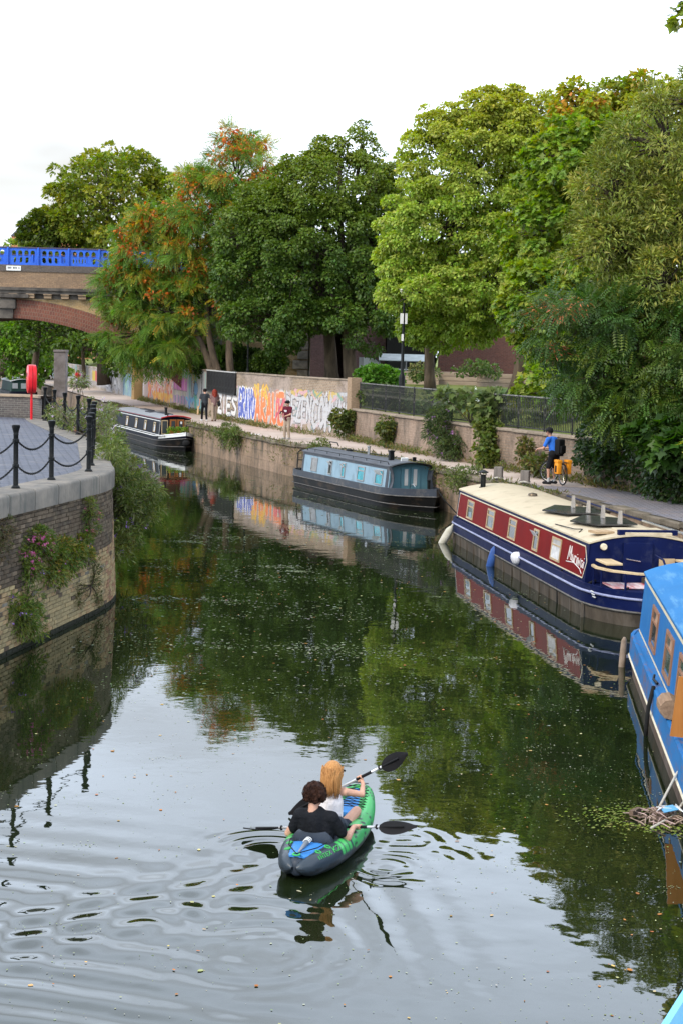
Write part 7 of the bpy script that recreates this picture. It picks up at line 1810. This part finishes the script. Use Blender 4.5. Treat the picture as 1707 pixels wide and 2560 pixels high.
MB().lathe([(.09, -.006), (.09, .006)], 14, (-.10, -.05, .30), 'y').tube([(-.10, -.06, .30), (-.10, -.10, .14)], .012, 5).tube([(-.10, .06, .30), (-.10, .10, .46)], .012, 5).build('crankset', m_chrome, bike)
BMx = Matrix.Translation(BB) @ Matrix.Rotation(BA, 4, 'Z')
m_or = M('orange_pvc', (.78, .30, .02), (.68, .24, .015), scale=5, rough=.45)
for s, lab in ((1, 'orange pannier bag on the near side of the bicycle'), (-1, 'orange pannier bag on the far side of the bicycle')):
    p_ = thing('pannier_bag', lab, 'bag', BMx @ Vector((-.50, s * .16, .36)), BA, 'orange pannier bags')
    MB().rbox((0, 0, .17), (.30, .13, .36), .035).build('body', m_or, p_, smooth=40); MB().rbox((-.0, 0, .37), (.32, .15, .10), .03).build('flap', m_or, p_, smooth=40); MB().box((0, s * .068, .14), (.11, .01, .20)).build('reflector_patch', m_strap, p_)
ca_ = BA; k = 1.0
cy = thing('person', 'cyclist in a bright blue T-shirt astride the bicycle', 'person', (6.36, 47.62, PZ + .05), BA + R(32))
hcx = Vector((.16, 0, 1.58)); sr, sl = Vector((.06, -.18, 1.36)), Vector((.06, .18, 1.36))
hR, hL = Vector((.40, -.20, 1.07)), Vector((.38, .26, 1.06)); eR, eL = Vector((.16, -.27, 1.12)), Vector((.14, .29, 1.10))
b = head_shapes(hcx, (1, .1, -.1)) + [(sr, eR, .05, .04), (eR, hR, .04, .026), (sl, eL, .05, .04), (eL, hL, .04, .026), (sr, sl, .07, .07), ((.05, 0, 1.32), (-.06, 0, .92), .13, .14)] + hand_loose(hR, (.7, .3, -.5), (0, 1, 0)) + hand_loose(hL, (.7, -.3, -.5), (0, -1, 0))
for s, fx in ((1, .0), (-1, .02)): b += [((-.06, s * .10, .90), (.04, s * .14, .48), .08, .055), ((.04, s * .14, .48), (fx, s * .17, .09), .052, .035)]
fuse('body', b, m_skin2, cy, .013, 2)
face_parts(cy, hcx, (1, .1, -.1))
fuse('t_shirt', [(sr, sl, .085, .085), ((.05, 0, 1.32), (-.06, 0, .96), .145, .15), (sr, sr.lerp(eR, .7), .07, .062), (sl, sl.lerp(eL, .7), .07, .062)], M('bright_blue_cotton', (.035, .16, .60), (.028, .13, .5), scale=12, rough=.85), cy, .016, 3)
fuse('shorts', [((-.06, -.08, .92), (-.06, .08, .92), .145, .145), ((-.05, .10, .90), (.03, .14, .54), .10, .085), ((-.05, -.10, .90), (.03, -.14, .54), .10, .085)], m_blackt, cy, .016, 3)
for s, fx in ((1, .0), (-1, .02)):
    fuse('sock', [((fx, s * .17, .18), (fx, s * .17, .08), .042, .042)], M('grey_sock', (.4, .4, .4), scale=12, rough=.9), cy, .012, 2); fuse('shoe', [((fx - .06, s * .17, .05), (fx + .17, s * .18, .045), .05, .045)], m_blackt, cy, .012, 2)
fuse('helmet', [(hcx + Vector((-.01, 0, .05)), .118, (1.08, 1, .9))], m_strap, cy, .013, 2)
bp2 = thing('backpack', 'black backpack on the cyclist', 'backpack', (6.36 - .25 * math.cos(BA + R(32)), 47.62 - .25 * math.sin(BA + R(32)), PZ + .98), BA + R(32))
MB().rbox((0, 0, .22), (.20, .32, .48), .07).build('pack', m_strap, bp2, smooth=50); MB().rbox((-.12, 0, .15), (.07, .24, .24), .03).build('pocket', m_strap, bp2, smooth=50)

# ================================================================== plants on the walls and banks, floating weed, small things
GREEN = np.array([1.0, 1.0, 1.0])
m_petal = leaf_mat('petal', .6, .3, .2)
def shrub(name, label, base, lobes, seed, cols, n, size, nc, rc, tm=LANCE, flowers=None, cat='shrub', group=None, mat=None):
    t_ = thing(name, label, cat, base, 0, group)
    P, T, Nn, ci, cc, r_ = crown(seed, lobes, nc, rc, n, .25, .85, .5)
    leaf_cloud('foliage', tm, P - np.array(base), T, Nn, size * r_.uniform(.6, 1.35, len(P)), palette(len(P), cols, r_, np.where(r_.random(len(P)) < .6, r_.integers(0, len(cols), nc)[ci], r_.integers(0, len(cols), len(P)))), mat or m_leaf, t_)
    st = MB(); b = Vector(base)
    for i in range(0, nc, 3): st.tube([q - b for q in bend(base, cc[i], 4, .15, seed + i)], [.018, .015, .012, .009, .005], 4, cap=False)
    st.build('stems', m_twig, t_, fix=False)
    if flowers:
        fcols, fn, fs, ftm = flowers
        q = r_.integers(0, nc, fn); dd = unit(r_.normal(size=(fn, 3)) + [.3, -.6, .5]); Pf = cc[q] + dd * rc * r_.uniform(.8, 1.25, (fn, 1))
        Pa = np.repeat(Pf, 9, 0) + r_.normal(0, fs * .35, (fn * 9, 3)) * [1, 1, .7]
        o = leaf_cloud('blossom', ftm, Pa - np.array(base), unit(r_.normal(size=(fn * 9, 3))), unit(r_.normal(size=(fn * 9, 3)) + [0, -.5, .8]), fs * r_.uniform(.5, .9, fn * 9), palette(fn * 9, fcols, r_), m_petal, t_); o['kind'] = 'stuff'
    return t_
BUD = [(.13, .165, .035), (.10, .135, .028), (.165, .19, .045), (.19, .21, .085), (.07, .10, .022)]
PUR = [(.30, .15, .50), (.24, .12, .42), (.38, .22, .55)]
shrub('buddleia', 'large green buddleia spilling over the quay corner towards the water', (-5.35, 35.6, 1.2), [(-5.10, 36.0, 2.3, .38, .7, .45), (-4.72, 35.8, 1.75, .45, .6, .5), (-4.9, 35.5, 1.15, .34, .5, .45), (-5.65, 38.0, 2.7, .22, .6, .3), (-4.5, 36.0, 1.35, .26, .35, .3), (-5.2, 35.0, 2.75, .22, .4, .28), (-4.98, 35.0, .65, .2, .35, .3), (-4.45, 36, 1.95, .22, .3, .2)], 301, BUD, 6500, .115, 150, .19, LANCE, (PUR, 16, .10, KITE))
shrub('buddleia', 'buddleia growing up among the far quay bollards', (-7.6, 45.5, 2.7), [(-6.75, 43.6, 3.05, .32, .4, .3), (-7.4, 45.2, 3.0, .42, .5, .3), (-8.3, 47.3, 3.0, .42, .5, .3), (-6.8, 44.8, 3.4, .25, .3, .22), (-7.5, 46.2, 3.4, .28, .3, .22), (-9.0, 49.2, 3.05, .4, .5, .3), (-6.1, 41.6, 2.8, .28, .5, .4), (-7.9, 47, 4.1, .2, .3, .25)], 302, BUD + [(.17, .19, .12)], 3200, .11, 110, .17, LANCE, ([(.5, .5, .42), (.45, .3, .5)], 60, .06, KITE))
VAL = [(.10, .155, .028), (.14, .19, .032), (.07, .115, .022), (.17, .19, .035)]
PINK = [(.55, .13, .30), (.62, .20, .36), (.45, .09, .24)]
shrub('valerian_clump', 'pink flowering valerian clump on the quay wall', (-5.38, 27.1, 1.45), [(-5.30, 27.2, 1.75, .16, .45, .26), (-5.30, 27.6, 1.6, .14, .35, .25), (-5.4, 26.8, 1.45, .14, .3, .25)], 303, VAL, 3400, .075, 70, .13, LANCE, (PINK, 95, .06, KITE))
shrub('wall_weeds', 'bright yellow green weeds hanging in the middle of the quay wall', (-5.15, 28.4, 1.25), [(-5.08, 28.3, 1.45, .16, .5, .22), (-4.98, 28.9, 1.25, .16, .45, .28), (-5.15, 27.9, 1.15, .15, .4, .22), (-4.9, 29.4, 1.35, .14, .3, .22)], 304, VAL + [(.16, .19, .03), (.22, .17, .03)], 4600, .085, 90, .14, LANCE, ([(.4, .2, .5), (.55, .12, .15), (.6, .4, .05)], 24, .05, KITE))
shrub('wall_weeds', 'tuft of weeds under the coping near the quay corner', (-4.85, 29.9, 1.9), [(-4.80, 29.85, 2.05, .13, .28, .22), (-4.83, 29.8, 1.7, .12, .2, .25)], 305, VAL + [(.17, .13, .04)], 1300, .06, 36, .10, LANCE, ([(.5, .14, .2)], 8, .045, KITE))
shrub('wall_weeds', 'long trailing weed on the lower left of the quay wall', (-5.45, 26.5, .6), [(-5.38, 26.9, 1.2, .17, .4, .25), (-5.40, 26.7, .85, .18, .4, .32), (-5.42, 26.5, .5, .18, .4, .28), (-5.34, 26.95, .28, .15, .3, .18), (-5.5, 26.1, .75, .12, .3, .25)], 306, VAL, 3400, .085, 80, .14, LANCE, (PUR, 7, .06, KITE))
shrub('wall_weeds', 'thin weeds trailing down to the water near the quay corner', (-4.82, 30.1, .6), [(-4.78, 30.2, .8, .08, .16, .35), (-4.76, 30.3, .3, .09, .18, .22), (-4.92, 29.3, .5, .08, .14, .35)], 307, [(.06, .08, .02), (.08, .10, .025), (.10, .09, .03)], 900, .06, 36, .09, LANCE)
shrub('wall_weeds', 'brown dry weeds at the left edge under the coping', (-5.6, 25.8, 2.0), [(-5.55, 26.0, 2.1, .1, .3, .2), (-5.6, 25.6, 1.9, .1, .3, .3)], 308, [(.14, .10, .05), (.10, .08, .04), (.08, .09, .03)], 900, .06, 30, .10, LANCE)
# plants on the far side walls
WS = [(.075, .10, .022), (.10, .125, .028), (.06, .085, .02), (.14, .14, .03)]
shrub('wall_shrub', 'round shrub growing from the wall below the end of the graffiti', (.10, 69.6, 2.0), [(-.05, 69.4, 2.25, .42, .4, .42)], 311, WS, 1500, .14, 30, .22, KITE)
shrub('wall_shrub', 'small shrub growing from the retaining wall under the railing', (1.92, 64.0, 2.1), [(1.78, 63.9, 2.25, .35, .4, .4), (1.8, 64.2, 1.7, .3, .3, .3)], 312, WS, 1300, .13, 30, .2, KITE)
shrub('buddleia', 'purple flowering buddleia in front of the iron railing', (3.8, 58.0, 1.6), [(3.75, 58.0, 2.15, .55, .6, .6), (3.6, 58.6, 2.85, .45, .5, .3), (4.1, 57.4, 1.75, .45, .5, .4), (3.4, 58.9, 2.4, .3, .4, .35)], 313, [(.055, .085, .025), (.075, .11, .03), (.09, .12, .035), (.04, .065, .02)], 3600, .15, 80, .24, LANCE, ([(.34, .17, .38), (.4, .22, .42)], 20, .12, KITE))
shrub('climbing_weed', 'yellow green climber hanging down the retaining wall', (5.0, 54.6, 1.5), [(4.95, 54.5, 2.15, .28, .4, .7), (5.0, 54.9, 2.75, .4, .5, .22), (5.1, 54.3, 1.6, .2, .3, .3)], 314, [(.11, .145, .028), (.14, .165, .03), (.08, .115, .025)], 2000, .15, 50, .2, KITE)
shrub('bindweed', 'large leaved bindweed with white flowers on the railing', (4.6, 57.0, 2.8), [(4.2, 57.3, 3.65, .7, .4, .35), (5.2, 55.2, 3.5, .7, .5, .5), (4.8, 56.2, 3.8, .5, .4, .25)], 315, [(.12, .165, .05), (.10, .14, .045), (.14, .18, .06)], 380, .24, 30, .26, MAPLE, ([(.75, .75, .7)], 4, .10, KITE))
shrub('wall_shrub', 'dry weeds at the wall foot beside the cyclist', (6.5, 50.0, 1.5), [(6.2, 50.4, 1.75, .35, .6, .35), (5.9, 51.4, 2.2, .2, .4, .35)], 316, WS + [(.16, .12, .05)], 900, .13, 26, .2, KITE)
# planting behind the railing
r_ = np.random.default_rng(77)
for i, (x, y, z, rx, rz, lab, cl) in enumerate([(1.6, 69.5, 3.25, .9, .55, 'dark green herbs behind the left end of the railing', [(.06, .09, .02), (.08, .11, .03)]), (3.6, 65.5, 3.15, 1.0, .4, 'pale green planting behind the middle of the railing', [(.12, .18, .06), (.10, .15, .05)]), (5.6, 61.0, 3.1, 1.1, .45, 'bright yellow green planting behind the railing near the buddleia', [(.16, .19, .035), (.12, .17, .035), (.26, .24, .03)]), (7.0, 57.0, 3.1, 1.0, .6, 'green planting behind the right part of the railing', [(.09, .14, .035), (.12, .16, .035)]), (3.9, 82.6, 4.3, .5, .35, 'small vegetable plants in the allotment beds', [(.08, .14, .03), (.2, .2, .08)]), (6.6, 83.0, 4.5, .9, .35, 'vegetable plants with pink flowers in the middle bed', [(.08, .14, .03), (.12, .16, .05)])]):
    shrub('garden_plants', lab, (x, y, z - rz), [(x, y, z, rx, .6, rz), (x + rx * .8, y - 1.4, z - .05, rx * .7, .6, rz * .9)], 330 + i, cl, 1100, .15, 30, .24, KITE, ([(.6, .3, .35), (.6, .58, .5)], 8, .07, KITE) if i > 3 else None, cat='plants')

# weeds along the foot of the walls and on the canal edge: nobody could count them
def tufts(name, line, n, seed, cols, h, spread, zbase, off, size=.12):
    P_, s_ = resample(line, .5); r_ = np.random.default_rng(seed); q = r_.uniform(s_[0], s_[-1], n)
    dens = np.sin(q * .9) * .5 + np.sin(q * .37 + 1) * .5 + r_.normal(0, .5, n); q = q[dens > -.15]; n = len(q)
    c = np.stack([np.interp(q, s_, P_[:, 0]), np.interp(q, s_, P_[:, 1]), np.full(n, zbase)], 1)
    hh = h * (.5 + .5 * np.sin(q * 1.7) ** 2)
    c[:, 0] += off[0] + r_.normal(0, spread, n); c[:, 1] += off[1] + r_.normal(0, spread, n); c[:, 2] += r_.uniform(0, 1, n) * hh
    T = unit(r_.normal(size=(n, 3)) * [1, 1, .5] + [0, 0, .9])
    tag(leaf_cloud(name, LANCE, c, T, unit(r_.normal(size=(n, 3))), size * r_.uniform(.6, 1.5, n), palette(n, cols, r_), m_leaf), kind='stuff')
WD = [(.10, .125, .028), (.13, .145, .035), (.18, .15, .05), (.08, .11, .025), (.20, .17, .07)]
tufts('path_edge_weeds', WBASE[2:10], 9000, 401, WD, .30, .16, PZ + .01, (-.22, -.05), .15)
tufts('coping_weeds', EDGE[2:9], 7000, 402, WD + [(.10, .08, .04)], .16, .16, PZ - .05, (-.02, 0), .13)
tufts('canal_wall_weeds', EDGE[3:9], 2600, 403, WD, -.9, .04, PZ - .1, (-.10, -.03), .11)
# fuller growth on the canal edge between the boats
for i, (x, y, rx, lab) in enumerate([(-5.6, 75.0, .55, 'green tuft on the canal edge behind the black boat bow'), (-5.0, 72.6, .4, 'second green tuft along the canal edge, nearer the camera'), (-1.0, 64.2, .4, 'yellow green tuft at the stern of the grey narrowboat'), (4.0, 50.9, .6, 'mossy tuft on the canal edge between the grey and red boats')]):
    shrub('edge_tuft', lab, (x + .15, y, PZ - .1), [(x, y, PZ - .05, rx, rx, .28), (x - .1, y - .1, PZ - .4, rx * .6, rx * .5, .3)], 410 + i, [(.10, .15, .03), (.13, .16, .035), (.08, .11, .025)], 1100, .13, 30, .18, LANCE, cat='grass tuft')

# floating duckweed, leaves and scum
r_ = np.random.default_rng(88)
def float_bits(name, n, box, cols, smin, smax, clus, seed, keep=None, k=6):
    r_ = np.random.default_rng(seed)
    cx = np.stack([r_.uniform(box[0], box[1], clus), r_.uniform(box[2], box[3], clus)], 1); cr = r_.gamma(2.0, .45, clus)
    ci = r_.integers(0, clus, n); fr_ = r_.random(n) < .80
    P = np.where(fr_[:, None], cx[ci] + r_.normal(size=(n, 2)) * (cr[ci] * .6)[:, None] * [1.7, .8], np.stack([r_.uniform(box[0], box[1], n), r_.uniform(box[2], box[3], n)], 1))
    if keep is not None: P = P[keep(P)]
    n = len(P); sz = r_.uniform(smin, smax, n) * r_.uniform(.5, 1, n); th = r_.uniform(0, 2 * PI, n)
    ang = np.linspace(0, 2 * PI, k, endpoint=False)
    rad = r_.uniform(.55, 1.0, (n, k)); ex = r_.uniform(.45, 1, n)
    x = np.cos(ang)[None] * rad * sz[:, None]; y = np.sin(ang)[None] * rad * (sz * ex)[:, None]
    V = np.stack([P[:, :1] + x * np.cos(th)[:, None] - y * np.sin(th)[:, None], P[:, 1:] + x * np.sin(th)[:, None] + y * np.cos(th)[:, None], np.full((n, k), .004) + r_.uniform(0, .004, (n, 1))], -1)
    F_ = (np.arange(n) * k)[:, None] + np.arange(k)[None]
    tag(link(name, arr_mesh(name, V.reshape(-1, 3), F_, m_weed, col=np.repeat(palette(n, cols, r_), k, 0))), kind='stuff')
m_weed = leaf_mat('duckweed', .75, .05, .08)
def in_canal(P):
    e = np.array(EDGE); q = np.array(QUAY)
    xr = np.interp(-P[:, 1], -e[:, 1], e[:, 0]); xl = np.interp(P[:, 1], q[:, 1], q[:, 0])
    ok = (P[:, 0] < xr - .15) & ((P[:, 0] > xl + .25) | (P[:, 1] > 54))
    for (cx, cy, hx, hy, a) in ((.92, 57, 5.6, 1.05, math.atan2(-10.27, 4.4)), (5.33, 37.7, 7.6, 1.4, math.atan2(.99, -.144)), (5.54, 20.9, 7, 1.15, math.atan2(.994, .107)), (-10.5, 87, 7.6, 1.1, hd), (-.02, 16.25, 1.4, .45, KA)):
        dx, dy = P[:, 0] - cx, P[:, 1] - cy; u_ = dx * math.cos(a) + dy * math.sin(a); v_ = -dx * math.sin(a) + dy * math.cos(a); ok &= ~((abs(u_) < hx) & (abs(v_) < hy))
    return ok
DW = [(.12, .15, .07), (.15, .17, .10), (.09, .12, .05), (.20, .21, .16), (.07, .10, .03)]
float_bits('duckweed', 4200, (-5, 4.5, 22, 52), DW, .012, .042, 60, 501, in_canal)
float_bits('duckweed_near', 3600, (-4.5, 4.6, 11, 24), [(.26, .30, .16), (.2, .25, .1), (.34, .35, .26)], .006, .018, 160, 502, in_canal)
float_bits('duckweed_rafts', 3000, (-4.6, .5, 24, 46), DW, .02, .06, 16, 503, in_canal)
float_bits('duckweed_far', 1800, (-9, 3, 50, 80), DW, .03, .08, 60, 504, in_canal)
float_bits('leaf_litter', 420, (-4.5, 4.5, 11, 45), [(.40, .18, .05), (.45, .30, .10), (.35, .14, .05), (.45, .40, .2)], .02, .045, 200, 505, in_canal)

# coot's nest of sticks and litter by the tyre
nst = thing('floating_nest', 'floating nest of pale sticks and litter beside the tyre', 'nest', (3.72, 17.45, 0))
rn = random.Random(12); sm_ = [M('stick_pale', (.40, .30, .23), (.28, .2, .15), scale=8, rough=.9), M('stick_dark', (.16, .11, .08), scale=8, rough=.9), M('stick_pink', (.5, .36, .32), scale=8, rough=.9)]
for k in range(110):
    a = rn.uniform(0, 2 * PI); r1 = rn.uniform(.02, .30); p = Vector((r1 * math.cos(a) * 1.15, r1 * math.sin(a), rn.uniform(.01, .03 + .12 * (1 - r1 / .3)))); d = Vector((rn.gauss(0, 1), rn.gauss(0, 1), rn.gauss(0, .18))).normalized() * rn.uniform(.08, .26)
    MB().tube([p - d * .5, p + Vector((0, 0, .012)), p + d * .5], [.006, .0075, .004], 5).build('stick', sm_[k % 3], nst)
MB().panel([(.02, -.12, .12), (.20, -.05, .14), (.16, .10, .15), (.0, .05, .13)], .008, (0, 0, 1)).build('blue_scrap', M('blue_plastic', (.12, .36, .6), scale=6, rough=.4), nst)
for k in range(5): MB().panel([(rn.uniform(-.1, .25), rn.uniform(-.2, .2), .14) for _ in range(3)], .006, (0, 0, 1)).build('litter_scrap', m_white, nst)
MB().box((-.26, .12, .06), (.20, .05, .06), rz=.9).build('plank_end', MATS['stick_dark'], nst)
r_ = np.random.default_rng(9); n = 700; th = r_.uniform(0, 2 * PI, n); rr = .2 + r_.gamma(2., .11, n)
P = np.stack([rr * np.cos(th) * 1.4 - .12, rr * np.sin(th) * 1.0, r_.uniform(.004, .02, n)], 1)
leaf_cloud('algae', KITE, P, unit(np.stack([np.cos(th), np.sin(th), 0 * th], 1) + r_.normal(0, .6, (n, 3)) * [1, 1, .05]), np.tile([0, 0, 1.], (n, 1)) + r_.normal(0, .1, (n, 3)), r_.uniform(.02, .06, n), palette(n, [(.13, .17, .02), (.10, .14, .02), (.18, .2, .05)], r_), m_weed, nst)['kind'] = 'stuff'

# timber mooring posts on the towpath edge, litter
m_post = M('grey_timber', (.22, .19, .17), (.13, .115, .10), scale=5, rough=.9, bump=.5, stretch=(2, 2, .4))
for (x, y, lab) in ((4.86, 48.9, 'grey timber mooring post farther along the towpath edge'), (5.55, 47.6, 'grey timber mooring post nearer the red boat')):
    t_ = thing('mooring_post', lab, 'mooring post', (x, y, PZ), R(-20), 'timber mooring posts')
    MB().rbox((0, 0, .22), (.26, .22, .46), .02).build('post', m_post, t_); MB().tube([(-.15, -.12, .08), (.0, -.15, .12), (.16, -.1, .07), (.12, .13, .1), (-.13, .12, .09)], .03, 6, closed=True).build('rope_turns', m_rope_w, t_, smooth=True)
o = MB().rbox((0, 0, .03), (.5, .10, .05), .02).build('discarded_bottle', m_white, loc=(-4.05, 71.9, PZ + .01), rot=(0, 0, .3)); tag(o, 'white litter lying on the towpath edge', 'litter')
